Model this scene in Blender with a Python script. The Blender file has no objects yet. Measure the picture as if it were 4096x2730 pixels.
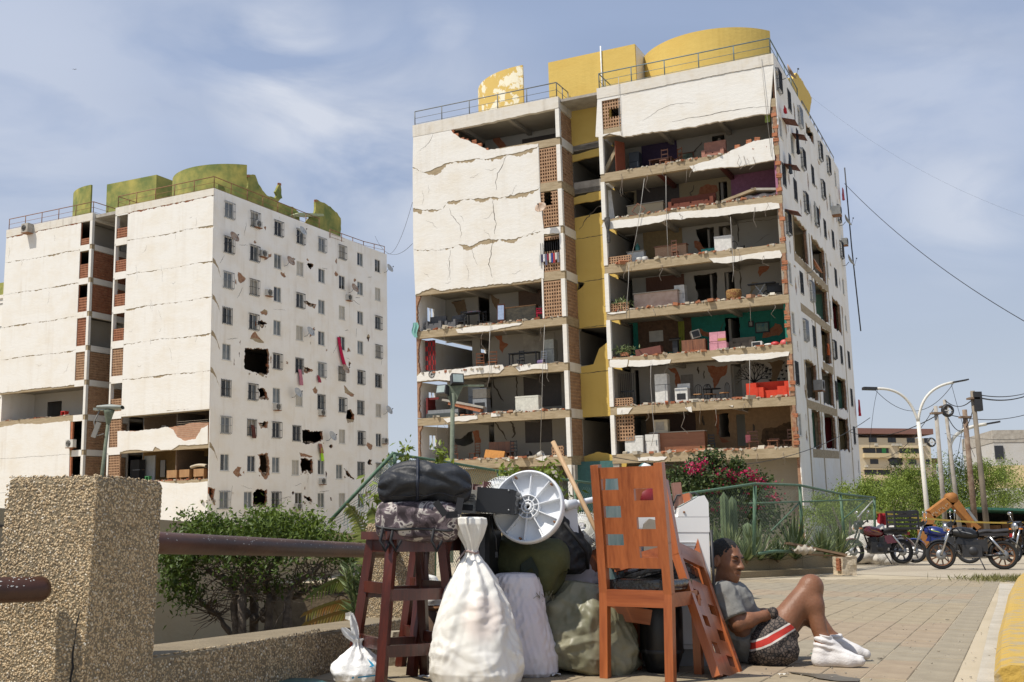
import bpy,bmesh,math,random
import numpy as np
from mathutils import Vector,Matrix,noise as mnoise
from mathutils.geometry import delaunay_2d_cdt
rad=math.radians
random.seed(7);RNG=np.random.default_rng(7)
SC=bpy.context.scene
COL=SC.collection
# ---------------------------------------------------------------- camera
LENS_PX,CX,CY,HORIZON,CAM_H=4096.0,2048.0,1365.0,2155.0,0.70
PITCH=math.atan((HORIZON-CY)/LENS_PX)
cam_d=bpy.data.cameras.new('camera');cam=bpy.data.objects.new('camera',cam_d);COL.objects.link(cam)
cam_d.lens=36.0;cam_d.sensor_width=36.0;cam_d.clip_start=0.05;cam_d.clip_end=3000
cam.location=(0,0,CAM_H);cam.rotation_euler=(math.pi/2+PITCH,0,0)
SC.camera=cam
SC.render.resolution_x,SC.render.resolution_y=1024,682
# ---------------------------------------------------------------- sun, sky, exposure
SUN_EL,SUN_AZ=rad(58),math.atan2(-0.86,-0.51)
SUN_DIR=Vector((math.cos(SUN_EL)*math.sin(SUN_AZ),math.cos(SUN_EL)*math.cos(SUN_AZ),math.sin(SUN_EL)))
sl=bpy.data.lights.new('sun','SUN');sl.energy=5.0;sl.angle=rad(0.6);sl.color=(1.0,0.94,0.84)
sun=bpy.data.objects.new('sun',sl);COL.objects.link(sun)
sun.rotation_euler=(-SUN_DIR).to_track_quat('-Z','Y').to_euler()
W=bpy.data.worlds.new('World');SC.world=W;W.use_nodes=True
def build_world():
 nt=W.node_tree;N=nt.nodes;L=nt.links;N.clear()
 out=N.new('ShaderNodeOutputWorld');bg=N.new('ShaderNodeBackground')
 sky=N.new('ShaderNodeTexSky');sky.sky_type='NISHITA';sky.sun_disc=False
 sky.sun_elevation=SUN_EL;sky.sun_rotation=SUN_AZ%(2*math.pi);sky.air_density=1.0;sky.dust_density=2.2;sky.ozone_density=2.0
 tc=N.new('ShaderNodeTexCoord');sep=N.new('ShaderNodeSeparateXYZ');L.new(tc.outputs['Generated'],sep.inputs[0])
 def math_(op,a,b=None,c=None):
  m=N.new('ShaderNodeMath');m.operation=op
  for i,v in enumerate((a,b,c)):
   if v is None:continue
   if isinstance(v,(int,float)):m.inputs[i].default_value=v
   else:L.new(v,m.inputs[i])
  return m.outputs[0]
 zz=math_('ADD',math_('MAXIMUM',sep.outputs[2],0.0),0.22)
 cmb=N.new('ShaderNodeCombineXYZ');L.new(math_('DIVIDE',sep.outputs[0],zz),cmb.inputs[0]);L.new(math_('DIVIDE',sep.outputs[1],zz),cmb.inputs[1])
 mp=N.new('ShaderNodeMapping');mp.inputs['Rotation'].default_value=(0,0,rad(28));mp.inputs['Scale'].default_value=(1.0,2.6,1);mp.inputs['Location'].default_value=(0.3,1.7,0)
 L.new(cmb.outputs[0],mp.inputs[0])
 n1=N.new('ShaderNodeTexNoise');n1.inputs['Scale'].default_value=0.95;n1.inputs['Detail'].default_value=5;n1.inputs['Roughness'].default_value=0.5;n1.inputs['Distortion'].default_value=0.3
 L.new(mp.outputs[0],n1.inputs[0])
 veil=N.new('ShaderNodeMapRange');veil.inputs[1].default_value=0.36;veil.inputs[2].default_value=0.80;veil.inputs[3].default_value=0.66;veil.inputs[4].default_value=0.90
 L.new(n1.outputs[0],veil.inputs[0])
 n2=N.new('ShaderNodeTexNoise');n2.inputs['Scale'].default_value=4.5;n2.inputs['Detail'].default_value=7;n2.inputs['Roughness'].default_value=0.52;n2.inputs['Distortion'].default_value=0.55
 mp2=N.new('ShaderNodeMapping');mp2.inputs['Rotation'].default_value=(0,rad(-38),0);mp2.inputs['Scale'].default_value=(1.0,1.0,2.6)
 L.new(tc.outputs['Generated'],mp2.inputs[0]);L.new(mp2.outputs[0],n2.inputs[0])
 total=None
 cp,sp=math.cos(PITCH),math.sin(PITCH)
 for px,py,size,amt in((1120,270,0.06,1.0),(1080,330,0.06,.8),(1250,430,0.07,0.85),(1480,560,0.09,0.85),(1750,640,.1,.7),(1760,120,0.03,0.45),(3850,800,0.06,0.6),(3650,480,0.12,0.4),(60,330,0.14,0.5),(700,120,.12,.35)):
  dx,dz=(px-CX)/LENS_PX,-(py-CY)/LENS_PX
  d=Vector((dx,cp-dz*sp,sp+dz*cp)).normalized()
  dist=N.new('ShaderNodeVectorMath');dist.operation='DISTANCE';dist.inputs[1].default_value=d
  nrm=N.new('ShaderNodeVectorMath');nrm.operation='NORMALIZE';L.new(tc.outputs['Generated'],nrm.inputs[0]);L.new(nrm.outputs[0],dist.inputs[0])
  mr=N.new('ShaderNodeMapRange');mr.interpolation_type='SMOOTHERSTEP';mr.inputs[1].default_value=size*1.9;mr.inputs[2].default_value=0;mr.inputs[3].default_value=0;mr.inputs[4].default_value=amt
  L.new(dist.outputs['Value'],mr.inputs[0])
  total=mr.outputs[0]if total is None else math_('MAXIMUM',total,mr.outputs[0])
 wisp=N.new('ShaderNodeMapRange');wisp.inputs[1].default_value=0.34;wisp.inputs[2].default_value=0.57;L.new(n2.outputs[0],wisp.inputs[0])
 wf=math_('MULTIPLY',math_('MULTIPLY',total,wisp.outputs[0]),0.8)
 mix1=N.new('ShaderNodeMix');mix1.data_type='RGBA';L.new(veil.outputs[0],mix1.inputs[0]);L.new(sky.outputs[0],mix1.inputs[6]);mix1.inputs[7].default_value=(5.1,6.3,8.9,1)
 mix2=N.new('ShaderNodeMix');mix2.data_type='RGBA';L.new(wf,mix2.inputs[0]);mix2.inputs[7].default_value=(9.6,9.9,10.6,1)
 hz=N.new('ShaderNodeMapRange');hz.interpolation_type='SMOOTHSTEP';hz.inputs[1].default_value=0.40;hz.inputs[2].default_value=0.0;hz.inputs[3].default_value=0.0;hz.inputs[4].default_value=0.92;L.new(sep.outputs[2],hz.inputs[0])
 mix3=N.new('ShaderNodeMix');mix3.data_type='RGBA';L.new(hz.outputs[0],mix3.inputs[0]);L.new(mix1.outputs[2],mix3.inputs[6]);mix3.inputs[7].default_value=(6.8,7.5,8.3,1);L.new(mix3.outputs[2],mix2.inputs[6])
 L.new(mix2.outputs[2],bg.inputs[0]);bg.inputs[1].default_value=0.084
 L.new(bg.outputs[0],out.inputs[0])
build_world()
vs=SC.view_settings;vs.view_transform='Standard';vs.look='None';vs.exposure=0.0;vs.gamma=1.0;vs.use_curve_mapping=False
SC.cycles.max_bounces=6;SC.cycles.diffuse_bounces=3;SC.cycles.transparent_max_bounces=12;SC.cycles.caustics_reflective=False;SC.cycles.caustics_refractive=False
SC.cycles.use_denoising=True
# ---------------------------------------------------------------- photo geometry -> places
_cp,_sp=math.cos(PITCH),math.sin(PITCH)
def ray(px,py):
 dx,dz=(px-CX)/LENS_PX,-(py-CY)/LENS_PX
 return Vector((dx,_cp-dz*_sp,_sp+dz*_cp))
CAMP=Vector((0,0,CAM_H))
def at(px,py,Y):
 d=ray(px,py);return CAMP+d*(Y/d.y)
def gnd(px,py,z=0.0):
 d=ray(px,py);return CAMP+d*((z-CAM_H)/d.z)
 # ---------------------------------------------------------------- materials
MATS={}
def nodes_of(m):
 m.use_nodes=True;nt=m.node_tree;return nt,nt.nodes,nt.links,nt.nodes['Principled BSDF']
def mat(name,col,rough=0.8,var=0.12,scale=6.0,bump=0.0,bscale=60.0,metal=0.0,spec=None,stretch=(1,1,1),col2=None,mixlo=0.35,mixhi=0.65,detail=6,sss=0.0,coat=0.0,alpha=None):
 """base colour mottled by noise (towards col2 if given), plus fine relief"""
 if name in MATS:return MATS[name]
 m=bpy.data.materials.new(name);nt,N,L,b=nodes_of(m)
 b.inputs['Roughness'].default_value=rough;b.inputs['Metallic'].default_value=metal
 if spec is not None:b.inputs['Specular IOR Level'].default_value=spec
 if coat:b.inputs['Coat Weight'].default_value=coat;b.inputs['Coat Roughness'].default_value=0.12
 if sss:b.inputs['Subsurface Weight'].default_value=sss;b.inputs['Subsurface Radius'].default_value=(0.02,0.008,0.005)
 tc=N.new('ShaderNodeTexCoord');mp=N.new('ShaderNodeMapping');mp.inputs['Scale'].default_value=stretch;L.new(tc.outputs['Object'],mp.inputs[0])
 n=N.new('ShaderNodeTexNoise');n.inputs['Scale'].default_value=scale;n.inputs['Detail'].default_value=detail;n.inputs['Roughness'].default_value=0.6;L.new(mp.outputs[0],n.inputs[0])
 r=N.new('ShaderNodeValToRGB');r.color_ramp.elements[0].position=mixlo;r.color_ramp.elements[1].position=mixhi
 c1=col2 if col2 else tuple(min(1,c*(1+var))for c in col);c0=col if col2 else tuple(c*(1-var)for c in col)
 r.color_ramp.elements[0].color=(*c0,1);r.color_ramp.elements[1].color=(*c1,1)
 L.new(n.outputs[0],r.inputs[0]);L.new(r.outputs[0],b.inputs['Base Color'])
 if bump:
  n2=N.new('ShaderNodeTexNoise');n2.inputs['Scale'].default_value=bscale;n2.inputs['Detail'].default_value=5;L.new(mp.outputs[0],n2.inputs[0])
  bp=N.new('ShaderNodeBump');bp.inputs['Strength'].default_value=bump;bp.inputs['Distance'].default_value=0.02;L.new(n2.outputs[0],bp.inputs['Height']);L.new(bp.outputs[0],b.inputs['Normal'])
 if alpha is not None:b.inputs['Alpha'].default_value=alpha
 MATS[name]=m;return m
def mat_plaster(name,col,stain=(0.45,0.36,0.25),amt=0.35,sc=0.5):
 """lime-washed plaster: blotches, rain streaks running down (object z up), trowel relief"""
 if name in MATS:return MATS[name]
 m=bpy.data.materials.new(name);nt,N,L,b=nodes_of(m);b.inputs['Roughness'].default_value=0.9;b.inputs['Specular IOR Level'].default_value=0.2
 tc=N.new('ShaderNodeTexCoord')
 def noise(scale,stretch,det=7,ro=0.62):
  mp=N.new('ShaderNodeMapping');mp.inputs['Scale'].default_value=stretch;L.new(tc.outputs['Object'],mp.inputs[0])
  n=N.new('ShaderNodeTexNoise');n.inputs['Scale'].default_value=scale;n.inputs['Detail'].default_value=det;n.inputs['Roughness'].default_value=ro;L.new(mp.outputs[0],n.inputs[0]);return n.outputs[0]
 def ramp(x,a,bb):
  mr=N.new('ShaderNodeMapRange');mr.inputs[1].default_value=a;mr.inputs[2].default_value=bb;L.new(x,mr.inputs[0]);return mr.outputs[0]
 def mul(x,y):
  q=N.new('ShaderNodeMath');q.operation='MULTIPLY';L.new(x,q.inputs[0])
  if isinstance(y,float):q.inputs[1].default_value=y
  else:L.new(y,q.inputs[1])
  return q.outputs[0]
 streak=mul(ramp(noise(2.2,(1,1,0.06)),0.5,0.75),ramp(noise(0.45,(1,1,1)),0.42,0.7))
 blotch=ramp(noise(sc,(1,1,1.4)),0.45,0.8)
 base=N.new('ShaderNodeMix');base.data_type='RGBA';base.inputs[6].default_value=(*col,1);base.inputs[7].default_value=(col[0]*.93,col[1]*.88,col[2]*.80,1);L.new(blotch,base.inputs[0])
 mx=N.new('ShaderNodeMix');mx.data_type='RGBA';L.new(mul(streak,amt),mx.inputs[0]);L.new(base.outputs[2],mx.inputs[6]);mx.inputs[7].default_value=(*stain,1)
 L.new(mx.outputs[2],b.inputs['Base Color'])
 bp=N.new('ShaderNodeBump');bp.inputs['Strength'].default_value=0.35;bp.inputs['Distance'].default_value=0.05
 L.new(noise(2.6,(1,1,2.2),8,0.68),bp.inputs['Height']);L.new(bp.outputs[0],b.inputs['Normal'])
 MATS[name]=m;return m
def mat_wood(name,c0,c1,rough=0.35,scale=9,axis=2,coat=0.3):
 if name in MATS:return MATS[name]
 m=bpy.data.materials.new(name);nt,N,L,b=nodes_of(m);b.inputs['Roughness'].default_value=rough;b.inputs['Coat Weight'].default_value=coat;b.inputs['Coat Roughness'].default_value=0.25
 tc=N.new('ShaderNodeTexCoord');mp=N.new('ShaderNodeMapping');s=[1.0,1.0,1.0];s[axis]=0.09;mp.inputs['Scale'].default_value=s;L.new(tc.outputs['Object'],mp.inputs[0])
 n=N.new('ShaderNodeTexNoise');n.inputs['Scale'].default_value=scale;n.inputs['Detail'].default_value=8;n.inputs['Roughness'].default_value=0.65;n.inputs['Distortion'].default_value=1.2;L.new(mp.outputs[0],n.inputs[0])
 n2=N.new('ShaderNodeTexNoise');n2.inputs['Scale'].default_value=scale*14;n2.inputs['Detail'].default_value=3;L.new(mp.outputs[0],n2.inputs[0])
 ad=N.new('ShaderNodeMath');ad.operation='MULTIPLY_ADD';L.new(n2.outputs[0],ad.inputs[0]);ad.inputs[1].default_value=0.35;L.new(n.outputs[0],ad.inputs[2])
 r=N.new('ShaderNodeValToRGB');r.color_ramp.elements[0].position=0.48;r.color_ramp.elements[1].position=0.85;r.color_ramp.elements[0].color=(*c0,1);r.color_ramp.elements[1].color=(*c1,1)
 L.new(ad.outputs[0],r.inputs[0]);L.new(r.outputs[0],b.inputs['Base Color'])
 MATS[name]=m;return m
def mat_leaf(name,c0,c1,rough=0.5):
 """leaves: per-leaf tint from a colour attribute, thin translucency"""
 if name in MATS:return MATS[name]
 m=bpy.data.materials.new(name);nt,N,L,b=nodes_of(m);b.inputs['Roughness'].default_value=rough;b.inputs['Specular IOR Level'].default_value=0.35
 at_=N.new('ShaderNodeAttribute');at_.attribute_name='tint'
 r=N.new('ShaderNodeValToRGB');r.color_ramp.elements[0].color=(*c0,1);r.color_ramp.elements[1].color=(*c1,1);L.new(at_.outputs['Fac'],r.inputs[0]);L.new(r.outputs[0],b.inputs['Base Color'])
 tr=N.new('ShaderNodeBsdfTranslucent');L.new(r.outputs[0],tr.inputs[0]);mx=N.new('ShaderNodeMixShader');mx.inputs[0].default_value=0.25
 o=N['Material Output'];L.new(b.outputs[0],mx.inputs[1]);L.new(tr.outputs[0],mx.inputs[2]);L.new(mx.outputs[0],o.inputs[0])
 MATS[name]=m;return m
def mat_tint(name,stops,rough=0.8,bump=0.0,bscale=40):
 """colour picked along a ramp by the per-piece 'tint' attribute"""
 if name in MATS:return MATS[name]
 m=bpy.data.materials.new(name);nt,N,L,b=nodes_of(m);b.inputs['Roughness'].default_value=rough
 a=N.new('ShaderNodeAttribute');a.attribute_name='tint';r=N.new('ShaderNodeValToRGB');cr=r.color_ramp
 cr.elements[0].position=stops[0][0];cr.elements[0].color=(*stops[0][1],1);cr.elements[1].position=stops[-1][0];cr.elements[1].color=(*stops[-1][1],1)
 for p,c in stops[1:-1]:
  e=cr.elements.new(p);e.color=(*c,1)
 L.new(a.outputs['Fac'],r.inputs[0]);L.new(r.outputs[0],b.inputs['Base Color'])
 if bump:
  tc=N.new('ShaderNodeTexCoord');n2=N.new('ShaderNodeTexNoise');n2.inputs['Scale'].default_value=bscale;L.new(tc.outputs['Object'],n2.inputs[0])
  bp=N.new('ShaderNodeBump');bp.inputs['Strength'].default_value=bump;bp.inputs['Distance'].default_value=0.02;L.new(n2.outputs[0],bp.inputs['Height']);L.new(bp.outputs[0],b.inputs['Normal'])
 MATS[name]=m;return m
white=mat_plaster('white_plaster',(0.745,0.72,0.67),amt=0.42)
grimy=mat_plaster('grimy_parapet',(0.66,0.62,0.55),stain=(.22,.18,.13),amt=0.95,sc=1.6)
white_side=mat_plaster('side_plaster',(0.84,0.81,0.755),amt=0.55)
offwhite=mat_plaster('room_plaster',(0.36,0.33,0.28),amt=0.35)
concrete=mat('board_concrete',(0.29,0.22,0.13),0.9,col2=(0.41,0.325,0.21),scale=3,stretch=(0.5,1,3),bump=0.5,bscale=14)
conc_grey=mat('grey_concrete',(0.30,0.27,0.23),0.9,col2=(0.42,0.39,0.34),scale=2,bump=0.4,bscale=20)
brick=mat('clay_brick',(0.33,0.105,0.045),0.9,col2=(0.44,0.18,0.09),scale=5,bump=0.5,bscale=30)
brick_dull=mat('dull_brick',(.24,.11,.06),.95,col2=(.38,.24,.15),scale=6,bump=.6,bscale=20)
clay=mat('clay_block',(0.27,0.10,0.05),0.9,col2=(0.36,0.16,0.085),scale=3)
clay_old=mat('weathered_clay_block',(0.30,0.17,0.095),0.9,col2=(0.42,0.26,0.15),scale=3)
dark=mat('dark_room',(0.012,0.011,0.010),0.9,var=0.3)
crackm=mat('crack_shadow',(0.10,0.08,0.06),0.95)
yellow_paint=mat_plaster('yellow_paint',(0.65,0.46,0.13),stain=(0.45,0.31,0.08),amt=0.5)
black_metal=mat('black_metal',(0.022,0.022,0.024),0.5,var=0.2)
rusty=mat('rusty_metal',(0.16,0.065,0.03),0.8,col2=(0.30,0.15,0.07),scale=30)
grey_metal=mat('grey_metal',(0.30,0.31,0.32),0.45,metal=0.6)
glassm=mat('window_glass',(0.10,0.115,0.12),0.12,col2=(0.20,0.21,0.20),scale=0.8,spec=0.6)
curtain=mat('pale_curtain',(0.45,0.42,0.36),0.9,scale=30,stretch=(1,1,0.1))
alu=mat('window_frame_white',(0.62,0.60,0.55),0.6)
def paint(name,col,rough=0.5,**k):return mat(name,col,rough,**k)
# ---------------------------------------------------------------- mesh helpers
class MB:
 """collects geometry for ONE mesh"""
 def __init__(s):s.v=[];s.f=[];s.sm=[]
 def add(s,vs,fs,smooth=False):
  o=len(s.v);s.v+=[tuple(v)for v in vs];s.f+=[tuple(i+o for i in f)for f in fs];s.sm+=[smooth]*len(fs)
 def box(s,c,size,rot=None,taper=1.0):
  c=Vector(c);h=Vector(size)/2;R=rot if rot is not None else Matrix.Identity(3)
  if isinstance(R,(int,float)):R=Matrix.Rotation(R,3,'Z')
  vs=[]
  for z in(-1,1):
   t=1.0 if z<0 else taper
   for x,y in((-1,-1),(1,-1),(1,1),(-1,1)):vs.append(c+R@Vector((x*h.x*t,y*h.y*t,z*h.z)))
  s.add(vs,[(0,3,2,1),(4,5,6,7),(0,1,5,4),(1,2,6,5),(2,3,7,6),(3,0,4,7)])
 def bar(s,a,b,w,d,up=(0,0,1)):
  """square bar from a to b; w across, d along up-ish"""
  a=Vector(a);b=Vector(b);t=(b-a);l=t.length;t.normalize();u=Vector(up)
  x=t.cross(u)
  if x.length<1e-4:x=t.cross(Vector((1,0,0)))
  x.normalize();y=x.cross(t);R=Matrix((x,y,t)).transposed()
  s.box((a+b)/2,(w,d,l),R)
 def tube(s,pts,r,n=8,cap=True,smooth=True):
  pts=[Vector(p)for p in pts];rr=r if isinstance(r,(list,tuple))else[r]*len(pts)
  vs=[];fs=[];prev=None
  for i,p in enumerate(pts):
   t=(pts[min(i+1,len(pts)-1)]-pts[max(i-1,0)])
   if t.length<1e-9:t=Vector((0,0,1))
   t.normalize()
   if prev is None:
    a=t.orthogonal().normalized()
   else:
    a=prev-t*prev.dot(t);a=a.normalized()if a.length>1e-6 else t.orthogonal().normalized()
   prev=a;bb=t.cross(a)
   for k in range(n):
    g=2*math.pi*k/n;vs.append(p+(a*math.cos(g)+bb*math.sin(g))*rr[i])
  for i in range(len(pts)-1):
   for k in range(n):fs.append((i*n+k,i*n+(k+1)%n,(i+1)*n+(k+1)%n,(i+1)*n+k))
  if cap:fs.append(tuple(range(n-1,-1,-1)));fs.append(tuple((len(pts)-1)*n+k for k in range(n)))
  s.add(vs,fs,smooth)
 def lathe(s,prof,n=24,M=None,smooth=True):
  """prof: (radius, height) list, spun about local Z, then moved by M"""
  M=M or Matrix.Identity(4);vs=[];fs=[]
  for r,z in prof:
   for k in range(n):
    g=2*math.pi*k/n;vs.append(M@Vector((r*math.cos(g),r*math.sin(g),z)))
  for i in range(len(prof)-1):
   for k in range(n):fs.append((i*n+k,i*n+(k+1)%n,(i+1)*n+(k+1)%n,(i+1)*n+k))
  s.add(vs,fs,smooth)
 def grid(s,fn,nu,nv,closed_u=True,smooth=True):
  vs=[fn(i/nu,j/nv)for j in range(nv+1)for i in range(nu if closed_u else nu+1)]
  w=nu if closed_u else nu+1;fs=[]
  for j in range(nv):
   for i in range(nu):
    a=i;b=(i+1)%w if closed_u else i+1
    fs.append((j*w+a,j*w+b,(j+1)*w+b,(j+1)*w+a))
  s.add(vs,fs,smooth)
 def plate(s,outer,holes=(),d0=0.0,d1=0.1,tf=None):
  """flat piece with holes: (u,v) outline, from depth d0 to d1 (local: x=u, y=depth, z=v)"""
  tf=tf or(lambda u,v,d:(u,d,v))
  loops=[list(outer)]+[list(h)for h in holes]
  pts=[];ed=[]
  for lp in loops:
   o=len(pts);n=len(lp);pts+=[Vector((p[0],p[1]))for p in lp];ed+=[(o+i,o+(i+1)%n)for i in range(n)]
  V,E,Fc,_,_,_=delaunay_2d_cdt(pts,ed,[],0,1e-5)
  def inside(p,lp):
   x,y=p;c=False;j=len(lp)-1
   for i in range(len(lp)):
    xi,yi=lp[i];xj,yj=lp[j]
    if(yi>y)!=(yj>y)and x<(xj-xi)*(y-yi)/(yj-yi+1e-12)+xi:c=not c
    j=i
   return c
  keep=[]
  for f in Fc:
   c=sum((V[i]for i in f),Vector((0,0)))/len(f)
   if inside(c,loops[0])and not any(inside(c,h)for h in loops[1:]):keep.append(list(f))
  n=len(V);cnt={}
  for f in keep:
   a=sum(V[f[i]].x*V[f[(i+1)%3]].y-V[f[(i+1)%3]].x*V[f[i]].y for i in range(3))
   if a<0:f.reverse()
   for i in range(3):
    e=(f[i],f[(i+1)%3]);cnt[e]=cnt.get(e,0)+1
  vs=[tf(p.x,p.y,d0)for p in V]+[tf(p.x,p.y,d1)for p in V]
  fs=[tuple(f)for f in keep]+[tuple(i+n for i in reversed(f))for f in keep]
  for(a,b)in cnt:
   if(b,a)not in cnt:fs.append((b,a,a+n,b+n))
  s.add(vs,fs)
 def build(s,name,m,parent=None,smooth=None,loc=None):
  me=bpy.data.meshes.new(name);me.from_pydata(s.v,[],s.f);me.update()
  if smooth is None:sm=s.sm
  else:sm=[smooth]*len(s.f)
  me.polygons.foreach_set('use_smooth',sm)
  if m:me.materials.append(m)
  o=bpy.data.objects.new(name,me);COL.objects.link(o);o.parent=parent
  if loc is not None:o.location=loc
  return o
def tag(o,label=None,cat=None,group=None,kind=None):
 if label:o['label']=label
 if cat:o['category']=cat
 if group:o['group']=group
 if kind:o['kind']=kind
 return o
def empty(name,loc=(0,0,0),rz=0.0,M=None):
 o=bpy.data.objects.new(name,None);COL.objects.link(o);o.empty_display_size=0.1
 if M is not None:o.matrix_world=M
 else:o.location=loc;o.rotation_euler=(0,0,rz)
 return o
def thing(name,label,cat,loc=(0,0,0),rz=0.0,group=None,M=None):
 return tag(empty(name,loc,rz,M),label,cat,group)
def copy_tree(o,parent=None):
 c=o.copy();COL.objects.link(c);c.parent=parent
 for ch in o.children:copy_tree(ch,c)
 return c
def jag(p,q,amp=0.05,step=0.15,seed=None):
 """broken edge from p to q (q left out)"""
 r=random.Random(seed if seed is not None else hash((round(p[0],2),round(p[1],2),round(q[0],2))))
 p=Vector(p);q=Vector(q);t=q-p;l=t.length;n=max(1,int(l/step));nn=Vector((-t.y,t.x))/max(l,1e-6);out=[tuple(p)];w=0.0
 for i in range(1,n):
  w=w*0.55+r.uniform(-amp,amp);c=p+t*((i+r.uniform(-.3,.3))/n)+nn*w;out.append(tuple(c))
 return out
def jagl(pts,amp=0.05,step=0.15,close=False):
 out=[]
 for a,b in zip(pts,pts[1:]+([pts[0]]if close else[])):out+=jag(a,b,amp,step)
 if not close:out.append(tuple(pts[-1]))
 return out
def rect(u0,v0,u1,v1):return[(u0,v0),(u1,v0),(u1,v1),(u0,v1)]
def crack_strip(pts,w=0.02,amp=0.05,step=0.12):
 """thin jagged sliver along a polyline"""
 c=jagl(pts,amp,step);n=len(c);a=[];b=[]
 r=random.Random(int(abs(pts[0][0])*991+abs(pts[0][1])*577))
 for i,p in enumerate(c):
  q0=Vector(c[max(i-1,0)]);q1=Vector(c[min(i+1,n-1)]);t=q1-q0
  t=t.normalized()if t.length>0 else Vector((1,0));nn=Vector((-t.y,t.x));ww=w*(0.25+0.75*math.sin(math.pi*(i+.5)/n))*r.uniform(.5,1.3)
  a.append(tuple(Vector(p)+nn*ww));b.append(tuple(Vector(p)-nn*ww))
 return a+b[::-1]
def np_mesh(name,verts,faces,m,parent=None,tint=None,smooth=False):
 """fast mesh from arrays; faces (n,k); tint per face -> point-free face attribute"""
 me=bpy.data.meshes.new(name);nv,(nf,k)=len(verts),faces.shape
 me.vertices.add(nv);me.vertices.foreach_set('co',np.asarray(verts,np.float32).ravel())
 me.loops.add(nf*k);me.loops.foreach_set('vertex_index',faces.astype(np.int32).ravel())
 me.polygons.add(nf);me.polygons.foreach_set('loop_start',np.arange(0,nf*k,k,dtype=np.int32))
 me.polygons.foreach_set('use_smooth',np.full(nf,smooth));me.update(calc_edges=True);me.validate()
 if tint is not None:
  a=me.attributes.new('tint','FLOAT','FACE');a.data.foreach_set('value',np.asarray(tint,np.float32))
 if m:me.materials.append(m)
 o=bpy.data.objects.new(name,me);COL.objects.link(o);o.parent=parent;return o
def leaf_arrays(P,size,nrm_up=0.4,aspect=2.2,droop=0.0,rng=RNG,dirs=None):
 """diamond leaves folded along the midrib at points P"""
 n=len(P);P=np.asarray(P,float);d=rng.normal(size=(n,3))if dirs is None else np.asarray(dirs)+rng.normal(size=(n,3))*0.35
 d[:,2]-=droop;d/=np.linalg.norm(d,axis=1)[:,None]+1e-9
 u=rng.normal(size=(n,3))*(1-nrm_up);u[:,2]+=nrm_up*1.5
 s=np.cross(d,u);s/=np.linalg.norm(s,axis=1)[:,None]+1e-9;nn=np.cross(s,d)
 L=(size*rng.uniform(0.6,1.3,n))[:,None];w=L/aspect
 v=np.empty((n,4,3));v[:,0]=P;v[:,1]=P+d*L*.45+s*w*.5+nn*w*.12;v[:,2]=P+d*L;v[:,3]=P+d*L*.45-s*w*.5+nn*w*.12
 f=np.arange(n*4).reshape(n,4)
 return v.reshape(-1,3),f
 # ================================================================ the two damaged apartment blocks
def zoomed(x0,y0,s):return lambda x,y:(x0+x/s,y0+y/s)
ZA5,ZA6,ZA7,ZA8=zoomed(1600,100,2.24),zoomed(2300,100,2.24),zoomed(2900,150,2.24),zoomed(1600,750,2.24)
ZB1,ZB2,ZB3,ZB4,ZB5=zoomed(2300,700,2.6133),zoomed(2900,800,2.24),zoomed(1600,1300,2.412),zoomed(2350,1200,2.091),zoomed(3000,1350,2.412)
ZL1,ZL2,ZL3,ZL4=zoomed(0,600,1.742),zoomed(700,650,1.742),zoomed(0,1350,2.091),zoomed(700,1350,2.091)
FH=2.73
class Block:
 """a building frame: x along the front, y into the building, z up from the lowest open slab"""
 def __init__(s,name,label,O,yaw,a,b):
  R=Matrix.Rotation(yaw,4,'Z')@Matrix.Rotation(a,4,'X')@Matrix.Rotation(b,4,'Y')
  s.M=Matrix.Translation(O)@R;s.I=s.M.inverted();s.C=s.I@CAMP;s.R3=s.I.to_3x3()
  s.o=thing(name,label,'building',M=s.M)
 def front(s,px,py,d=0.0):
  r=s.R3@ray(px,py);t=(d-s.C.y)/r.y;q=s.C+r*t;return(q.x,q.z)
 def side(s,px,py,x):
  r=s.R3@ray(px,py);t=(x-s.C.x)/r.x;q=s.C+r*t;return(q.y,q.z)
 def F(s,z,pts,d=0.0):return[s.front(*z(*p),d)for p in pts]
 def S(s,z,pts,x):return[s.side(*z(*p),x)for p in pts]
 def W(s,u,d,v):return s.M@Vector((u,d,v))
 def plate(s,name,m,outer,holes=(),d0=0.0,d1=0.1,side=None,parent=None):
  mb=MB();tf=None if side is None else(lambda w,v,d:(side-d,w,v))
  mb.plate(outer,holes,d0,d1,tf);return mb.build(name,m,parent or s.o)
 def box(s,name,m,u0,u1,y0,y1,v0,v1,parent=None):
  mb=MB();mb.box(((u0+u1)/2,(y0+y1)/2,(v0+v1)/2),(u1-u0,y1-y0,v1-v0));return mb.build(name,m,parent or s.o)
 def place(s,u,d,v,rz=0.0):return s.M@Matrix.Translation((u,d,v))@Matrix.Rotation(rz,4,'Z')
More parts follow.
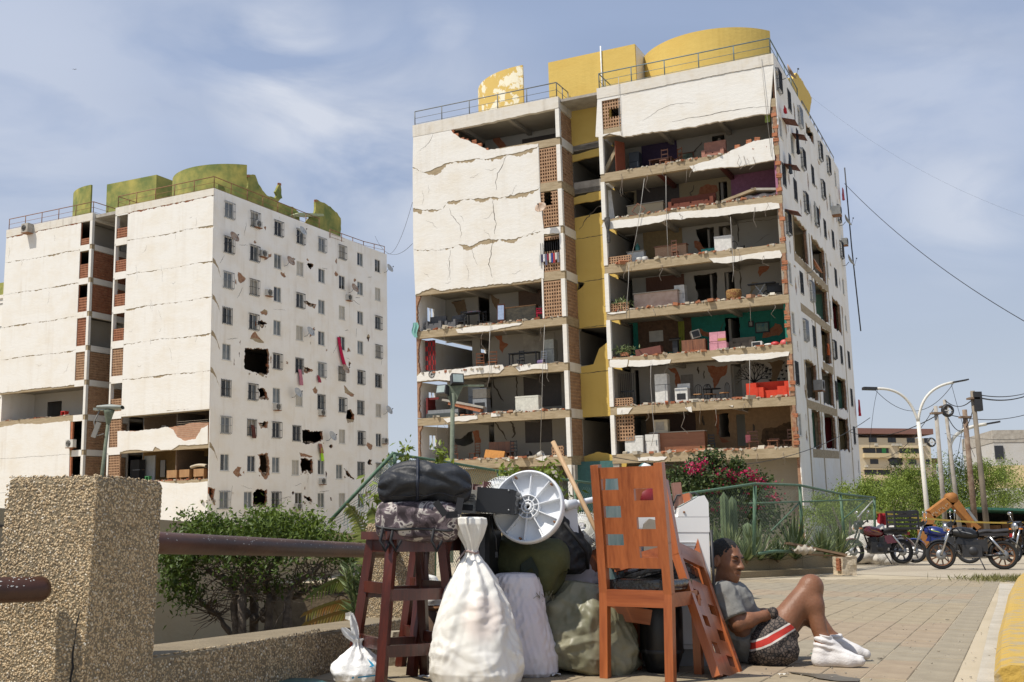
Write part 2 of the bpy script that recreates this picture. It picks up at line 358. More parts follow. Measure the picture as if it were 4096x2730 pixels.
def clay_screen(blk,u0,u1,v0,v1,m,side=None,y=0.02,gap=None,drop=0.0,parent=None):
 """lattice of hollow clay blocks: square openings in a grid of ribs"""
 mb=MB();nu=max(3,round((u1-u0)/0.155));nv=max(3,round((v1-v0)/0.20));du=(u1-u0)/nu;dv=(v1-v0)/nv;r=random.Random(int(u0*100+v0*7))
 def put(c,sz):
  if side is None:mb.box((c[0],y+.06,c[1]),(sz[0],.12,sz[1]))
  else:mb.box((side-.06-y,c[0],c[1]),(.12,sz[0],sz[1]))
 def skip(u,v):
  return gap is not None and gap[0]<u<gap[2]and gap[1]<v<gap[3]
 for i in range(nu+1):
  for j in range(nv):
   u,v=u0+i*du,v0+(j+.5)*dv
   if skip(u,v)or(drop and r.random()<drop):continue
   put((u,v),(du*.42,dv*.62))
 for j in range(nv+1):
  v=v0+j*dv
  if gap is None or not(gap[1]<v<gap[3]):put(((u0+u1)/2,v),(u1-u0,dv*.40))
  else:
   if gap[0]-u0>.05:put(((u0+gap[0])/2,v),(gap[0]-u0,dv*.40))
   if u1-gap[2]>.05:put(((u1+gap[2])/2,v),(u1-gap[2],dv*.40))
 o=mb.build('clay_screen',m,parent or blk.o);tag(o,kind='stuff');return o
_brick_me=None
def loose_brick(parent,c,rot=None,sc=(1,1,1),name='brick'):
 global _brick_me
 if _brick_me is None:
  mb=MB()
  mb.box((0,0,.085),(.30,.14,.03));mb.box((0,0,-.085),(.30,.14,.03));mb.box((0,0,0),(.30,.14,.028))
  for y in(-.058,.058):mb.box((0,y,0),(.296,.024,.15))
  _brick_me=mb.build('brick',brick,parent);o=_brick_me
 else:
  o=bpy.data.objects.new(name,_brick_me.data);COL.objects.link(o);o.parent=parent
 o.location=c;o.rotation_euler=rot or(0,0,0);o.scale=sc;return o
def brick_course(parent,pts,y,seed=0,stack=1,side=None):
 """hollow bricks standing along a broken edge given as (u,v) points"""
 r=random.Random(seed)
 for(a,b)in zip(pts,pts[1:]):
  a=Vector(a);b=Vector(b);l=(b-a).length;n=max(1,int(l/.34))
  for i in range(n):
   p=a+(b-a)*((i+.5)/n)
   for k in range(stack):
    if r.random()<.22:continue
    c=(p.x+r.uniform(-.05,.05),y+r.uniform(-.02,.05),p.y+r.uniform(-.06,.08)-k*.2)
    if side is not None:c=(side-y-.07,p.x+r.uniform(-.05,.05),p.y+r.uniform(-.06,.08))
    loose_brick(parent,c,(r.uniform(-.1,.1),r.uniform(-.12,.12),r.uniform(-.25,.25)+(0 if side is None else math.pi/2)))
RB=Block('damaged_apartment_block','nearer tall white apartment block with yellow roof tanks, its front torn open on many floors',(-5.7894,63.6077,4.8348),-0.4472,0.0622,-0.0013)
U1,U2,UW,ROOF,DEP=10.22,12.72,23.05,22.12,24.6
BASE=-6.2
def build_right():
 B=RB
 lvl=[FH*k+(0.0 if k<5 else 0.0)for k in range(9)]
 # --- floors: slabs with tan edge beams on the two wings
 for k in range(0,9):
  v=lvl[k]if k<8 else 21.35
  for(a,b)in((0.0,U1),(U2,UW)):
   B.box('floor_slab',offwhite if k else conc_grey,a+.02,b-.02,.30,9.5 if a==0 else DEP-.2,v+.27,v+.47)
   if k<8:B.box('edge_beam',concrete,a,b,0.0,.30,v,v+.52-(.06 if k%2 else 0))
  for u in(3.3,6.7,U2+3.4,U2+6.9):
   B.box('ceiling_beam',offwhite if k!=6 else paint('maroon_beam',(.12,.03,.02)),u-.12,u+.12,.31,5.4,v+.02,v+.265)
  B.box('stairwell_slab',conc_grey,U1,U2,2.1,9,v+.2,v+.47)
 B.box('roof_slab',conc_grey,0.05,UW-.1,.2,DEP,21.84,22.0)
 # --- outer shell and base
 B.box('rear_wall',white_side,0.03,UW-.2,DEP-.2,DEP,BASE,ROOF)
 B.plate('rear_room_wall',offwhite,rect(0.1,BASE,UW-4.2,21.3),[],9.5,9.65)
 B.box('base_wall',mat_plaster('base_cream',(.38,.31,.20)),0.1,6.4,1.2,1.4,BASE,0.0)
 B.box('base_wall',mat('rough_stone',(.13,.10,.075),.95,col2=(.30,.24,.17),scale=6,bump=1,bscale=8),6.5,9.2,1.0,1.2,BASE,0.0)
 B.box('base_wall',paint('teal_wall',(.05,.14,.14),.8),9.3,12.4,1.5,1.7,BASE,0.2)
 B.box('base_wall',mat_plaster('base_grey',(.36,.33,.28)),17.5,UW-.2,2.0,2.2,BASE,0.2)
 for u in(0.2,6.3,9.1,U1,U2+.2,17.2):
  B.box('column',conc_grey,u-.18,u+.18,.05,.45,BASE,0.0)
  # --- left wing closed panels (plaster over brick), seams broken open
 lw=8.75
 B.plate('brick_backing',brick,rect(0.02,lvl[4]+.4,lw,19.2),[],0.012,.16)
 seams={}
 seams[4]=[(0.0,10.98)]+B.F(ZA8,[(200,930),(300,905),(380,930),(520,905),(650,895),(800,870),(950,865),(1100,842),(1290,818)])
 seams[5]=B.F(ZA8,[(122,560),(320,570),(440,550),(540,512),(640,525),(720,482),(800,460),(905,470),(1010,465),(1100,440),(1200,415),(1290,385)])
 seams[6]=B.F(ZA8,[(118,190),(210,205),(330,205),(390,190),(430,130),(600,112),(690,100),(800,88),(900,98),(1000,70),(1150,42),(1250,0)])
 seams[7]=B.F(ZA5,[(115,1275),(210,1325),(290,1300),(420,1240),(680,1200),(740,1205),(930,1170),(1040,1150),(1240,1090)])
 thick={5:.17,6:.13,7:.12}
 def panel(lo,hi,glo,ghi):
  bot=lo;top=[]
  for(u0,v0),(u1,v1)in zip(hi,hi[1:]):
   for i in range(4):u=u0+(u1-u0)*i/4;g=mnoise.noise(Vector((u*.8,round(v0)*3,4.7)));top.append((u,v0+(v1-v0)*i/4-.025-ghi*1.9*max(0,g+.05)))
  top.append((hi[-1][0],hi[-1][1]-.03))
  o=jagl(bot,.045,.09)+jagl(top[::-1],.075,.075)
  B.plate('wall_panel',white,o,[],-.035,.01)
 top_edge=B.F(ZA5,[(122,905),(450,925),(480,975),(530,1010),(620,1040),(690,1070),(790,1125),(900,1115),(1100,1080),(1240,1065)])
 for k in(5,6,7):B.plate('edge_beam',concrete,[(u,v-.42)for u,v in seams[k]]+[(u,v+.10)for u,v in seams[k][::-1]],[],-.012,.012)
 B.plate('edge_beam',concrete,[(u,v-.05)for u,v in seams[4]]+[(u,v+.42)for u,v in seams[4][::-1]],[],-.012,.012)
 panel(seams[4],seams[5],0,.36);panel(seams[5],seams[6],.0,.34);panel(seams[6],seams[7],.0,.34)
 tri=jagl(seams[7],.03,.12)+jagl(top_edge[::-1],.04,.11)
 B.plate('wall_panel',white,tri,[],-.035,.14)
 brick_course(B.o,top_edge[1:7],.06,3,2)
 B.plate('roof_parapet',grimy,[(0.0,21.35)]+jagl([(4.9,21.32),(8.5,21.38),(U1,21.42)],.03,.2)+[(U1,ROOF),(0.0,ROOF)],[],-.05,.25)
 B.box('roof_parapet',grimy,U1-.25,U1+.003,.25,2.1,21.4,ROOF)
 for a,b in((20.2,21.36),):B.plate('wall_panel',white,[(0.0,19.3),(0.02,21.36),(5.1,21.36)]+B.F(ZA5,[(520,912),(455,925)])+B.F(ZA5,[(300,1000)]),[],-.03,.13)
 for z,pts,w in((ZA8,[(835,115),(840,200),(850,290),(865,330),(850,420)],.022),(ZA8,[(832,480),(820,600),(795,690),(815,740),(830,810)],.022),(ZA8,[(445,190),(460,250),(500,290),(540,340),(545,390)],.014),(ZA8,[(455,560),(440,650),(450,740),(455,830)],.014),(ZA5,[(955,1180),(920,1260),(875,1330),(860,1400),(865,1480)],.022),(ZA8,[(645,540),(660,620),(700,700)],.01),(ZA5,[(300,970),(260,1060),(180,1130)],.01)):
  B.plate('crack',crackm,crack_strip(B.F(z,pts),w,.04,.14),[],-.039,-.03)
 rk=random.Random(44)
 for i in range(16):
  u,v,a,l=rk.uniform(.5,8.0),rk.uniform(11.3,18.6),rk.uniform(-.5,2.2),rk.uniform(.4,1.3);B.plate('crack',crackm,crack_strip([(u,v),(u+l*.5*math.cos(a),v+l*.5*math.sin(a)),(u+l*math.cos(a+.3),v+l*math.sin(a+.3))],.006,.04,.1),[],-.039,-.031)
  # --- laundry screens and posts at the right end of the left wing (front and return wall)
 yel=yellow_paint
 for k in range(-1,8):
  v0,v1=lvl[k]+.55 if k>=0 else-2.1,(lvl[k+1]if k<7 else 21.35)
  if k>=3 and k<=6:clay_screen(B,lw+.08,U1-.28,v0+.02,v1-.1,clay_old,gap=((9.05,v1-.9,9.5,v1)if k==5 else(8.9,v1-1.0,9.95,v1-.25)if k==4 else None))
  B.box('corner_post',white,U1-.24,U1+.01,-.045,.22,v0-.06,v1+.02)
  if k>=0:clay_screen(B,.32,1.98,v0+.02,v1-.08,clay_old,side=U1,y=.04,drop=.03)
  B.box('edge_beam',white if k%3 else concrete,U1-.2,U1-.004,.3,2.1,(lvl[k]+.02 if k>=0 else-2.6),v0)
 B.plate('wall_panel',white,rect(lw-.03,lvl[3]+.5,lw+.07,lvl[7]+.1),[],-.02,.16)
 # --- yellow stairwell between the wings
 def yel_panel(pts):B.plate('stair_wall',yel,pts,[],2.05,2.2)
 y0,y1=U1-.1,U2+.1
 yel_panel([(y0,19.6),(y1,19.75),(y1,22.0),(y0,22.0)])
 for k in(7,6):yel_panel(jagl([(y0,lvl[k]-.5),(y1,lvl[k]-.35)],.04,.2)+jagl([(y1,lvl[k]+.15),(y0,lvl[k]-.05)],.05,.2))
 B.plate('stair_wall',yel,[(y0,lvl[3]+.0),(y1,lvl[3]-.05),(y1,lvl[5]+1.55),(y0,lvl[5]+1.4)],[jagl([(y0+.02,10.5),(y0+.55,10.9),(y0+.1,11.1)],.03,.1,True)],2.05,2.2)
 yel_panel([(y0,lvl[1]+.1),(y1,lvl[1]+.1),(y1,lvl[2]+2.3),(y0+1.3,lvl[2]+1.4),(y0+.9,lvl[2]+.5),(y0,lvl[2]+.4)])
 yel_panel(jagl([(y0,lvl[0]-.45),(y1,lvl[0]-.3),(y1,lvl[0]+.5),(y0+.9,lvl[0]+.75),(y0,lvl[0]+.5)],.05,.2,True))
 for k in(7,6):B.box('stair_wall',conc_grey,U1-.05,U2+.05,2.1,2.3,lvl[k]-.02+.2,lvl[k]+.9)
 for v in(8.2,11.0,13.7,5.45):B.plate('crack',crackm,crack_strip([(y0+.05,v),(y0+1.2,v+.05),(y1-.1,v+.08)],.02,.02),[],2.042,2.052)
 B.plate('crack',crackm,crack_strip([(y0+.3,14.3),(y0+1.0,15.0),(y0+1.5,15.5),(y1,15.9)],.03,.06),[],2.042,2.052)
 # --- right wing: top storey wall, screen beside it
 bot=B.F(ZA6,[(185,1005),(235,1012),(310,975),(385,990),(440,1005),(620,970),(840,945),(1100,905),(1380,855),(1560,820),(1660,800),(1745,795)])
 wall=jagl(bot,.03,.12)+[(UW+.005,ROOF-.65),(U2,ROOF-.62)]
 B.plate('wall_panel',white,wall,[rect(12.98,19.25,14.12,21.3)],-.035,.16)
 clay_screen(B,12.98,14.12,19.25,21.3,clay_old,gap=(13.38,20.2,14.1,20.75))
 B.box('roof_parapet',grimy,U2-.02,UW+.02,-.06,.2,ROOF-.64,ROOF)
 for pts,w in(([(870,870),(1060,830),(1180,815),(1340,780),(1500,755),(1740,735)],.016),([(610,860),(760,760),(900,710),(1080,700)],.008)):
  B.plate('crack',crackm,crack_strip(B.F(ZA6,pts),w,.03,.15),[],-.039,-.03)
 B.plate('crack',crackm,crack_strip([(14.3,21.42),(17,21.5),(UW-.1,21.47)],.012,.02),[],-.064,-.055)
 low=B.F(ZA6,[(1025,1268),(1060,1318),(1230,1288),(1500,1265),(1650,1235),(1790,1212),(1775,1018),(1620,1035),(1490,1092),(1380,1140),(1280,1190),(1180,1225)])
 B.plate('wall_panel',white,jagl(low,.025,.13,True),[],-.035,.14)
 brick_course(B.o,B.F(ZA6,[(1400,1120),(1500,1080),(1600,1030),(1720,990)]),.06,5,1)
 for z,pts in((ZB1,[(280,545),(300,500),(470,470),(700,450),(900,425),(1020,395),(1400,365),(1700,325),(2050,290),(2130,300),(2140,350),(1900,385),(1650,410),(1450,440),(1200,450),(1100,470),(960,470),(880,500),(700,530),(500,555),(350,570)]),(ZB1,[(1400,875),(1500,870),(1700,850),(1900,820),(2140,790),(2165,840),(2150,870),(1950,885),(1800,880),(1700,910),(1560,925),(1450,920)]),(ZB4,[(350,505),(520,505),(700,500),(690,530),(560,548),(420,560),(340,555)]),(ZB4,[(1035,480),(1250,460),(1500,445),(1690,435),(1680,470),(1550,490),(1300,510),(1100,520)]),(ZB4,[(190,500),(340,500),(330,560),(250,568),(188,560)]),(ZB4,[(250,905),(380,900),(340,955),(250,960)]),(ZB4,[(815,900),(870,893),(875,940),(850,935)]),(ZB4,[(1180,885),(1220,882),(1215,895)]),(ZB4,[(420,1320),(550,1312),(668,1312),(640,1340),(560,1348),(500,1342),(430,1348)]),(ZB4,[(165,115),(170,108),(325,96),(320,108),(200,122)]),(ZB3,[(540,45),(700,15),(900,5),(1180,-15),(1150,5),(1000,30),(850,65),(700,75),(560,80)]),(ZB3,[(165,500),(200,460),(520,430),(760,400),(990,385),(1005,420),(960,465),(800,470),(620,490),(500,540),(330,530),(165,548)]),(ZB3,[(1115,410),(1200,385),(1420,375),(1425,430),(1290,425),(1150,450)]),(ZB3,[(420,905),(560,885),(745,872),(750,905),(640,930),(540,930),(460,945)]),(ZB3,[(880,855),(970,845),(970,880),(880,890)]),(ZB3,[(980,1285),(1060,1280),(1140,1270),(1135,1295),(1085,1300),(1050,1315)]),(ZB3,[(1305,1290),(1360,1270),(1415,1262),(1410,1300),(1370,1315)]),(ZA8,[(1250,380),(1440,350),(1440,410),(1290,420)])):
  B.plate('plaster_patch',white,jagl(B.F(z,pts),.02,.12,True),[],-.034,-.004)
  # --- side walls of open rooms, seen end-on as broken hollow brick
 for k in range(0,7):
  v0,v1=lvl[k]+.5,lvl[k+1]
  col={6:offwhite,5:paint('pink_wall',(.36,.15,.24),.8),2:paint('teal_room',(.016,.20,.15),.8),0:paint('tan_room',(.34,.21,.11),.8)}.get(k,offwhite)
  B.box('side_room_wall',col,UW-.34,UW-.21,.2,3.6,v0,v1)
  B.plate('broken_wall_edge',brick_dull,jagl([(UW-.26,v0),(UW-.18,v0+.5),(UW-.22,v0+1.3),(UW-.2,v1)],.05,.12)+[(UW-.03,v1),(UW-.03,v0)],[],.0,.19)
  brick_course(B.o,[(UW-.12,v0+.1),(UW-.12,v1-.3)],.02,40+k)
  B.box('corner_post',white,U2-.02,U2+.22,-.04,.2,v0-.02,v1)
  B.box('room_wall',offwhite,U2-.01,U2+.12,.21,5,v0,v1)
 for k in range(0,4):
  v0,v1=lvl[k]+.5,lvl[k+1]
  B.plate('broken_wall_edge',brick_dull,[(-.0,v0),(.2,v0)]+jagl([(.2,v0),(.1,v0+.9),(.14,v1-.5),(.3,v1)],.05,.12)+[(-.0,v1)],[],.02,.18)
  hole=rect(1.2,v0+.75,2.1,v1-.5)
  B.plate('side_wall',white_side,rect(.2,v0,9.4,v1),[hole],.003,.14,side=.14 if False else .15)
  fr=MB()
  for c,sz in(((.09,1.65,v0+.77),(.06,.9,.05)),((.09,1.65,v1-.52),(.06,.9,.05)),((.09,1.22,(v0+v1)/2+.1),(.06,.05,v1-v0-1.25)),((.09,2.08,(v0+v1)/2+.1),(.06,.05,v1-v0-1.25)),((.09,1.65,(v0+v1)/2+.1),(.05,.05,v1-v0-1.25))):fr.box(c,sz)
  fr.build('window',alu,B.o)
  B.box('inner_partition',offwhite,lw-.1,lw+.03,3.0,4.4,v0,v1)
 B.box('side_wall',white_side,.003,.15,.3,DEP,lvl[4],ROOF-.02)
 B.box('side_wall',white_side,.003,.15,9.4,DEP,BASE,lvl[4])
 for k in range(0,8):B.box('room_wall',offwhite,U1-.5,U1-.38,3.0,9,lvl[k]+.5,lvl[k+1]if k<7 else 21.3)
build_right()
# ---------------------------------------------------------------- rooms of the nearer block: back walls with doors, holes, tiles
def rooms():
 B=RB;lvl=[FH*k for k in range(9)];BD=3.6
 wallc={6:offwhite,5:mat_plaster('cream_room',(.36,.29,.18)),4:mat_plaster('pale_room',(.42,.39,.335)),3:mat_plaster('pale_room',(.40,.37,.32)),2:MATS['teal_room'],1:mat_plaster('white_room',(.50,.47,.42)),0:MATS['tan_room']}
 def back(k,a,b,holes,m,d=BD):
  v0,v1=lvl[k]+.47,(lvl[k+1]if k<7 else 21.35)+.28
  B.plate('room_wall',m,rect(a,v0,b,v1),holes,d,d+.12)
 def H(z,pts,d=BD):return jagl(B.F(z,pts,d),.04,.12,True)
 def Q(z,x0,y0,x1,y1,d=BD):
  (a,b),(c,e)=B.front(*z(x0,y0),d),B.front(*z(x1,y1),d);return rect(min(a,c),min(b,e),max(a,c),max(b,e))
 def clampv(h,k):
  lo,hi=lvl[k]+.5,(lvl[k+1]if k<7 else 21.35)+.25
  return[(u,min(max(v,lo),hi))for u,v in h]
 def patch(z,pts,m=brick,d=BD):B.plate('brick_patch',m,jagl(B.F(z,pts,d),.05,.13,True),[],d-.012,d-.002)
 def crk(z,pts,w=.03,d=BD):B.plate('crack',crackm,crack_strip(B.F(z,pts,d),w,.04,.12),[],d-.016,d-.006)
 def flat(name,m,z,x0,y0,x1,y1,d,t=.02):
  q=Q(z,x0,y0,x1,y1,d);return B.box(name,m,q[0][0],q[2][0],d-t,d,q[0][1],q[2][1])
 purple=paint('plum_wall',(.05,.03,.07),.8)
 back(6,U2+.1,UW-.3,[clampv(Q(ZA6,1225,1000,1345,1110),6)],wallc[6]);flat('painted_niche',purple,ZA6,595,1090,920,1250,BD-.02)
 crk(ZA6,[(1140,1050),(1100,1100),(1060,1150),(1040,1220)],.04);flat('painted_patch',paint('lime_patch',(.25,.32,.06)),ZA6,1700,810,1750,870,.5)
 back(5,U2+.1,UW-.3,[clampv(H(ZB1,[(470,180),(620,180),(620,350),(600,420),(480,420)]),5),clampv(Q(ZB1,1500,80,1600,300),5)],wallc[5])
 patch(ZB1,[(1310,130),(1370,100),(1480,110),(1500,160),(1440,200),(1300,240),(1270,250),(1300,190)]);flat('pink_panel',MATS['pink_wall'],ZB1,1625,10,2110,300,BD-.03);crk(ZB1,[(1240,110),(1230,170),(1200,190),(1220,240)],.04)
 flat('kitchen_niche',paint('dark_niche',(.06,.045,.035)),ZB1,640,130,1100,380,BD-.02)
 back(4,U2+.1,UW-.3,[clampv(Q(ZB1,475,650,640,930),4),clampv(H(ZB1,[(1260,570),(1450,545),(1460,780),(1340,790),(1260,760),(1300,680),(1270,620)]),4),clampv(Q(ZB1,1500,540,1640,800),4)],wallc[4])
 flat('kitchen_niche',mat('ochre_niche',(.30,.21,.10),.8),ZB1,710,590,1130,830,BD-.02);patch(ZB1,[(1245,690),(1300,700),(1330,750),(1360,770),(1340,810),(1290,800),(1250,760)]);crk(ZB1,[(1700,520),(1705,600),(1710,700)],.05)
 crk(ZB1,[(1690,510),(1900,480),(2160,450)],.012);crk(ZB1,[(1880,720),(1960,660),(2040,620)],.01)
 back(3,U2+.1,UW-.3,[clampv(Q(ZB1,500,1090,610,1400),3),clampv(H(ZB1,[(1240,1050),(1480,1020),(1490,1350),(1290,1350),(1260,1150)]),3),clampv(Q(ZB1,1560,1020,1680,1350),3)],wallc[3])
 flat('kitchen_niche',mat('brown_curtains',(.15,.07,.045),.9,scale=14,stretch=(3,1,.2)),ZB1,740,1080,1150,1270,BD-.03);patch(ZB1,[(1920,965),(2035,960),(2000,1010),(1950,1040),(1930,1070),(1910,1020)]);patch(ZB1,[(1850,1120),(1920,1130),(1880,1190),(1830,1270),(1800,1280),(1840,1200)],concrete);crk(ZB1,[(1720,1010),(1735,1080),(1740,1200)],.05)
 back(2,U2+.1,UW-.3,[clampv(Q(ZB4,300,200,390,450),2),clampv(H(ZB4,[(1150,150),(1265,145),(1280,340),(1240,400),(1150,400)]),2)],wallc[2])
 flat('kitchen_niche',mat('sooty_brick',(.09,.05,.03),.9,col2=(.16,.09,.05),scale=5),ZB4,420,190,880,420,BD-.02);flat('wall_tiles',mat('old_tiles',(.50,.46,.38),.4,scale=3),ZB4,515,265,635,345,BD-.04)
 patch(ZB4,[(1480,260),(1520,250),(1570,195),(1620,210),(1635,260),(1600,300),(1460,320)]);patch(ZB4,[(940,240),(990,270),(1060,280),(1050,330),(960,300)])
 crk(ZB4,[(1140,190),(1120,240),(1080,290),(1060,320)],.03)
 back(1,U2+.1,UW-.3,[clampv(Q(ZB4,395,590,440,890),1),clampv(Q(ZB4,1195,540,1300,840),1),clampv(H(ZB4,[(1015,590),(1095,590),(1080,650),(1050,660)]),1)],wallc[1])
 patch(ZB4,[(995,550),(1100,560),(1170,545),(1165,610),(1110,660),(1070,750),(1060,745),(1050,660),(1010,600)]);flat('wall_tiles',mat('grey_tiles',(.24,.21,.18),.5),ZB4,780,630,890,800,BD-.025);patch(ZB4,[(670,570),(740,575),(770,640),(770,750),(740,720),(735,620)])
 patch(ZB4,[(1500,520),(1640,510),(1610,600),(1585,660),(1570,730),(1540,680),(1545,570)],mat('bare_mortar',(.24,.16,.09),.95))
 crk(ZB4,[(925,560),(930,620)],.05);crk(ZB4,[(975,590),(975,660)],.03)
 ink=paint('black_mural_paint',(.012,.012,.014),.8);tr=MB();d=BD-.006;c0=B.front(*ZB4(1397,735),d);r=random.Random(4)
 def limb(p,ang,l,w,n):
  q=(p[0]+math.cos(ang)*l,p[1]+math.sin(ang)*l);nx,ny=-math.sin(ang)*w,math.cos(ang)*w
  tr.add([(p[0]+nx,d,p[1]+ny),(p[0]-nx,d,p[1]-ny),(q[0]-nx*.62,d,q[1]-ny*.62),(q[0]+nx*.62,d,q[1]+ny*.62)],[(0,1,2,3)])
  if n==0:return
  for da in((-.42,.4)if n%2 else(-.5,.05,.5)):limb(q,ang+da+r.uniform(-.15,.15),l*.72,w*.6,n-1)
 for a in(1.0,1.5,2.1,.5,2.6):limb((c0[0],c0[1]+.3),a,.42,.045,4)
 limb(c0,1.57,.45,.1,0);tr.build('wall_mural',ink,B.o)
 for(x,y)in((1425,550),(1465,550),(1500,580),(1495,605),(1530,590),(1525,625),(1500,650),(1530,680),(1600,665),(1640,530),(1690,515),(1665,560),(1625,595),(1665,600),(1630,630),(1645,665)):
  u,v=B.front(*ZB4(x,y),d);mb=MB();mb.add([(u-.13,d,v+.06),(u-.02,d,v-.02),(u+.1,d,v+.1),(u+.02,d,v-.07)],[(0,1,2),(1,3,2)]);mb.build('mural_bird',ink,B.o)
 back(0,U2+.1,UW-.3,[clampv(Q(ZB4,380,975,500,1270),0),clampv(H(ZB4,[(1100,960),(1180,950),(1190,1150),(1110,1150),(1070,1060)]),0),clampv(Q(ZB4,1240,960,1330,1220),0)],wallc[0])
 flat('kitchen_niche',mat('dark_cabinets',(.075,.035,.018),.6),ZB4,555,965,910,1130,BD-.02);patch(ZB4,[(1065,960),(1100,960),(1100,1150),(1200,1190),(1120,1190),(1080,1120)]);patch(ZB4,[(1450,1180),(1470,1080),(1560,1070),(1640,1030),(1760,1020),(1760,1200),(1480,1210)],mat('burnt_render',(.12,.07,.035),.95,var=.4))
 crk(ZB4,[(1385,1040),(1390,1100)],.06);crk(ZB4,[(965,970),(975,1050)],.06);clay_screen(B,U2+.25,U2+1.25,lvl[0]+1.3,lvl[1]-.05,clay_old,y=.25)
 for k in(4,3,1):clay_screen(B,U2+.25,U2+(1.3 if k!=4 else 1.6),lvl[k]+.52,lvl[k]+.52+(.42 if k!=1 else .4),clay_old,y=.08)
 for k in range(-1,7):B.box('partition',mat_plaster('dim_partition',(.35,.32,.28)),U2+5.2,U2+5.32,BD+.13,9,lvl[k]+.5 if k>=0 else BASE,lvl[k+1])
 lr=mat_plaster('pale_room',(.40,.37,.32));e=8.65
 B.plate('room_wall',lr,rect(.2,lvl[7]+.5,9.7,21.6),[Q(ZA5,680,1010,765,1100)],BD,BD+.12);patch(ZA5,[(790,980),(850,965),(890,1000),(955,1080),(900,1115),(870,1080),(830,1020)]);B.box('kitchen_niche',MATS['dark_niche'],6.1,9.0,BD-.03,BD,lvl[7]+1.0,21.2)
 B.box('kitchen_shelf',lr,6.1,9.0,BD-.4,BD-.03,lvl[7]+1.5,lvl[7]+1.56)
 back(3,.15,9.7,[clampv(Q(ZA8,700,960,805,1200),3),clampv(H(ZA8,[(480,1020),(580,1010),(595,1100),(540,1130)]),3)],lr)
 patch(ZA8,[(460,1030),(580,1005),(600,1100),(520,1150),(490,1070)],mat('bare_mortar',(.24,.16,.09)));patch(ZA8,[(805,960),(890,1000),(890,1060),(870,1110),(840,1050)],MATS['bare_mortar']);flat('kitchen_niche',mat('brown_tile_niche',(.13,.075,.045),.6),ZA8,1060,900,1290,1060,BD-.02)
 back(2,.15,9.7,[clampv(Q(ZB3,400,180,700,400),2),clampv(Q(ZB3,770,130,870,370),2)],lr);patch(ZB3,[(880,90),(980,85),(985,150),(1045,190),(1000,240),(985,280),(960,230),(960,150)]);flat('wall_tiles',mat('patchy_tiles',(.30,.26,.20),.6,col2=(.5,.46,.38),scale=1.2),ZB3,1190,105,1500,280,BD-.02)
 back(1,.15,9.7,[clampv(Q(ZB3,835,540,890,800),1)],lr);crk(ZB3,[(900,520),(1010,490),(1120,490),(1130,620),(1130,760)],.05);crk(ZB3,[(895,520),(910,600),(960,680),(1000,740)],.06);flat('kitchen_niche',MATS['dark_niche'],ZB3,1190,480,1560,780,BD-.02)
 back(0,.15,9.7,[clampv(Q(ZB3,855,930,915,1250),0),clampv(H(ZB3,[(520,1110),(600,1090),(650,1040),(700,1020),(710,1130),(640,1170),(540,1160)]),0)],lr);patch(ZB3,[(700,1030),(760,1020),(780,1140),(720,1150)]);crk(ZB3,[(905,930),(950,990),(1000,1050),(1030,1110)],.05);crk(ZB3,[(1050,910),(1090,960),(1110,1050),(1080,1090)],.07);flat('kitchen_niche',MATS['dark_niche'],ZB3,1205,910,1470,1130,BD-.02)
 clay_screen(B,8.9,9.6,lvl[0]+.52,lvl[0]+1.1,clay_old,y=.3)
 rk=random.Random(91);thin=mat('rusty_rebar',(.13,.08,.05),.8,col2=(.3,.27,.23),scale=3)
 for i in range(46):
  k=rk.randrange(0,7);u=rk.uniform(.4,9.6)if(k<4 and rk.random()<.45)else rk.uniform(U2+.4,UW-.5);v=lvl[k]+rk.uniform(.0,.45);l=rk.uniform(.25,1.3);mb=MB();mb.tube([(u,.02,v),(u+rk.uniform(-.1,.1),-.14,v-l*.3),(u+rk.uniform(-.2,.2),-.12,v-l*.7),(u+rk.uniform(-.25,.25),-.08,v-l)],rk.choice((.008,.012,.015)),4,False);mb.build('torn_wire',thin,B.o)
 for z,pts in((ZB1,[(725,40),(690,330),(640,640),(585,900)]),(ZB1,[(950,10),(955,350),(965,640),(975,850)]),(ZB1,[(565,930),(560,1150),(545,1300),(540,1500)]),(ZB3,[(870,0),(860,300),(870,460),(845,600)]),(ZB3,[(1395,0),(1380,400),(1370,700),(1355,1250)]),(ZB4,[(530,510),(530,700),(545,950),(560,1100),(535,1220)]),(ZB1,[(1625,440),(1632,520),(1650,900),(1660,1000),(1645,1120)]),(ZA8,[(810,1220),(805,1400),(800,1560)]),(ZB4,[(1355,500),(1360,650),(1350,900)]),(ZA6,[(1665,290),(1700,620),(1760,1180)]),(ZA6,[(390,470),(400,900),(420,1000)])):
  mb=MB();mb.tube([(u,-.12-.04*(i%2),v)for i,(u,v)in enumerate(B.F(z,pts,-.12))],.016,5);mb.build('hanging_cable',mat('pale_cable',(.35,.33,.30),.7),B.o)
rooms()
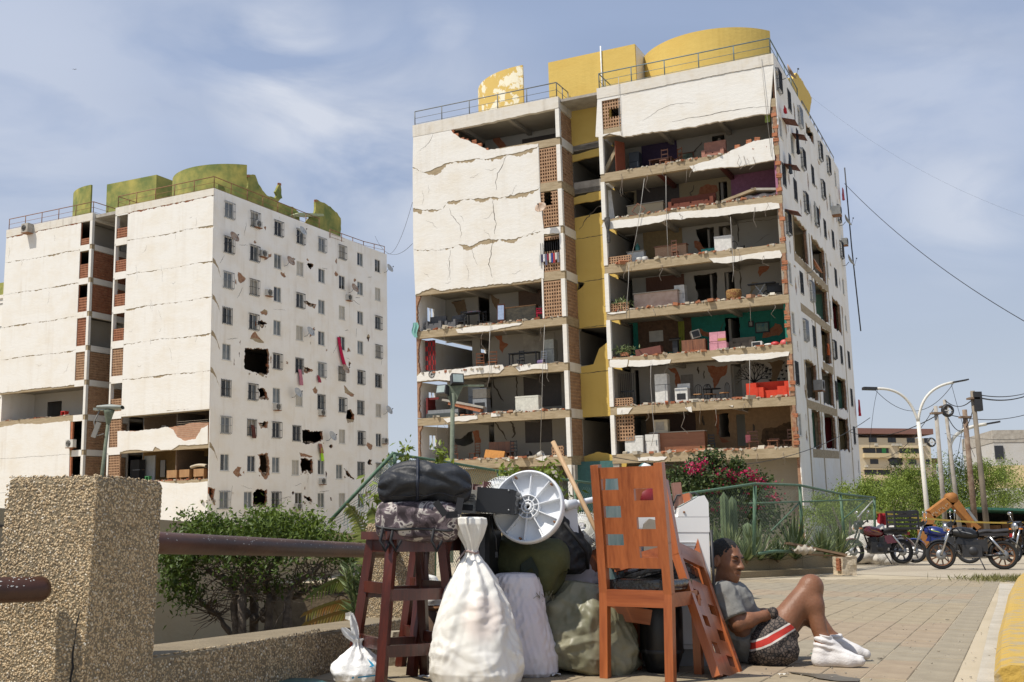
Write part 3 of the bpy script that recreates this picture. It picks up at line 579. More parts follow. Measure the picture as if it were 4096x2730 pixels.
# ---------------------------------------------------------------- windows, dishes, air conditioners
_win={}
def window(parent,loc,rz,kind='plain',w=.94,h=1.2,seed=0,m_pane=None):
 """sliding window: frame > panes, and a cage of bars where there is one; local x along, y inwards"""
 key=(kind,w,h,m_pane.name if m_pane else seed%4)
 if key not in _win:
  fr=MB()
  for c,sz in(((0,.05,-h/2+.03),(w,.1,.06)),((0,.05,h/2-.03),(w,.1,.06)),((-w/2+.025,.05,0),(.05,.1,h-.12)),((w/2-.025,.05,0),(.05,.1,h-.12)),((0.02,.06,0),(.05,.06,h-.12)),((0,-.02,-h/2-.02),(w+.1,.1,.04))):fr.box(c,sz)
  f=fr.build('window',alu,parent)
  dg=mat('dark_glass',(.022,.022,.022),.12,spec=.6);mp=m_pane or[glassm,curtain,dg,dg][seed%4]
  for sx in(-1,1):
   p=MB();p.box((sx*w/4,.075+.02*sx,0),(w/2-.05,.012,h-.13));p.build('pane',mp if sx<0 or seed%3 else glassm,f)
  if kind!='plain':
   g=MB();W2,H2,o=w/2+.06,h/2+.06,(-.20 if kind=='cage' else-.06)
   for i in range(7):
    x=-W2+2*W2*i/6
    if kind=='cage':g.tube([(x,0,H2),(x,o,H2-.05),(x,o,-H2+.1),(x,0,-H2)],.017,4,False)
    else:g.tube([(x,o,H2),(x,o,-H2)],.017,4,False)
   for z in(-H2+.12,0,H2-.08):g.tube([(-W2,0,z),(-W2,o,z),(W2,o,z),(W2,0,z)],.017,4,False)
   g.build('grille',black_metal if seed%5 else grey_metal,f)
  _win[key]=f
 else:
  f=copy_tree(_win[key],parent)
 f.parent=parent;f.location=loc;f.rotation_euler=(0,0,rz);return f
def dish(M,label,m,r=.42,group='satellite dishes on the blocks'):
 t=thing('satellite_dish',label,'satellite dish',M=M,group=group)
 mb=MB();T=Matrix.Translation((0,-.55,.25))@Matrix.Rotation(rad(65),4,'X')
 mb.lathe([(.001,0),(r*.35,.02),(r*.7,.08),(r,.17),(r*.98,.185),(r*.66,.1),(r*.3,.045),(.001,.03)],18,T);mb.build('reflector',m,t)
 a=MB();a.tube([(0,0,-.05),(0,-.3,-.02),(0,-.5,.2)],.025,6);a.build('mount_arm',grey_metal,t)
 f=MB();f.tube([T@Vector((0,-r*.9,.15)),T@Vector((0,-r*.2,.5))],.012,5);f.box(T@Vector((0,-r*.15,.52)),(.07,.09,.07));f.build('feed_horn',black_metal,t)
 return t
def air_conditioner(M,label,w=.8,h=.55,d=.32,m=None,group='air conditioners on the blocks'):
 t=thing('air_conditioner',label,'air conditioner',M=M,group=group);m=m or mat('ac_white',(.55,.53,.48),.6)
 b=MB();b.box((0,-d/2-.03,0),(w,d,h));b.build('casing',m,t)
 g=MB();T=Matrix.Translation((-.08,-d-.035,0))@Matrix.Rotation(rad(90),4,'X')
 for q in(.06,.12,.18,.235):g.lathe([(q,0),(q+.02,.01),(q,.02)],18,T)
 for k in range(8):g.bar(T@Vector((.03*math.cos(k*.785),.03*math.sin(k*.785),.01)),T@Vector((.245*math.cos(k*.785),.245*math.sin(k*.785),.01)),.01,.01)
 g.build('fan_guard',black_metal,t)
 br=MB();br.box((0,-d/2,-h/2-.03),(w,d+.05,.05));br.build('bracket',rusty,t);return t
def railing(B,name,pts,h=.95,m=None,n=7,sag=0.0):
 """roof railing through building-local points: posts, three rails"""
 m=m or grey_metal;mb=MB();pts=[Vector(p)for p in pts]
 for a,b in zip(pts,pts[1:]):
  k=max(2,round((b-a).length/1.9))
  for i in range(k+1):
   p=a.lerp(b,i/k);mb.tube([p,p+Vector((0,0,h))],.035,5)
  for z,rr in((h,.035),(h*.52,.016),(h*.12,.014)):mb.tube([a+Vector((0,0,z)),b+Vector((0,0,z))],rr,5)
 return mb.build(name,m,B.o)
def curved_wall(B,name,m,cu,cy,r,t0,t1,v0,v1,th=.18,top=None,n=28):
 """arc of wall bulging to the front; top(t) gives the height"""
 mb=MB();top=top or(lambda q:v1)
 def P(q,rr,z):t=rad(t0+(t1-t0)*q);return(cu+rr*math.sin(t),cy-rr*math.cos(t),z)
 for i in range(n):
  a,b=i/n,(i+1)/n
  mb.add([P(a,r,v0),P(b,r,v0),P(b,r,top(b)),P(a,r,top(a)),P(a,r-th,v0),P(b,r-th,v0),P(b,r-th,top(b)),P(a,r-th,top(a))],[(0,1,2,3),(5,4,7,6),(3,2,6,7),(0,3,7,4),(1,5,6,2)])
 return mb.build(name,m,B.o)
OUT=math.pi/2
def right_side():
 B=RB;lvl=[FH*k for k in range(9)]
 cols=(.75,4.15,7.35,11.2,15.0,18.6,22.4);holes=[];r=random.Random(12)
 bays={4:((2.6,7.4),(8.8,14.1)),3:((8.9,14.0),(16.0,20.0)),2:((10.2,14.0),),1:((3.7,7.5),(9.3,14.0),(15.6,20.0)),0:((4.6,7.7),(9.1,13.6),(14.9,19.8)),7:((9.7,12.9),),6:(),5:()}
 wins=[]
 for k in range(0,8):
  for i,w in enumerate(cols):
   if any(a-.6<w<b+.6 for a,b in bays[k]):continue
   v=lvl[k]+(1.72 if k<7 else 1.65);kind='cage' if r.random()<.38 else('bars' if r.random()<.4 else 'plain')
   holes.append(rect(w-.42,v-.6,w+.42,v+.6));wins.append((w,v,kind,i*3+k))
  for(a,b)in bays[k]:
   lo=lvl[k]+.55+(0 if k<7 else .8);hi=lvl[k+1]+.05 if k<7 else 21.3
   holes.append(jagl([(a,lo),((a+b)/2,lo+r.uniform(-.1,.15)),(b,lo),(b+r.uniform(-.1,.2),(lo+hi)/2),(b,hi),(a,hi),(a-r.uniform(-.1,.2),(lo+hi)/2)],.10,.22,True))
 torn=[]
 for w,v,s in((2.5,18.6,.45),(5.8,20.6,.6),(9.2,17.2,.5),(13.3,16.2,.55),(2.4,15.6,.4),(5.8,14.9,.5),(17.0,17.6,.5),(9.2,20.1,.4),(2.3,9.4,.5),(8.2,7.3,.7),(13.2,20.0,.5),(20.4,15.4,.4),(12.9,14.8,.4),(21.0,10.5,.5),(8.4,2.2,.3),(20.6,7.2,.6),(1.6,6.0,.35)):
  torn.append(jagl([(w+s*.6*math.cos(g)*r.uniform(.5,1.2),v+s*1.3*math.sin(g)*r.uniform(.5,1.2))for g in[q*.785 for q in range(8)]],.05,.12,True))
 def hit(h,others):
  c=[(min(p[0]for p in q)-.08,max(p[0]for p in q)+.08,min(p[1]for p in q)-.08,max(p[1]for p in q)+.08)for q in[h]+others];a=c[0]
  return any(not(a[1]<b[0]or b[1]<a[0]or a[3]<b[2]or b[3]<a[2])for b in c[1:])
 for i in range(90):w,v,s=r.uniform(1,24),r.uniform(-1,21),r.uniform(.2,.6);torn.append(jagl([(w+s*(.6+.8*(i%3==0))*math.cos(g)*r.uniform(.4,1.2),v+s*(1.1 if i%3 else .4)*math.sin(g)*r.uniform(.4,1.2))for g in[q*.785 for q in range(8)]],.06,.12,True))
 torn2=[]
 for t in torn:
  if not hit(t,holes+torn2):torn2.append(t)
 edge=jagl([(0.0,BASE),(0.0,ROOF)],.02,.25)
 outline=[(0.2,BASE),(DEP,BASE),(DEP,ROOF),(0.0,ROOF),(0.0,lvl[7])]+jagl([(.0,lvl[7]),(.12,lvl[6]),(.05,lvl[5]),(.25,lvl[4]),(.1,lvl[3]),(.2,lvl[2]),(.15,lvl[1]),(.3,lvl[0]),(.2,BASE)],.05,.2)[1:-1]
 B.plate('wall_panel',white_side,outline,holes+torn2,-.03,.02,side=UW)
 B.plate('brick_backing',brick_dull,rect(.25,BASE,DEP-.05,21.3),holes+[t for i,t in enumerate(torn2)if i%3==1],.022,.17,side=UW)
 for k in range(0,8):
  B.box('edge_beam',concrete,UW-.25,UW-.012,.3,DEP-.1,lvl[k]+.05,lvl[k]+.5)
 for(k,a,b)in((4,2.4,14.4),(3,3.4,14.3),(1,3.5,14.4),(0,4.2,14.2),(2,10.0,14.2)):
  B.box('exposed_beam',concrete,UW-.2,UW+.038,a,b,lvl[k]+.02,lvl[k]+.5)
 for w,k0,k1 in((8.1,0,5),(14.6,0,5),(2.55,4,5),(20.6,0,4),(3.4,0,2)):B.box('column',concrete,UW-.35,UW+.032,w-.2,w+.2,lvl[k0]-3 if k0==0 else lvl[k0],lvl[k1])
 for w,v,kind,sd in wins:window(B.o,(UW,w,v),OUT,kind,.84,1.2,sd)
 tints=[mat_plaster('mint_room',(.20,.38,.28)),offwhite,paint('red_room',(.25,.02,.025),.8),mat_plaster('pale_room',(.40,.37,.32)),mat_plaster('ochre_side',(.40,.31,.17))]
 for k in range(-1,8):
  v0,v1=(lvl[k]+.5 if k>=0 else BASE),(lvl[k+1]if k<7 else 21.3)
  B.box('room_wall',offwhite,UW-4.2,UW-4.05,3.75,DEP-.3,v0,v1)
  for i,w in enumerate((8.1,14.6,20.6)):B.box('room_wall',tints[(i*2+k)%5],UW-4.0,UW-.4,w-.06,w+.06,v0,v1)
 for k,w,a in((6,1.9,.6),(6,4.8,.55),(5,1.5,.5),(4,.9,.5)):
  mb=MB();mb.plate([(-.6,0),(.6,0),(.6,.7),(-.6,.7)],[],0,.03,lambda u,v,d:(UW+.03+v,w+u,lvl[k]+2.45-v*.35+d));mb.build('awning',mat('rust_awning',(.13,.045,.03),.8),B.o)
 railing(B,'roof_railing',[(.1,.1,ROOF),(U1-.15,.1,ROOF),(U1-.15,1.95,ROOF)],.95,mat('railing_paint',(.16,.17,.17),.6))
 railing(B,'roof_railing',[(U2+.1,2.2,ROOF),(U2+.1,.1,ROOF),(UW-.15,.1,ROOF),(UW-.15,8.5,ROOF)],.95,mat('railing_teal',(.13,.18,.19),.6))
 railing(B,'roof_railing',[(UW-.15,10.0,ROOF-.3),(UW-.25,17.0,ROOF),(UW-.25,DEP-.3,ROOF)],.95,MATS['railing_paint'])
 tl,tr=B.front(2195,300,2.1)[0],B.front(2543,250,2.1)[0];tv=B.front(2195,252,2.1)[1]
 tb=B.box('stair_tower',yellow_paint,tl,tr,2.06,7,22.0,tv);B.box('tower_side',white,tr-.1,tr+.012,2.2,6.9,22.0,tv-.05)
 clay_screen(B,3.9,6.6,tv-2.2,tv-1.1,clay_old,side=tr+.15,y=.01)
 old=mat('peeling_yellow',(.62,.43,.12),.9,col2=(.80,.74,.56),scale=1.1,mixlo=.52,mixhi=.56,detail=9)
 q=B.front(2095,262,4.2);curved_wall(B,'curved_tank_wall',old,q[0]-.4,9.0,4.9,-62,4,22.0,q[1])
 q2=B.front(2770,133,1.8);curved_wall(B,'curved_tank_wall',yellow_paint,18.4,6.4,4.7,-58,56,22.0,q2[1])
 br=[B.side(*ZA7(*p),UW-.8)for p in[(600,380),(640,320),(700,400),(778,545),(750,715),(620,530)]]
 B.plate('broken_tank_wall',yellow_paint,jagl(br,.06,.2,True),[],0,.18,side=UW-.8)
 br2=[B.side(*ZA7(*p),UW-.3)for p in[(545,400),(580,365),(680,465),(630,525)]]
 B.plate('broken_tank_wall',yellow_paint,jagl(br2,.04,.2,True),[],0,.16,side=UW-.3)
 mb=MB();mb.tube([B.I@B.M@Vector((tl+(tr-tl)*.62,2.0,z))for z in(22.2,23.4,tv+.3)],.045,8);mb.build('drain_pipe',mat('white_pipe',(.7,.69,.66),.5),B.o)
 S=lambda w,v:B.M@Matrix.Translation((UW,w,v))@Matrix.Rotation(OUT,4,'Z')
 rust=mat('rusty_dish',(.30,.17,.10),.7,col2=(.45,.36,.28),scale=4);pale=mat('grey_dish',(.45,.45,.43),.6)
 orange=mat('orange_dish',(.42,.14,.05),.7,col2=(.5,.25,.13),scale=4)
 dish(S(1.6,21.2),'rusty satellite dish at the roof corner above the topmost caged window',rust,.5)
 dish(S(6.2,10.9),'round orange-brown satellite dish half way up the shaded side wall',orange,.52)
 dish(S(22.6,17.3),'pale grey satellite dish high on the far end of the shaded side',pale,.5);dish(S(22.8,14.3),'grey satellite dish one storey below the other at the far end',pale,.5)
 air_conditioner(S(19.4,17.6),'boxy beige window cooler with a pink cloth under it',.8,.6,.6);air_conditioner(S(6.4,4.2),'grey window cooler hanging out of a torn bay near the corner',.9,.6,.5,mat('ac_grey',(.32,.31,.29),.6));air_conditioner(S(23.6,16.2),'small white cooler at the far edge under the grey dish',.6,.5,.4)
 for w,v,h,col,lab in((.9,19.3,.35,(.5,.02,.03),'small red cloth hanging below the topmost side window'),(4.4,19.1,1.5,(.02,.02,.03),'long black garment hung from the top side window cage'),(1.3,16.7,1.1,(.08,.10,.13),'dark grey trousers drying on the second side window cage'),(23.9,20.4,.9,(.5,.10,.13),'pink curtain blowing out of the far top window'),(9.4,15.9,1.3,(.45,.45,.42),'pale plastic sheet hanging from a side window'),(10.7,7.1,.7,(.55,.12,.03),'orange cloth slung over the broken side sill'),(24.2,4.4,1.2,(.5,.03,.05),'red and white cloth hanging at the far lower edge')):
  mb=MB();r2=random.Random(int(v*10));mb.grid(lambda a,b:(UW+.32+.06*math.sin(a*14+b*3)*(.4+b),w+(a-.5)*.55*(1-.25*b)+.03*math.sin(b*9),v-b*h),10,7,False);mb.grid(lambda a,b:(UW+.30+.06*math.sin(a*14+b*3)*(.4+b),w+(a-.5)*.55*(1-.25*b)+.03*math.sin(b*9),v-b*h),10,7,False)
  o=mb.build('hanging_cloth',mat('cloth_%d'%int(v*10),col,.9,bump=.3,bscale=12));o.matrix_world=B.M;tag(o,lab,'cloth','clothes hanging from the side windows')
 mb=MB();mb.tube([(UW+.5,DEP-.2,ROOF+0),(UW+.55,DEP+.1,16),(UW+.7,DEP+.6,9.6)],.05,6);mb.build('loose_pole',black_metal,B.o)
right_side()
# ---------------------------------------------------------------- the farther block on the left
LB=Block('cracked_apartment_block','farther white apartment block with green-yellow roof tanks and a cracked wall of barred windows',(-29.9684,77.6813,4.3405),-0.4489,0.0378,-0.0121)
LU0,LU1,LC0,LC1,LDEP,LROOF,LBASE=-.75,9.2,-13.2,-3.25,23.75,22.0,-6.0
green_tank=mat('green_yellow_paint',(.14,.175,.045),.9,col2=(.40,.345,.085),scale=.7,mixlo=.38,mixhi=.66,detail=8)
def build_left():
 B=LB;h=2.72;lvl=[h*k for k in range(9)]
 wrooms=mat_plaster('white_room',(.56,.535,.49))
 B.box('roof_slab',conc_grey,LC0+.1,LU1-.1,.2,LDEP-.1,21.6,21.85)
 B.box('rear_wall',white_side,LC0,LU1-.2,LDEP-.15,LDEP-.01,LBASE,21.8);B.box('left_end_wall',white_side,LC0+.005,LC0+.15,.25,LDEP-.2,LBASE,21.9)
 for k in range(0,8):
  for a,b in((LC0,LC1),(LU0,LU1)):
   B.box('floor_slab',offwhite,a+.02,b-.22,.3,LDEP-.2,lvl[k]+.2,lvl[k]+.4);B.box('edge_beam',concrete,a,b-.003,0,.3,lvl[k]-.08,lvl[k]+.42)
  B.box('edge_beam',concrete,LU1-.28,LU1-.004,.3,LDEP-.1,lvl[k]-.05,lvl[k]+.4)
 def seam(a,b,k,amp):
  r=random.Random(int(a*10+k*3));n=12;return[(a+(b-a)*i/n,lvl[k]+.1+.035*math.sin(i*.8+k)+r.uniform(-amp,amp))for i in range(n+1)]
 def wallp(lo,hi,gap=.03):
  B.plate('wall_panel',white,jagl(lo,.03,.09)+jagl([(u,v-gap*random.Random(int(u*77+v*13)).uniform(.1,1.2))for u,v in hi[::-1]],.05,.09),[],-.035,.012)
 def bite(lo,at_,w,d):
  return[(u,v-(d*max(0,1-abs(u-at_)/w)))for u,v in lo]
 RS=.58
 s={k:seam(RS,LU1+.005,k,.02)for k in range(-2,9)};s[8]=[(RS,21.35),(3,21.38),(6,21.4),(LU1,21.42)];s[-2]=[(RS,LBASE),(LU1,LBASE)]
 for k in(7,6,5,4,3,2):wallp(s[k],bite(s[k+1],(RS+3.6,LU1-.8,RS+.9,LU1-.5,LU1-.2,RS+1.2)[k-2],.9,.16),.05)
 B.plate('brick_backing',brick,rect(RS,lvl[2]+.3,LU1-.2,21.5),[],.014,.16)
 top2=B.F(ZL3,[(890,640),(1000,665),(1120,650),(1300,655),(1450,630),(1560,610),(1740,600)])
 low1=B.F(ZL3,[(985,785),(1150,785),(1300,765),(1400,750),(1450,775),(1480,830),(1540,865),(1640,850),(1690,760),(1740,735)])
 bot1=B.F(ZL3,[(985,970),(1060,945),(1150,940),(1200,950),(1280,950),(1300,915),(1350,945),(1440,940),(1500,900),(1580,905),(1740,890)])
 B.plate('wall_panel',white,jagl(s[2][::-1]if False else s[2],.02,.12)[:1]+[(LU1+.004,lvl[2]+.1)]+[(LU1,lvl[2]+.0),(RS,lvl[2]-.02)],[],-.033,.012)
 B.plate('wall_panel',white,jagl(bot1,.02,.1)+jagl(low1[::-1],.03,.1),[],-.036,.012)
 bt=B.F(ZL3,[(1000,785),(1150,783),(1310,775),(1420,752),(1540,735),(1600,718),(1740,712),(1745,890),(1600,900),(1000,950)])
 B.plate('brick_wall',mat('pale_brick',(.38,.20,.12),.9,col2=(.46,.27,.17),scale=4),jagl(bt,.03,.15,True),[],.013,.16)
 course=MB()
 for j in range(9):course.box((LU1-1.6,.004,lvl[1]+.85+j*.14),(2.9,.012,.012))
 tag(course.build('mortar_joints',mat('mortar',(.5,.42,.33),.95),B.o),kind='stuff')
 B.plate('wall_panel',white,jagl(B.F(ZL3,[(985,1215),(1300,1205),(1500,1225),(1740,1205)]),.02,.15)[::-1]+[(RS,LBASE),(LU1,LBASE)],[],-.035,.012)
 B.plate('brick_wall',brick,jagl(B.F(ZL3,[(985,1210),(1300,1200),(1740,1190)]),.03,.15)[::-1]+[(RS,LBASE),(LU1-.2,LBASE)],[],.013,.16)
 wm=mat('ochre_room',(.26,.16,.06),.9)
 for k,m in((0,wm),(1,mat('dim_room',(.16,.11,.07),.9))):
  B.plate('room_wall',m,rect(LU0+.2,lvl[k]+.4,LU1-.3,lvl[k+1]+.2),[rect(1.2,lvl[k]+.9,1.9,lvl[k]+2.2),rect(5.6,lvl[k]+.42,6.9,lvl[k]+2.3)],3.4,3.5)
 B.box('marble_door',mat('marble_tile',(.40,.42,.42),.3,scale=3),1.0,2.1,2.0,2.1,.45,2.5)
 ls={k:seam(LC0,LC1-1.25,k,.02)for k in range(-2,9)};ls[8]=[(LC0,21.3),(-8,21.33),(LC1-1.25,21.36)];ls[-2]=[(LC0,LBASE),(LC1-1.25,LBASE)]
 for k in(7,6,5,4,3):wallp(ls[k],bite(ls[k+1],(-5.2,-10.5,-6,-7.5,-9)[k-3],.8,.13),.05)
 B.plate('brick_backing',brick,rect(LC0+.02,lvl[3]+.3,LC1-1.3,21.5),[],.014,.16)
 lowl=B.F(ZL3,[(0,755),(150,725),(330,725),(460,710),(590,700)])
 B.plate('wall_panel',white,jagl(lowl[::-1],.03,.12)+[(LC0,LBASE),(LC1-1.25,LBASE)],[],-.035,.012)
 B.box('brick_backing',brick,LC0+.05,LC1-1.3,.014,.16,LBASE,lvl[2]-.1)
 ph=B.F(ZL3,[(60,540),(160,540),(160,650),(60,640)],3.0)
 B.plate('room_wall',wrooms,rect(LC0+.1,lvl[2]+.4,LC1-.2,lvl[3]+.2),[rect(-11.5,lvl[2]+.9,-9.8,lvl[2]+2.2),rect(-7.4,lvl[2]+.5,-6.5,lvl[2]+2.3)],3.4,3.5)
 B.plate('brick_patch',brick,jagl([(-6.3,lvl[2]+2.3),(-5.4,lvl[2]+2.2),(-5.7,lvl[2]+1.4),(-5.9,lvl[2]+.9),(-6.1,lvl[2]+1.5)],.05,.12,True),[],3.38,3.395)
 for k in(-1,0,1):
  B.plate('crack',crackm,crack_strip([(LC0,lvl[k]+.1),(-9,lvl[k]+.13),(LC1-1.3,lvl[k]+.1)],.012,.02),[],-.039,-.03)
 rk=random.Random(45)
 for i in range(22):
  lo_,hi_=rk.choice(((-12.8,-5),(1.0,8.6)));u,v,a,l=rk.uniform(lo_,hi_),rk.uniform(8.5,20.5),rk.uniform(-.4,2.0),rk.uniform(.4,1.4);B.plate('crack',crackm,crack_strip([(u,v),(u+l*.3*math.cos(a),v+l*.5*math.sin(a)),(u+l*.5*math.cos(a+.3),v+l*math.sin(a+.3))],.006,.04,.1),[],-.039,-.031)
 B.plate('roof_parapet',grimy,jagl([(RS-1.33,21.42),(4,21.45),(LU1+.02,21.45)],.04,.16)+[(LU1+.02,LROOF),(LU0,LROOF)],[],-.05,.2)
 B.plate('roof_parapet',grimy,jagl([(LC0-.02,21.35),(-8,21.38),(LC1+.02,21.4)],.03,.2)+[(LC1+.02,LROOF),(LC0-.02,LROOF)],[],-.05,.2)
 B.box('roof_parapet',grimy,LC1-.2,LC1+.01,.2,4.4,21.4,LROOF)
 for k in range(-1,8):
  v0,v1=lvl[k]+.42 if k>=0 else-2.3,lvl[k+1]-.1 if k<7 else 21.35
  half=k in(7,6,5);m=clay if k>3 else clay_old
  if k>=2:clay_screen(B,LC1-1.2,LC1-.3,v0,v0+(.5 if k==7 else(v1-v0)*(.5 if half else 1)),m)if k!=2 else None
  clay_screen(B,LU0+.16,RS-.04,v0,v0+(v1-v0)*(.42 if k in(7,6,5,4,2)else 1),m)
  if k!=7 and k!=4 and k>=0:clay_screen(B,.3,4.2,v0,v1-.05,clay if k>3 else clay_old,side=LC1,y=.03)
  B.box('corner_post',white,LC1-.24,LC1+.012,-.04,.2,v0-.02,v1+.1);B.box('corner_post',white,LU0,LU0+.15,-.04,.3,v0-.02,v1+.1)
  B.box('edge_beam',white,LC1-.24,LC1-.004,.3,4.4,lvl[k]-.05 if k>=0 else-2.8,v0);B.box('edge_beam',white,LU0,RS,-.04,.01,v1-.05,v1+.52);B.box('edge_beam',white,LC1-1.25,LC1-.2,-.035,.01,v1+.02,v1+.5)
  B.box('room_wall',wrooms,LC1-1.6,LC1-1.5,1.2,4.4,v0,v1+.2);B.box('room_wall',wrooms,LC1-1.6,LC1,4.4,4.5,v0-.4,v1+.2)
 B.box('recess_back_wall',mat_plaster('grey_recess',(.5,.48,.44)),LC1,LU0,6,6.1,LBASE,21.8)
 # --- shaded side wall: eight columns of windows, torn openings
 ww=(1.65,4.6,7.5,10.4,13.4,16.4,19.25,22.15);r=random.Random(5);holes=[];wins=[]
 H_=lambda z,pts:[B.side(*z(*p),LU1)for p in pts]
 big=[H_(ZL2,[(485,1290),(650,1305),(655,1400),(650,1470),(610,1495),(480,1430)]),H_(ZL4,[(690,425),(740,425),(770,480),(780,520),(745,525),(700,510),(705,460)]),H_(ZL4,[(700,985),(770,975),(780,1130),(760,1160),(710,1110),(715,1050)]),H_(ZL4,[(680,1275),(770,1270),(765,1430),(650,1415),(655,1300)]),H_(ZL4,[(1060,770),(1110,775),(1130,790),(1230,780),(1235,860),(1165,890),(1060,890)]),H_(ZL4,[(1050,1010),(1150,1020),(1155,1130),(1130,1145),(1100,1110),(1055,1150)]),H_(ZL4,[(1440,610),(1470,600),(1500,650),(1495,710),(1440,715),(1430,660)]),H_(ZL4,[(1410,1095),(1450,1130),(1500,1175),(1500,1195),(1430,1150)]),H_(ZL2,[(905,965),(935,975),(975,985),(965,1010),(930,995)]),H_(ZL4,[(700,705),(770,705),(765,750),(720,750)]),H_(ZL4,[(262,1260),(325,1265),(325,1385),(300,1340)]),H_(ZL4,[(1070,1320),(1130,1340),(1165,1400),(1130,1380),(1080,1350)]),H_(ZL2,[(575,1105),(610,1105),(640,1120),(600,1155),(570,1130)]),H_(ZL4,[(1085,240),(1120,255),(1145,270),(1110,290),(1080,280)])]
 big=[jagl(q,.07,.10,True)for q in big]
 bb=[(min(p[0]for p in q),max(p[0]for p in q),min(p[1]for p in q),max(p[1]for p in q))for q in big]
 for j in range(9):
  for i,w in enumerate(ww):
   v=20.69-h*j-(.02*i);skip=False
   for b in bb:
    if b[0]-.45<w<b[1]+.45 and b[2]-.55<v<b[3]+.55:skip=True
   kind='plain'
   if(i<3 and j<4 and not(i>1 and j>0))or(i,j)in((0,5),(0,6),(1,6),(2,4),(3,0),(4,0),(5,0),(3,2),(3,4),(4,4),(5,4),(6,4),(6,5),(7,2),(7,3),(7,4),(2,6),(3,6),(1,5),(0,8),(2,8),(4,5),(5,5),(6,6),(6,7),(7,7)):kind='cage' if(i+j)%2==0 or j<3 else 'bars'
   if skip:
    continue
   holes.append(rect(w-.47,v-.62,w+.47,v+.62));wins.append((w,v,kind,i+2*j))
 for(x,y,z)in((402,735,ZL4),):pass
 extra=[(ZL4,620,455,'bars'),(ZL4,610,755,'cage'),(ZL4,610,1060,'plain'),(ZL4,608,1360,'plain'),(ZL4,825,490,'plain'),(ZL4,830,785,'bars'),(ZL4,823,1065,'plain'),(ZL4,830,1370,'bars'),(ZL4,1015,805,'bars'),(ZL4,1005,1090,'plain'),(ZL4,1205,1110,'plain'),(ZL4,1375,580,'bars'),(ZL4,1372,1125,'plain'),(ZL4,1545,605,'cage'),(ZL4,1553,1138,'bars'),(ZL4,397,1360,'bars'),(ZL4,840,205,'cage'),(ZL4,1015,1380,'bars'),(ZL4,1205,1387,'plain'),(ZL2,528,1110,'bars')]
 for z,x,y,kind in extra:
  w,v=B.side(*z(x,y),LU1);q=rect(w-.47,v-.62,w+.47,v+.62)
  if any(not(q[2][0]<min(p[0]for p in hq)or q[0][0]>max(p[0]for p in hq)or q[2][1]<min(p[1]for p in hq)or q[0][1]>max(p[1]for p in hq))for hq in holes):continue
  if any(not(q[2][0]<b[0]-.02 or q[0][0]>b[1]+.02 or q[2][1]<b[2]-.02 or q[0][1]>b[3]+.02)for b in bb):
   for b in bb:
    if not(q[2][0]<b[0]or q[0][0]>b[1]or q[2][1]<b[2]or q[0][1]>b[3]):
     w=b[0]-.5 if w<(b[0]+b[1])/2 else b[1]+.5
   q=rect(w-.47,v-.62,w+.47,v+.62)
   if any(not(q[2][0]<b[0]or q[0][0]>b[1]or q[2][1]<b[2]or q[0][1]>b[3])for b in bb)or any(not(q[2][0]<min(p[0]for p in hq)or q[0][0]>max(p[0]for p in hq)or q[2][1]<min(p[1]for p in hq)or q[0][1]>max(p[1]for p in hq))for hq in holes):continue
  holes.append(q);wins.append((w,v,kind,int(x)))
 grow=[[((p[0]-c[0])*1.30+c[0],(p[1]-c[1])*1.22+c[1]-.06)for p in q]for q,c in((q,(sum(p[0]for p in q)/len(q),sum(p[1]for p in q)/len(q)))for q in big)]
 bare=[H_(ZL4,[(600,590),(640,520),(700,515),(775,530),(775,590),(740,640),(690,620),(610,620)]),H_(ZL4,[(1060,480),(1110,490),(1150,560),(1110,570),(1085,510)]),H_(ZL4,[(1410,400),(1440,430),(1500,480),(1490,500),(1420,470)]),H_(ZL4,[(1085,1400),(1160,1410),(1160,1450),(1090,1450)]),H_(ZL2,[(620,640),(670,635),(670,660),(620,685)]),H_(ZL2,[(540,1190),(560,1180),(620,1260),(560,1250),(520,1230)]),H_(ZL2,[(1205,1290),(1225,1320),(1195,1325)]),H_(ZL2,[(615,450),(633,445),(630,480)]),H_(ZL2,[(955,1160),(975,1150),(960,1200),(935,1225),(940,1180)]),H_(ZL4,[(1720,620),(1745,650),(1735,705),(1715,690)]),H_(ZL4,[(1720,430),(1745,420),(1740,450),(1720,450)]),H_(ZL4,[(1035,960),(1150,1000),(1140,1005),(1050,1000)])]
 plaster_holes=list(holes)
 def box_of(q):return(min(p[0]for p in q),max(p[0]for p in q),min(p[1]for p in q),max(p[1]for p in q))
 def clear(q,lst):
  a=box_of(q);return all(a[1]<b[0]or b[1]<a[0]or a[3]<b[2]or b[3]<a[2]for b in map(box_of,lst))
 for q,g in zip(big,grow):plaster_holes.append(jagl(g,.04,.12,True)if clear(g,holes)else q)
 for q in bare:
  q=jagl(q,.04,.12,True)
  if clear(q,plaster_holes):plaster_holes.append(q)
 rr=random.Random(14);small=[]
 for i in range(64):
  j,c=rr.randrange(9),rr.randrange(8);w=ww[c]+rr.choice((.75,1.0,1.4,-.8,.2))+rr.uniform(-.15,.15);v=20.69-h*j+rr.choice((-.7,.0,.5,-1.0,.9));s_=rr.uniform(.12,.42)
  s2=s_*rr.choice((.4,1,1.6));q=jagl([(w+s2*rr.uniform(.2,1.2)*math.cos(g),v+s_*rr.uniform(.4,1.3)*math.sin(g))for g in[k*.785 for k in range(8)]],.04,.09,True)
  if .3<w<LDEP-.6 and v>-3 and clear(q,plaster_holes):plaster_holes.append(q);small.append(q)
 B.plate('wall_panel',white_side,[(0,LBASE),(LDEP,LBASE),(LDEP,LROOF),(0,LROOF)],plaster_holes,-.028,.012,side=LU1)
 bh=holes+big+small[::4]
 B.plate('brick_backing',brick_dull,rect(.2,LBASE,LDEP-.05,21.6),bh,.014,.17,side=LU1)
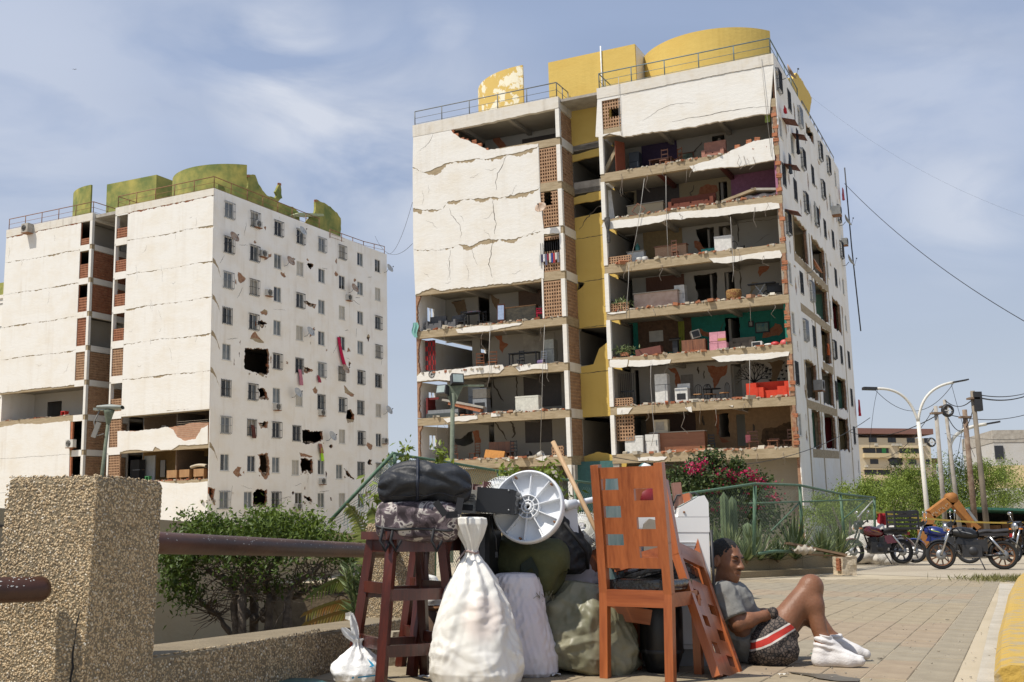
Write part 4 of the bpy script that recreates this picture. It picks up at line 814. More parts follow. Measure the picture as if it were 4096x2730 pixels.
 rh=random.Random(19);heap=MB()
 for q in big:
  x0,x1,z0,z1=box_of(q)
  for i in range(int(14*(x1-x0))+5):s_=rh.uniform(.05,.2);heap.box((LU1-rh.uniform(-.02,.5),rh.uniform(x0,x1),z0+rh.uniform(-.02,.22)+s_*.3),(s_*rh.uniform(.7,1.4),s_*rh.uniform(.8,2),s_*rh.uniform(.4,.9)),Matrix.Rotation(rh.uniform(0,6),3,'Z')@Matrix.Rotation(rh.uniform(-.6,.6),3,'X'))
  for i in range(4):loose_brick(B.o,(LU1-.12,rh.choice((x0+rh.uniform(-.05,.1),x1+rh.uniform(-.1,.05))),rh.uniform(z0,z1)),(rh.uniform(-.3,.3),rh.uniform(-.3,.3),OUT+rh.uniform(-.4,.4)))
 tag(heap.build('broken_blocks',mat('block_rubble',(.26,.16,.10),.95,col2=(.45,.40,.33),scale=1.7),B.o),kind='stuff')
 for w,v,kind,sd in wins:window(B.o,(LU1,w,v),OUT,kind,.94,1.24,sd)
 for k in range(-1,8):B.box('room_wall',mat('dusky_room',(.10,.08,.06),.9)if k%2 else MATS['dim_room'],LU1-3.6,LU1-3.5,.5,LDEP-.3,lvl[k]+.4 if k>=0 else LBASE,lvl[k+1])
 for pts,w in(([(1010,1310),(1000,1420),(960,1500)],.01),):pass
 rr=random.Random(9)
 for i in range(46):
  w0=rr.uniform(.4,23);v0=rr.uniform(-2,21);l=rr.uniform(.5,1.8);a=rr.choice((.1,.2,-.9,1.0,1.4,-.2));q=[(w0+l*math.cos(a)*t,v0+l*math.sin(a)*t)for t in(0,.4,1)]
  qq=crack_strip(q,rr.uniform(.008,.02),.04,.12)
  if clear(qq,plaster_holes)and max(p[0]for p in qq)<LDEP-.1:B.plate('crack',crackm,qq,[],-.032,-.024,side=LU1)
 for k in(1,3,4,5,6):
  q=jagl([(0.0,lvl[k]+.35),(.25,lvl[k]+.2),(.6,lvl[k]-.3),(.9,lvl[k]-1.0),(.55,lvl[k]-.35),(.2,lvl[k]-.1),(0.0,lvl[k]-.05)],.03,.12,True)
  if clear(q,holes):B.plate('plaster_gap',concrete,q,[],-.034,-.02,side=LU1)
 railing(B,'roof_railing',[(LC0+.1,.1,LROOF),(LC1-.1,.1,LROOF),(LC1-.1,3,LROOF)],.95,rusty);railing(B,'roof_railing',[(LU0+.1,2.4,LROOF),(LU0+.1,.1,LROOF),(LU1-.1,.1,LROOF),(LU1-.1,13.2,LROOF)],.95,rusty)
 railing(B,'roof_railing',[(LU1+.1,14.5,LROOF-.5),(LU1-.1,20,LROOF-.3),(LU1-.1,LDEP-.2,LROOF)],.75,rusty)
 q=B.front(*ZL1(645,240),5.0);curved_wall(B,'curved_tank_wall',green_tank,q[0]-.3,9.6,4.8,-66,4,21.8,q[1]-.1)
 a,b=B.front(*ZL1(745,242),5.0),B.front(*ZL1(1060,180),5.0);B.plate('stair_tower',green_tank,[(a[0],21.8),(b[0]+.5,21.8),(b[0]+.5,b[1]),(a[0],a[1])],[],5.0,8)
 q=B.front(*ZL1(1330,123),2.2);curved_wall(B,'curved_tank_wall',green_tank,5.1,7.4,5.2,-66,48,21.8,q[1])
 P=lambda pts,x=LU1-1.6:[B.side(*ZL2(*p),x)for p in pts]
 for pts in([(300,250),(300,150),(345,165),(410,180),(490,190),(510,165),(508,85),(560,88),(575,130),(610,195),(640,230),(700,250),(712,230),(700,205),(738,145),(748,250),(720,275),(780,300),(820,310),(870,360),(870,420),(600,340)],[(900,430),(975,350),(985,258),(1040,282),(1085,310),(1130,350),(1155,390),(1155,520)]):
  B.plate('broken_tank_wall',green_tank,jagl(P(pts),.06,.25,True),[],0,.2,side=LU1-1.6)
 for pts in([(508,85),(512,150),(500,185)],[(985,260),(978,345)],[(735,145),(705,225)]):
  brick_course(B.o,P(pts),.1,71,side=LU1-1.5)
 mb=MB();mb.plate(P([(830,365),(870,350),(1035,360),(1040,375),(900,370),(860,380)],LU1-.9),[],0,.9,lambda w,v,d:(LU1-.9-d,w,v));mb.build('fallen_panel',mat('green_white_panel',(.35,.38,.22),.8),B.o)
 S=lambda w,v:B.M@Matrix.Translation((LU1,w,v))@Matrix.Rotation(OUT,4,'Z');g=MATS['grey_dish'];ru=MATS['rusty_dish']
 def Sp(z,x,y):w,v=B.side(*z(x,y),LU1);return S(w,v)
 for z,x,y,m,lab in((ZL2,760,720,ru,'rusty satellite dish in the second window row of the farther block'),(ZL2,845,510,g,'white satellite dish tied to a top-row window cage'),(ZL2,1455,765,g,'dark satellite dish at the far top corner of the farther block'),(ZL2,1210,905,ru,'old satellite dish above a small cooler in the third row'),(ZL2,900,1210,g,'grey satellite dish beside a torn patch in the middle of the wall'),(ZL4,975,500,g,'satellite dish turned edge-on beside a cracked window'),(ZL4,1265,860,g,'satellite dish on an arm by the wide torn window'),(ZL4,1740,640,g,'round satellite dish at the far right edge of the farther block'),(ZL4,1375,300,ru,'cream satellite dish over a barred window in the middle rows'),(ZL2,365,555,ru,'small cream dish in the first window column of the farther block')):dish(Sp(z,x,y),lab,m,.45)
 for z,x,y,lab in((ZL2,607,640,'small white cooler jammed by the second-row crack'),(ZL2,645,912,'dark cooler box sticking out of the third row'),(ZL2,1203,945,'rusty brown cooler hung under the old dish'),(ZL4,843,583,'white cooler under a plain window left of the middle'),(ZL4,1218,632,'white cooler with a cable loop under a barred window'),(ZL4,1222,1205,'white cooler below the lower torn window'),(ZL4,1745,868,'small white cooler at the right end of the wall'),(ZL4,1020,1415,'weathered cooler set in a barred window near the hedge'),(ZL2,568,435,'cooler inside the cage of the second top-row window')):air_conditioner(Sp(z,x,y),lab,.7,.5,.3)
 air_conditioner(B.M@Matrix.Translation((*B.front(*ZL3(612,890)),0)[:1]+(-.02,)+(B.front(*ZL3(612,890))[1],)),'white outdoor unit on the sunny front near the lamp post',.8,.6,.35)
 u,v=B.front(*ZL1(215,555));air_conditioner(B.M@Matrix.Translation((u,-.05,v)),'concrete cooler box on the sunny wall under the left roof edge',.75,.75,.55,conc_grey)
 for z,x,y,hh,wd,col,lab in((ZL2,1135,1220,2.4,.45,(.50,.01,.07),'long crimson curtain blown out of a window'),(ZL4,1035,270,1.3,.45,(.5,.2,.25),'pink towel hanging from a barred window'),(ZL4,1213,925,1.1,.35,(.45,.75,.05),'bright lime vest hanging under the torn window'),(ZL4,1205,890,.8,.5,(.30,.12,.08),'striped brown rug spilling over the torn sill'),(ZL4,640,735,1.0,.4,(.12,.04,.03),'dark brown cloth caught in a window cage'),(ZL4,1190,320,.6,.35,(.35,.05,.08),'small checked cloth under a plant window')):
  w,v=B.side(*z(x,y),LU1);mb=MB();mb.grid(lambda a,b:(LU1+.12+.1*b+.05*math.sin(a*12+b*3),w+(a-.5)*wd+b*b*.7*(1 if hh>2 else .1),v-b*hh),9,9,False);mb.grid(lambda a,b:(LU1+.10+.1*b+.05*math.sin(a*12+b*3),w+(a-.5)*wd+b*b*.7*(1 if hh>2 else .1),v-b*hh),9,9,False)
  o=mb.build('hanging_cloth',mat('lcloth_%d'%x,col,.9,bump=.2));o.matrix_world=B.M;tag(o,lab,'cloth','cloths hanging out of the farther block')
build_left()
# ================================================================ ground, kerb, paving
TD=Vector((.438,.899,0)).normalized();TE=Vector((TD.y,-TD.x,0))
WL=lambda Y:-1.4616+.237*(Y-3.6)
def ground():
 earth=mat('dusty_ground',(.36,.30,.20),.95,col2=(.46,.39,.28),scale=.6,bump=.3,bscale=8)
 mb=MB();z=-.0055
 mb.add([(WL(1)-.12,1,z),(60,1,z),(60,17,z),(WL(17),17,z)],[(0,1,2,3)]);mb.add([(WL(17),17,z),(60,17,z),(900,900,z),(60,2500,z),(-900,2500,z),(-900,17,z)],[(0,1,2,3,4,5)])
 mb.add([(60,1,z),(900,1,z),(900,900,z),(60,17,z)],[(0,1,2,3)]);mb.add([(WL(1)-.12,1,z),(WL(17),17,z),(WL(17),17,-.9),(WL(1)-.12,1,-.9)],[(0,1,2,3)])
 tag(mb.build('ground',earth),kind='structure')
 g=MB();g.add([(-40,0,-.72),(WL(17)+3,0,-.72),(WL(17)+3,17,-.72),(-40,17,-.72)],[(0,1,2,3)]);g.add([(-40,17,-.72),(WL(17),17,-.72),(WL(17),17,-.01),(-40,17,-.01)],[(0,1,2,3)])
 tag(g.build('garden_bed',mat('garden_soil',(.10,.075,.045),.95,col2=(.2,.15,.09),scale=3,bump=.6,bscale=20)),kind='structure')
 a=MB();p=[gnd(2500,2320),gnd(3400,2296),gnd(3985,2318),gnd(4400,2400),gnd(4900,2262),gnd(3300,2240),gnd(2400,2262)]
 a.add([(q.x,q.y,-.002 if i<4 else .10)for i,q in enumerate(p)],[tuple(range(7))]);tag(a.build('road',mat('worn_concrete',(.31,.26,.19),.9,col2=(.40,.345,.255),scale=.5,bump=.25,bscale=12)),kind='structure')
 cols={'beige':mat('paver_beige',(.25,.20,.13),.9,col2=(.32,.262,.172),scale=5,bump=.25,bscale=50),'pink':mat('paver_pink',(.252,.192,.128),.9,col2=(.32,.25,.168),scale=5,bump=.25,bscale=50),'grey':mat('paver_grey',(.232,.195,.137),.9,col2=(.298,.254,.18),scale=5,bump=.25,bscale=50)}
 R0=gnd(3814,2730);w,l=.216,.432
 pv=tag(empty('paving',(0,0,0)),kind='structure');band=[]
 for y,c in((2735,'beige'),(2655,'pink'),(2583,'grey'),(2500,'pink'),(2415,'beige'),(2398,'grey'),(2375,'pink'),(2345,'grey'),(2318,'beige')):
  q=gnd(3800,y);band.append(((q-R0).dot(TD),c))
 band.sort()
 def colour(d,c):
  if c==0:return 'grey'
  for dd,cc in band:
   if d<dd:return cc
  return 'beige'
 meshes={}
 for c,m in cols.items():
  b=MB();x,y,e=w/2-.002,l/2-.002,.004
  b.add([(-x,-y,-.05),(x,-y,-.05),(x,y,-.05),(-x,y,-.05),(-x,-y,-e),(x,-y,-e),(x,y,-e),(-x,y,-e),(-x+e,-y+e,0),(x-e,-y+e,0),(x-e,y-e,0),(-x+e,y-e,0)],[(0,1,5,4),(1,2,6,5),(2,3,7,6),(3,0,4,7),(4,5,9,8),(5,6,10,9),(6,7,11,10),(7,4,8,11),(8,9,10,11)])
  me=bpy.data.meshes.new('paving_tile');me.from_pydata(b.v,[],b.f);me.materials.append(m);meshes[c]=me
 cand=[]
 for i in range(0,46):
  for j in range(-8,34):
   c=R0-TE*(w*(i+.5))+TD*(l*(j+(.5 if i%2 else 0)))
   if c.x<WL(c.y)+.05 or c.y>18.5 or c.y<4.2:continue
   cand.append((c.y+abs(c.x-2.2)*.6,c,i,j))
 cand.sort(key=lambda t:t[0]);ang=math.atan2(TE.y,TE.x);rr=random.Random(3)
 rest={c:MB()for c in cols}
 for n,(_,c,i,j)in enumerate(cand):
  key=colour((c-R0).dot(TD),i);
  if key!='grey' and rr.random()<.06:key='beige'
  dz=rr.uniform(-.0025,.0015);
  if n<290 and c.y<12:
   o=bpy.data.objects.new('paving_tile',meshes[key]);COL.objects.link(o);o.parent=pv;o.location=(c.x,c.y,dz);o.rotation_euler=(rr.uniform(-.004,.004),rr.uniform(-.004,.004),ang)
  else:
   M=Matrix.Translation((c.x,c.y,dz))@Matrix.Rotation(ang,4,'Z');me=meshes[key];rest[key].add([M@v.co for v in me.vertices],[tuple(p.vertices)for p in me.polygons])
 for c,b in rest.items():tag(b.build('far_paving_tiles',cols[c],pv),kind='stuff')
 st=[gnd(3905,2732),gnd(3960,2500),gnd(3990,2410),gnd(3998,2335),gnd(4075,2337),gnd(4040,2400),gnd(4028,2500),gnd(3988,2732)]
 b=MB();b.add([(q.x,q.y,.003)for q in st],[tuple(range(8))]);tag(b.build('concrete_strip',mat('strip_concrete',(.36,.325,.26),.9,col2=(.46,.42,.35),scale=3,bump=.3,bscale=40)),kind='structure')
 kp=[gnd(3984,2800),gnd(3989,2700),gnd(4000,2600),gnd(4022,2500),gnd(4037,2420),gnd(4070,2345),gnd(4110,2305),gnd(4200,2280)]
 yel=mat('yellow_kerb_paint',(.46,.30,.06),.9,col2=(.33,.27,.17),scale=9,mixlo=.48,mixhi=.62,detail=10,bump=.6,bscale=25)
 kerb=tag(empty('kerb'),kind='structure')
 for n in range(len(kp)-1):
  a_,b_=kp[n],kp[n+1];t=(b_-a_).normalized();s=Vector((t.y,-t.x,0));k=MB();q=t*.006
  prof=[(0,-.02),(.0,.10),(.03,.135),(.07,.15),(.32,.15),(.36,-.02)]
  vs=[a_+q+s*x+Vector((0,0,z))for x,z in prof]+[b_-q+s*x+Vector((0,0,z))for x,z in prof];m=len(prof)
  k.add(vs,[(i,i+1,m+i+1,m+i)for i in range(m-1)]+[tuple(range(m-1,-1,-1)),tuple(range(m,2*m))]);k.build('kerb_stone',yel,kerb)
ground()
# ---------------------------------------------------------------- plants
def agave(name,label,loc,n,L,m,cat='agave',group=None,w=.06,seed=1,lean=1.0):
 r=random.Random(seed);t=thing(name,label,cat,loc,0,group);mb=MB();tints=[]
 for i in range(n):
  a=i*2.39996+r.uniform(-.2,.2);el=rad(12+74*((i+.5)/n)**.7);l=L*r.uniform(.75,1.1);d=Vector((math.cos(a)*math.cos(el),math.sin(a)*math.cos(el),math.sin(el)));s=Vector((-math.sin(a),math.cos(a),0));up=s.cross(d)
  pts=[];N=4
  for k in range(N+1):
   q=k/N;ww=w*(1-q**2.2)*(0.65+.7*q*(1-q)*2);c=d*l*q+Vector((0,0,-.18*l*q*q*(1-el/1.6)*lean));pts.append((c-s*ww+up*ww*.25,c,c+s*ww+up*ww*.25))
  vs=[p for tri in pts for p in tri];fs=[]
  for k in range(N):fs+=[(k*3,k*3+1,k*3+4,k*3+3),(k*3+1,k*3+2,k*3+5,k*3+4)]
  mb.add(vs,fs);tints+=[r.random()]*len(fs)
 o=mb.build('leaves',m,t);at_=o.data.attributes.new('tint','FLOAT','FACE');at_.data.foreach_set('value',tints)
 c=MB();c.lathe([(.001,-.05),(w*1.3,0),(w,.1),(.001,.14)],8);c.build('stem_base',mat('dry_stem',(.20,.14,.08),.9),t);return t
agave_m=mat_leaf('agave_green',(.05,.09,.03),(.24,.28,.12));agave_y=mat_leaf('variegated_agave',(.12,.18,.08),(.42,.42,.22))
leaf_dark=mat_leaf('leaf_dark',(.022,.05,.010),(.165,.225,.03));leaf_light=mat_leaf('leaf_light',(.06,.10,.012),(.26,.32,.045));leaf_tree=mat_leaf('leaf_feathery',(.05,.095,.014),(.27,.34,.06),.6)
flower_m=mat_leaf('bougainvillea_bract',(.28,.006,.055),(.58,.02,.11));bark=mat('bark',(.055,.042,.032),.95,col2=(.13,.105,.08),scale=14,bump=.8,bscale=30);twig_m=mat('dry_twig',(.13,.10,.07),.95)
def limb_path(p,d,l,r,n=5,wob=.25,rg=random):
 pts=[Vector(p)];d=Vector(d).normalized()
 for i in range(n):
  d=(d+Vector((rg.uniform(-wob,wob),rg.uniform(-wob,wob),rg.uniform(-wob*.5,wob*.7)))).normalized();pts.append(pts[-1]+d*l/n)
 return pts
def garden_tree():
 rg=random.Random(21);rn=np.random.default_rng(21);Y=9.3;base=at(1050,2585,Y);base.z=-.72
 t=thing('clipped_garden_tree','wide clipped dark-leaved tree with knotted bare trunks behind the rusty rail','tree',base)
 C=lambda px,py,y=Y:at(px,py,y)-base
 tr=MB();tw=MB()
 trunks=[((970,2560),(975,2400),(990,2330),(880,2250)),((1010,2560),(1015,2420),(1005,2320),(1020,2200)),((1080,2560),(1075,2430),(1060,2330),(1120,2200)),((1130,2560),(1150,2400),(1190,2330),(1280,2260)),((950,2560),(945,2420),(925,2330),(830,2280)),((1170,2390),(1250,2350),(1330,2360),(1370,2380)),((930,2560),(880,2480),(850,2440),(800,2410))]
 tips=[]
 for i,q in enumerate(trunks):
  ys=Y+rg.uniform(-.35,.35);p=[C(a,b,ys)for a,b in q];p[0].z=0 if i<5 else p[0].z
  pp=[]
  for a,b in zip(p,p[1:]):
   for k in range(4):pp.append(a.lerp(b,k/4)+Vector((rg.uniform(-.02,.02),rg.uniform(-.02,.02),0)))
  pp.append(p[-1]);r0=.045 if i<5 else .025;tr.tube(pp,[r0*(1-.6*k/len(pp))*rg.uniform(.75,1.3)for k in range(len(pp))],7);tips+=pp[5:]
 for(px,py,s)in((975,2455,.06),(1020,2475,.045),(1060,2450,.05),(1075,2425,.045),(1090,2395,.05),(1060,2470,.05)):
  c=C(px,py);tr.grid(lambda a,b:c+Vector((math.cos(a*6.283)*math.sin(b*3.1416),math.sin(a*6.283)*math.sin(b*3.1416),math.cos(b*3.1416)))*s*rg.uniform(.85,1.1),10,6)
 for i in range(420):
  a=rg.choice(tips);d=Vector((rg.uniform(-1,1),rg.uniform(-1,1),rg.uniform(-.45,.8)));pp=limb_path(a,d,rg.uniform(.15,.45),.004,4,.5,rg);tw.tube(pp,[.006,.005,.004,.003,.002],3,False)
 tr.build('trunk',bark,t);tag(tw.build('twigs',twig_m,t),kind='stuff')
 P=[];top=[]
 nL=15000;cx,cz=C(1045,2200).x,C(1045,2230).z
 ctrs=[]
 for i in range(150):
  a=rn.uniform(0,2*np.pi);rr_=np.sqrt(rn.uniform(0,1));x=cx+.80*rr_*np.cos(a);y=.62*rr_*np.sin(a);zt=.40*np.sqrt(max(0,1-rr_**2*.97));ctrs.append((x,y,cz+zt*rn.uniform(.55,1.0)-.05+.05*rn.normal()))
 for i in range(26):ctrs.append((cx-.85+.25*rn.uniform(0,1),rn.uniform(-.3,.3),cz-rn.uniform(-.1,.38)))
 for i in range(10):ctrs.append((cx+rn.uniform(-.3,.55),rn.uniform(-.4,.1),cz-rn.uniform(.0,.25)))
 ctrs.append((C(770,2075).x,0,C(770,2080).z));ctrs.append((C(775,2055).x,0,C(775,2065).z));ctrs.append((C(800,2090).x,0,C(800,2095).z))
 ctrs=np.array(ctrs);k=rn.integers(0,len(ctrs),nL);P=ctrs[k]+rn.normal(size=(nL,3))*np.array([.085,.085,.055])
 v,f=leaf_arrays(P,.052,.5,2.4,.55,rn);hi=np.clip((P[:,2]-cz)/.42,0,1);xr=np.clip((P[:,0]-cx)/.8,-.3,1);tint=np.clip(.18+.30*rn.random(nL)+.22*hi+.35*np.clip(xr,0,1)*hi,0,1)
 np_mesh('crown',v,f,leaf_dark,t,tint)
garden_tree()
def palm_fronds():
 rn=np.random.default_rng(5);base=at(1500,2560,8.3);base.z=-.72;t=thing('young_palm','young palm with drooping yellowed fronds beside the tall stool','palm',base)
 C=lambda px,py,y=8.3:at(px,py,y)-base
 fr=[((1500,2480),(1480,2330),(1400,2260),(1250,2380),0.15),((1500,2480),(1450,2380),(1350,2400),(1235,2450),.75),((1510,2480),(1480,2420),(1380,2440),(1240,2490),.8),((1500,2480),(1530,2250),(1470,2080),(1400,2030),.35),((1500,2480),(1540,2200),(1540,2080),(1490,2040),.3),((1510,2480),(1560,2330),(1580,2240),(1560,2150),.3),((1515,2480),(1560,2400),(1600,2370),(1620,2420),.9),((1505,2480),(1490,2300),(1520,2160),(1440,2150),.45)]
 V=[];Fc=[];T=[];st=MB()
 for a,b,c,d,tin in fr:
  ys=8.3+rn.uniform(-.4,.4);p=[C(*q,ys)for q in(a,b,c,d)];pts=[p[0]*(1-s)**3+p[1]*3*s*(1-s)**2+p[2]*3*s*s*(1-s)+p[3]*s**3 for s in np.linspace(0,1,30)]
  st.tube(pts[::3],.007,4)
  for i in range(4,30):
   tdir=(pts[i]-pts[i-1]).normalized()
   for sgn in(-1,1):
    sd=Vector((sgn*.5,.3*sgn,.15));d_=(tdir*.8+tdir.cross(Vector((0,.6,1))).normalized()*sgn+Vector((0,0,-.35))).normalized();L=.17*(1-abs(i/30-.45))*rn.uniform(.8,1.2);s=d_.cross(Vector((0,1,.2))).normalized()*.007
    o=len(V);V+=[pts[i]-s,pts[i]+s,pts[i]+d_*L+Vector((0,0,-.03)),pts[i]+d_*L*.5-s*1.3];Fc.append((o,o+1,o+2,o+3));T.append(np.clip(tin+rn.normal()*.12,0,1))
 np_mesh('fronds',np.array([tuple(v)for v in V]),np.array(Fc),mat_tint('palm_leaf',[(0,(.07,.11,.02)),(.5,(.20,.22,.05)),(1,(.30,.15,.04))],.5),t,T);st.build('rachis',mat('palm_rib',(.22,.2,.06),.6),t)
palm_fronds()
def oleander():
 rn=np.random.default_rng(8);base=at(1425,2560,7.9);base.z=-.72;t=thing('oleander','slender oleander with one white flower in front of the palm','shrub',base);C=lambda px,py:at(px,py,7.9)-base
 V=[];P=[];D=[];st=MB()
 for q in(((1420,2520),(1430,2380),(1400,2270)),((1425,2520),(1445,2350),(1450,2290)),((1430,2520),(1420,2440),(1410,2330)),((1420,2520),(1405,2400),(1380,2290))):
  p=[C(*a)for a in q];pts=[p[0].lerp(p[1],s)if s<=1 else p[1].lerp(p[2],s-1)for s in np.linspace(0,2,15)];st.tube(pts[::2],.006,5)
  for i in range(3,15):
   for k in range(5):a=rn.uniform(0,6.28);P.append(tuple(pts[i]));D.append((math.cos(a),math.sin(a),.9))
 v,f=leaf_arrays(np.array(P),.105,.3,6.5,0,rn,np.array(D));np_mesh('leaves',v,f,mat_leaf('oleander_leaf',(.06,.10,.035),(.22,.27,.11)),t,rn.random(len(f)));st.build('stem',mat('green_stem',(.10,.11,.04),.7),t)
 fl=MB();c=C(1418,2455)+Vector((0,-.25,0))
 for k in range(5):
  a=k*1.2566;d=Vector((math.cos(a),-.2,math.sin(a)));s=Vector((-math.sin(a),0,math.cos(a)));fl.add([c,c+d*.022+s*.016,c+d*.036,c+d*.022-s*.016],[(0,1,2,3)])
 fl.build('flower',paint('white_petal',(.8,.79,.72),.6),t)
oleander()
for i,(px,Y,L,n,m,lab)in enumerate(((1085,8.6,.42,26,agave_y,'yellow-edged agave at the foot of the clipped tree'),(1590,8.0,.45,22,agave_m,'dark agave tucked behind the tall stool'),(1240,8.9,.3,14,agave_m,'small spiky agave right of the clipped tree'))):
 b=at(px,2560,Y);b.z=-.55;agave('agave',lab,b,n,L,m,group='agaves in the sunken garden',w=.02,seed=i+3)
 # ---------------------------------------------------------------- garden wall, street lamp by it
def garden_wall():
 wm=mat_plaster('garden_wall_paint',(.42,.34,.215),stain=(.3,.24,.15),amt=.4);a,b=(-5.5,5.2),(-2.9,25.0);th=Vector((.13,-.99,0))*0
 X=lambda Y:-5+.1333*(Y-9);top=lambda Y:.987+(Y-9.8)*(-.0155)
 mb=MB();y0,y1=5.0,25.5
 for(ya,yb)in((5.0,12.9),(12.915,19.0),(19.015,25.5)):mb.add([(X(ya),ya,-.8),(X(yb),yb,-.8),(X(yb),yb,top(yb)),(X(ya),ya,top(ya)),(X(ya)-.22,ya,-.8),(X(yb)-.22,yb,-.8),(X(yb)-.22,yb,top(yb)),(X(ya)-.22,ya,top(ya))],[(0,1,2,3),(7,6,5,4),(3,2,6,7),(0,3,7,4),(1,5,6,2),(0,4,5,1)])
 w=mb.build('garden_wall',wm);tag(w,'long beige rendered wall running back behind the clipped tree','wall')
 cr=MB();cr.plate(crack_strip([(5.5,.86),(9,.83),(12.8,.78)],.010,.012,.2),[],0,.004,lambda u,v,d:(X(u)+.003+d,u,v));cr.plate(crack_strip([(13,.76),(16,.74),(22,.68)],.012,.012,.2),[],0,.004,lambda u,v,d:(X(u)+.003+d,u,v));cr.build('crack',crackm,w)
garden_wall()
green_paint=mat('fence_green',(.05,.11,.06),.7,col2=(.10,.17,.11),scale=20);pole_green=mat('pole_green',(.10,.125,.085),.8,col2=(.16,.18,.13),scale=12)
def lamp_posts():
 b=at(398,1900,26);t=thing('garden_lamp','grey-green garden lamp with a drooping wire in front of the farther block','street lamp',(b.x,b.y,0));z1=at(420,1690,26).z
 mb=MB();mb.tube([(0,0,0),(.06,0,z1*.6),(.12,0,z1)],[.06,.05,.045],8);mb.build('post',pole_green,t)
 mb=MB();mb.lathe([(.05,-.05),(.12,.22),(.15,.30),(.05,.33)],8,Matrix.Translation((.12,0,z1)));mb.build('collar',pole_green,t)
 mb=MB();mb.grid(lambda a,q:(.15+(a-.5)*.62,.14*math.cos(q*6.283),z1+.38+.07*math.sin(q*6.283)*(1.2-abs(a-.5))),8,10,False);mb.box((-.1,0,z1+.33),(.3,.2,.06));mb.build('lamp_head',mat('lamp_grey',(.22,.24,.21),.5),t)
 mb=MB();mb.tube([(-.1,-.05,z1+.3),(-.22,-.05,z1),(-.12,-.05,z1-.35),(.05,-.05,z1-.3)],.02,5);mb.box((-.15,-.05,z1-.2),(.12,.05,.4),Matrix.Rotation(.3,3,'Y'));mb.build('torn_cover',mat('torn_grey',(.2,.19,.17),.8),t)
 b=at(1808,1850,31);t=thing('floodlight_post','thin green post with two floodlights before the torn-open floors','street lamp',(b.x,b.y,0));z1=at(1806,1575,31).z
 mb=MB();mb.tube([(0,0,0),(.0,0,z1)],[.075,.065],8);mb.build('post',pole_green,t)
 mb=MB();mb.add([(-.32,0,z1+.22),(.32,0,z1+.25),(.08,0,z1-.3),(-.06,0,z1-.3),(-.32,.1,z1+.22),(.32,.1,z1+.25),(.08,.1,z1-.3),(-.06,.1,z1-.3)],[(0,1,2,3),(7,6,5,4),(0,4,5,1),(1,5,6,2),(3,2,6,7),(0,3,7,4)]);mb.bar((-.35,.05,z1+.25),(.95,.05,z1+.25),.06,.06);mb.build('bracket',pole_green,t)
 for(px,py,rz,s)in((1828,1520,.3,.38),(1772,1563,-.5,.34)):
  p=at(px,py,31)-Vector((b.x,b.y,0));h=MB();R=Matrix.Rotation(rz,3,'Z')@Matrix.Rotation(-.25,3,'X');h.box(p,(s*1.0,.25,s*.85),R);f=h.build('floodlight',black_metal,t)
  g=MB();g.box(p+R@Vector((0,-.13,0)),(s*.82,.012,s*.66),R);g.build('lens',mat('flood_glass',(.32,.38,.36),.15),f)
lamp_posts()
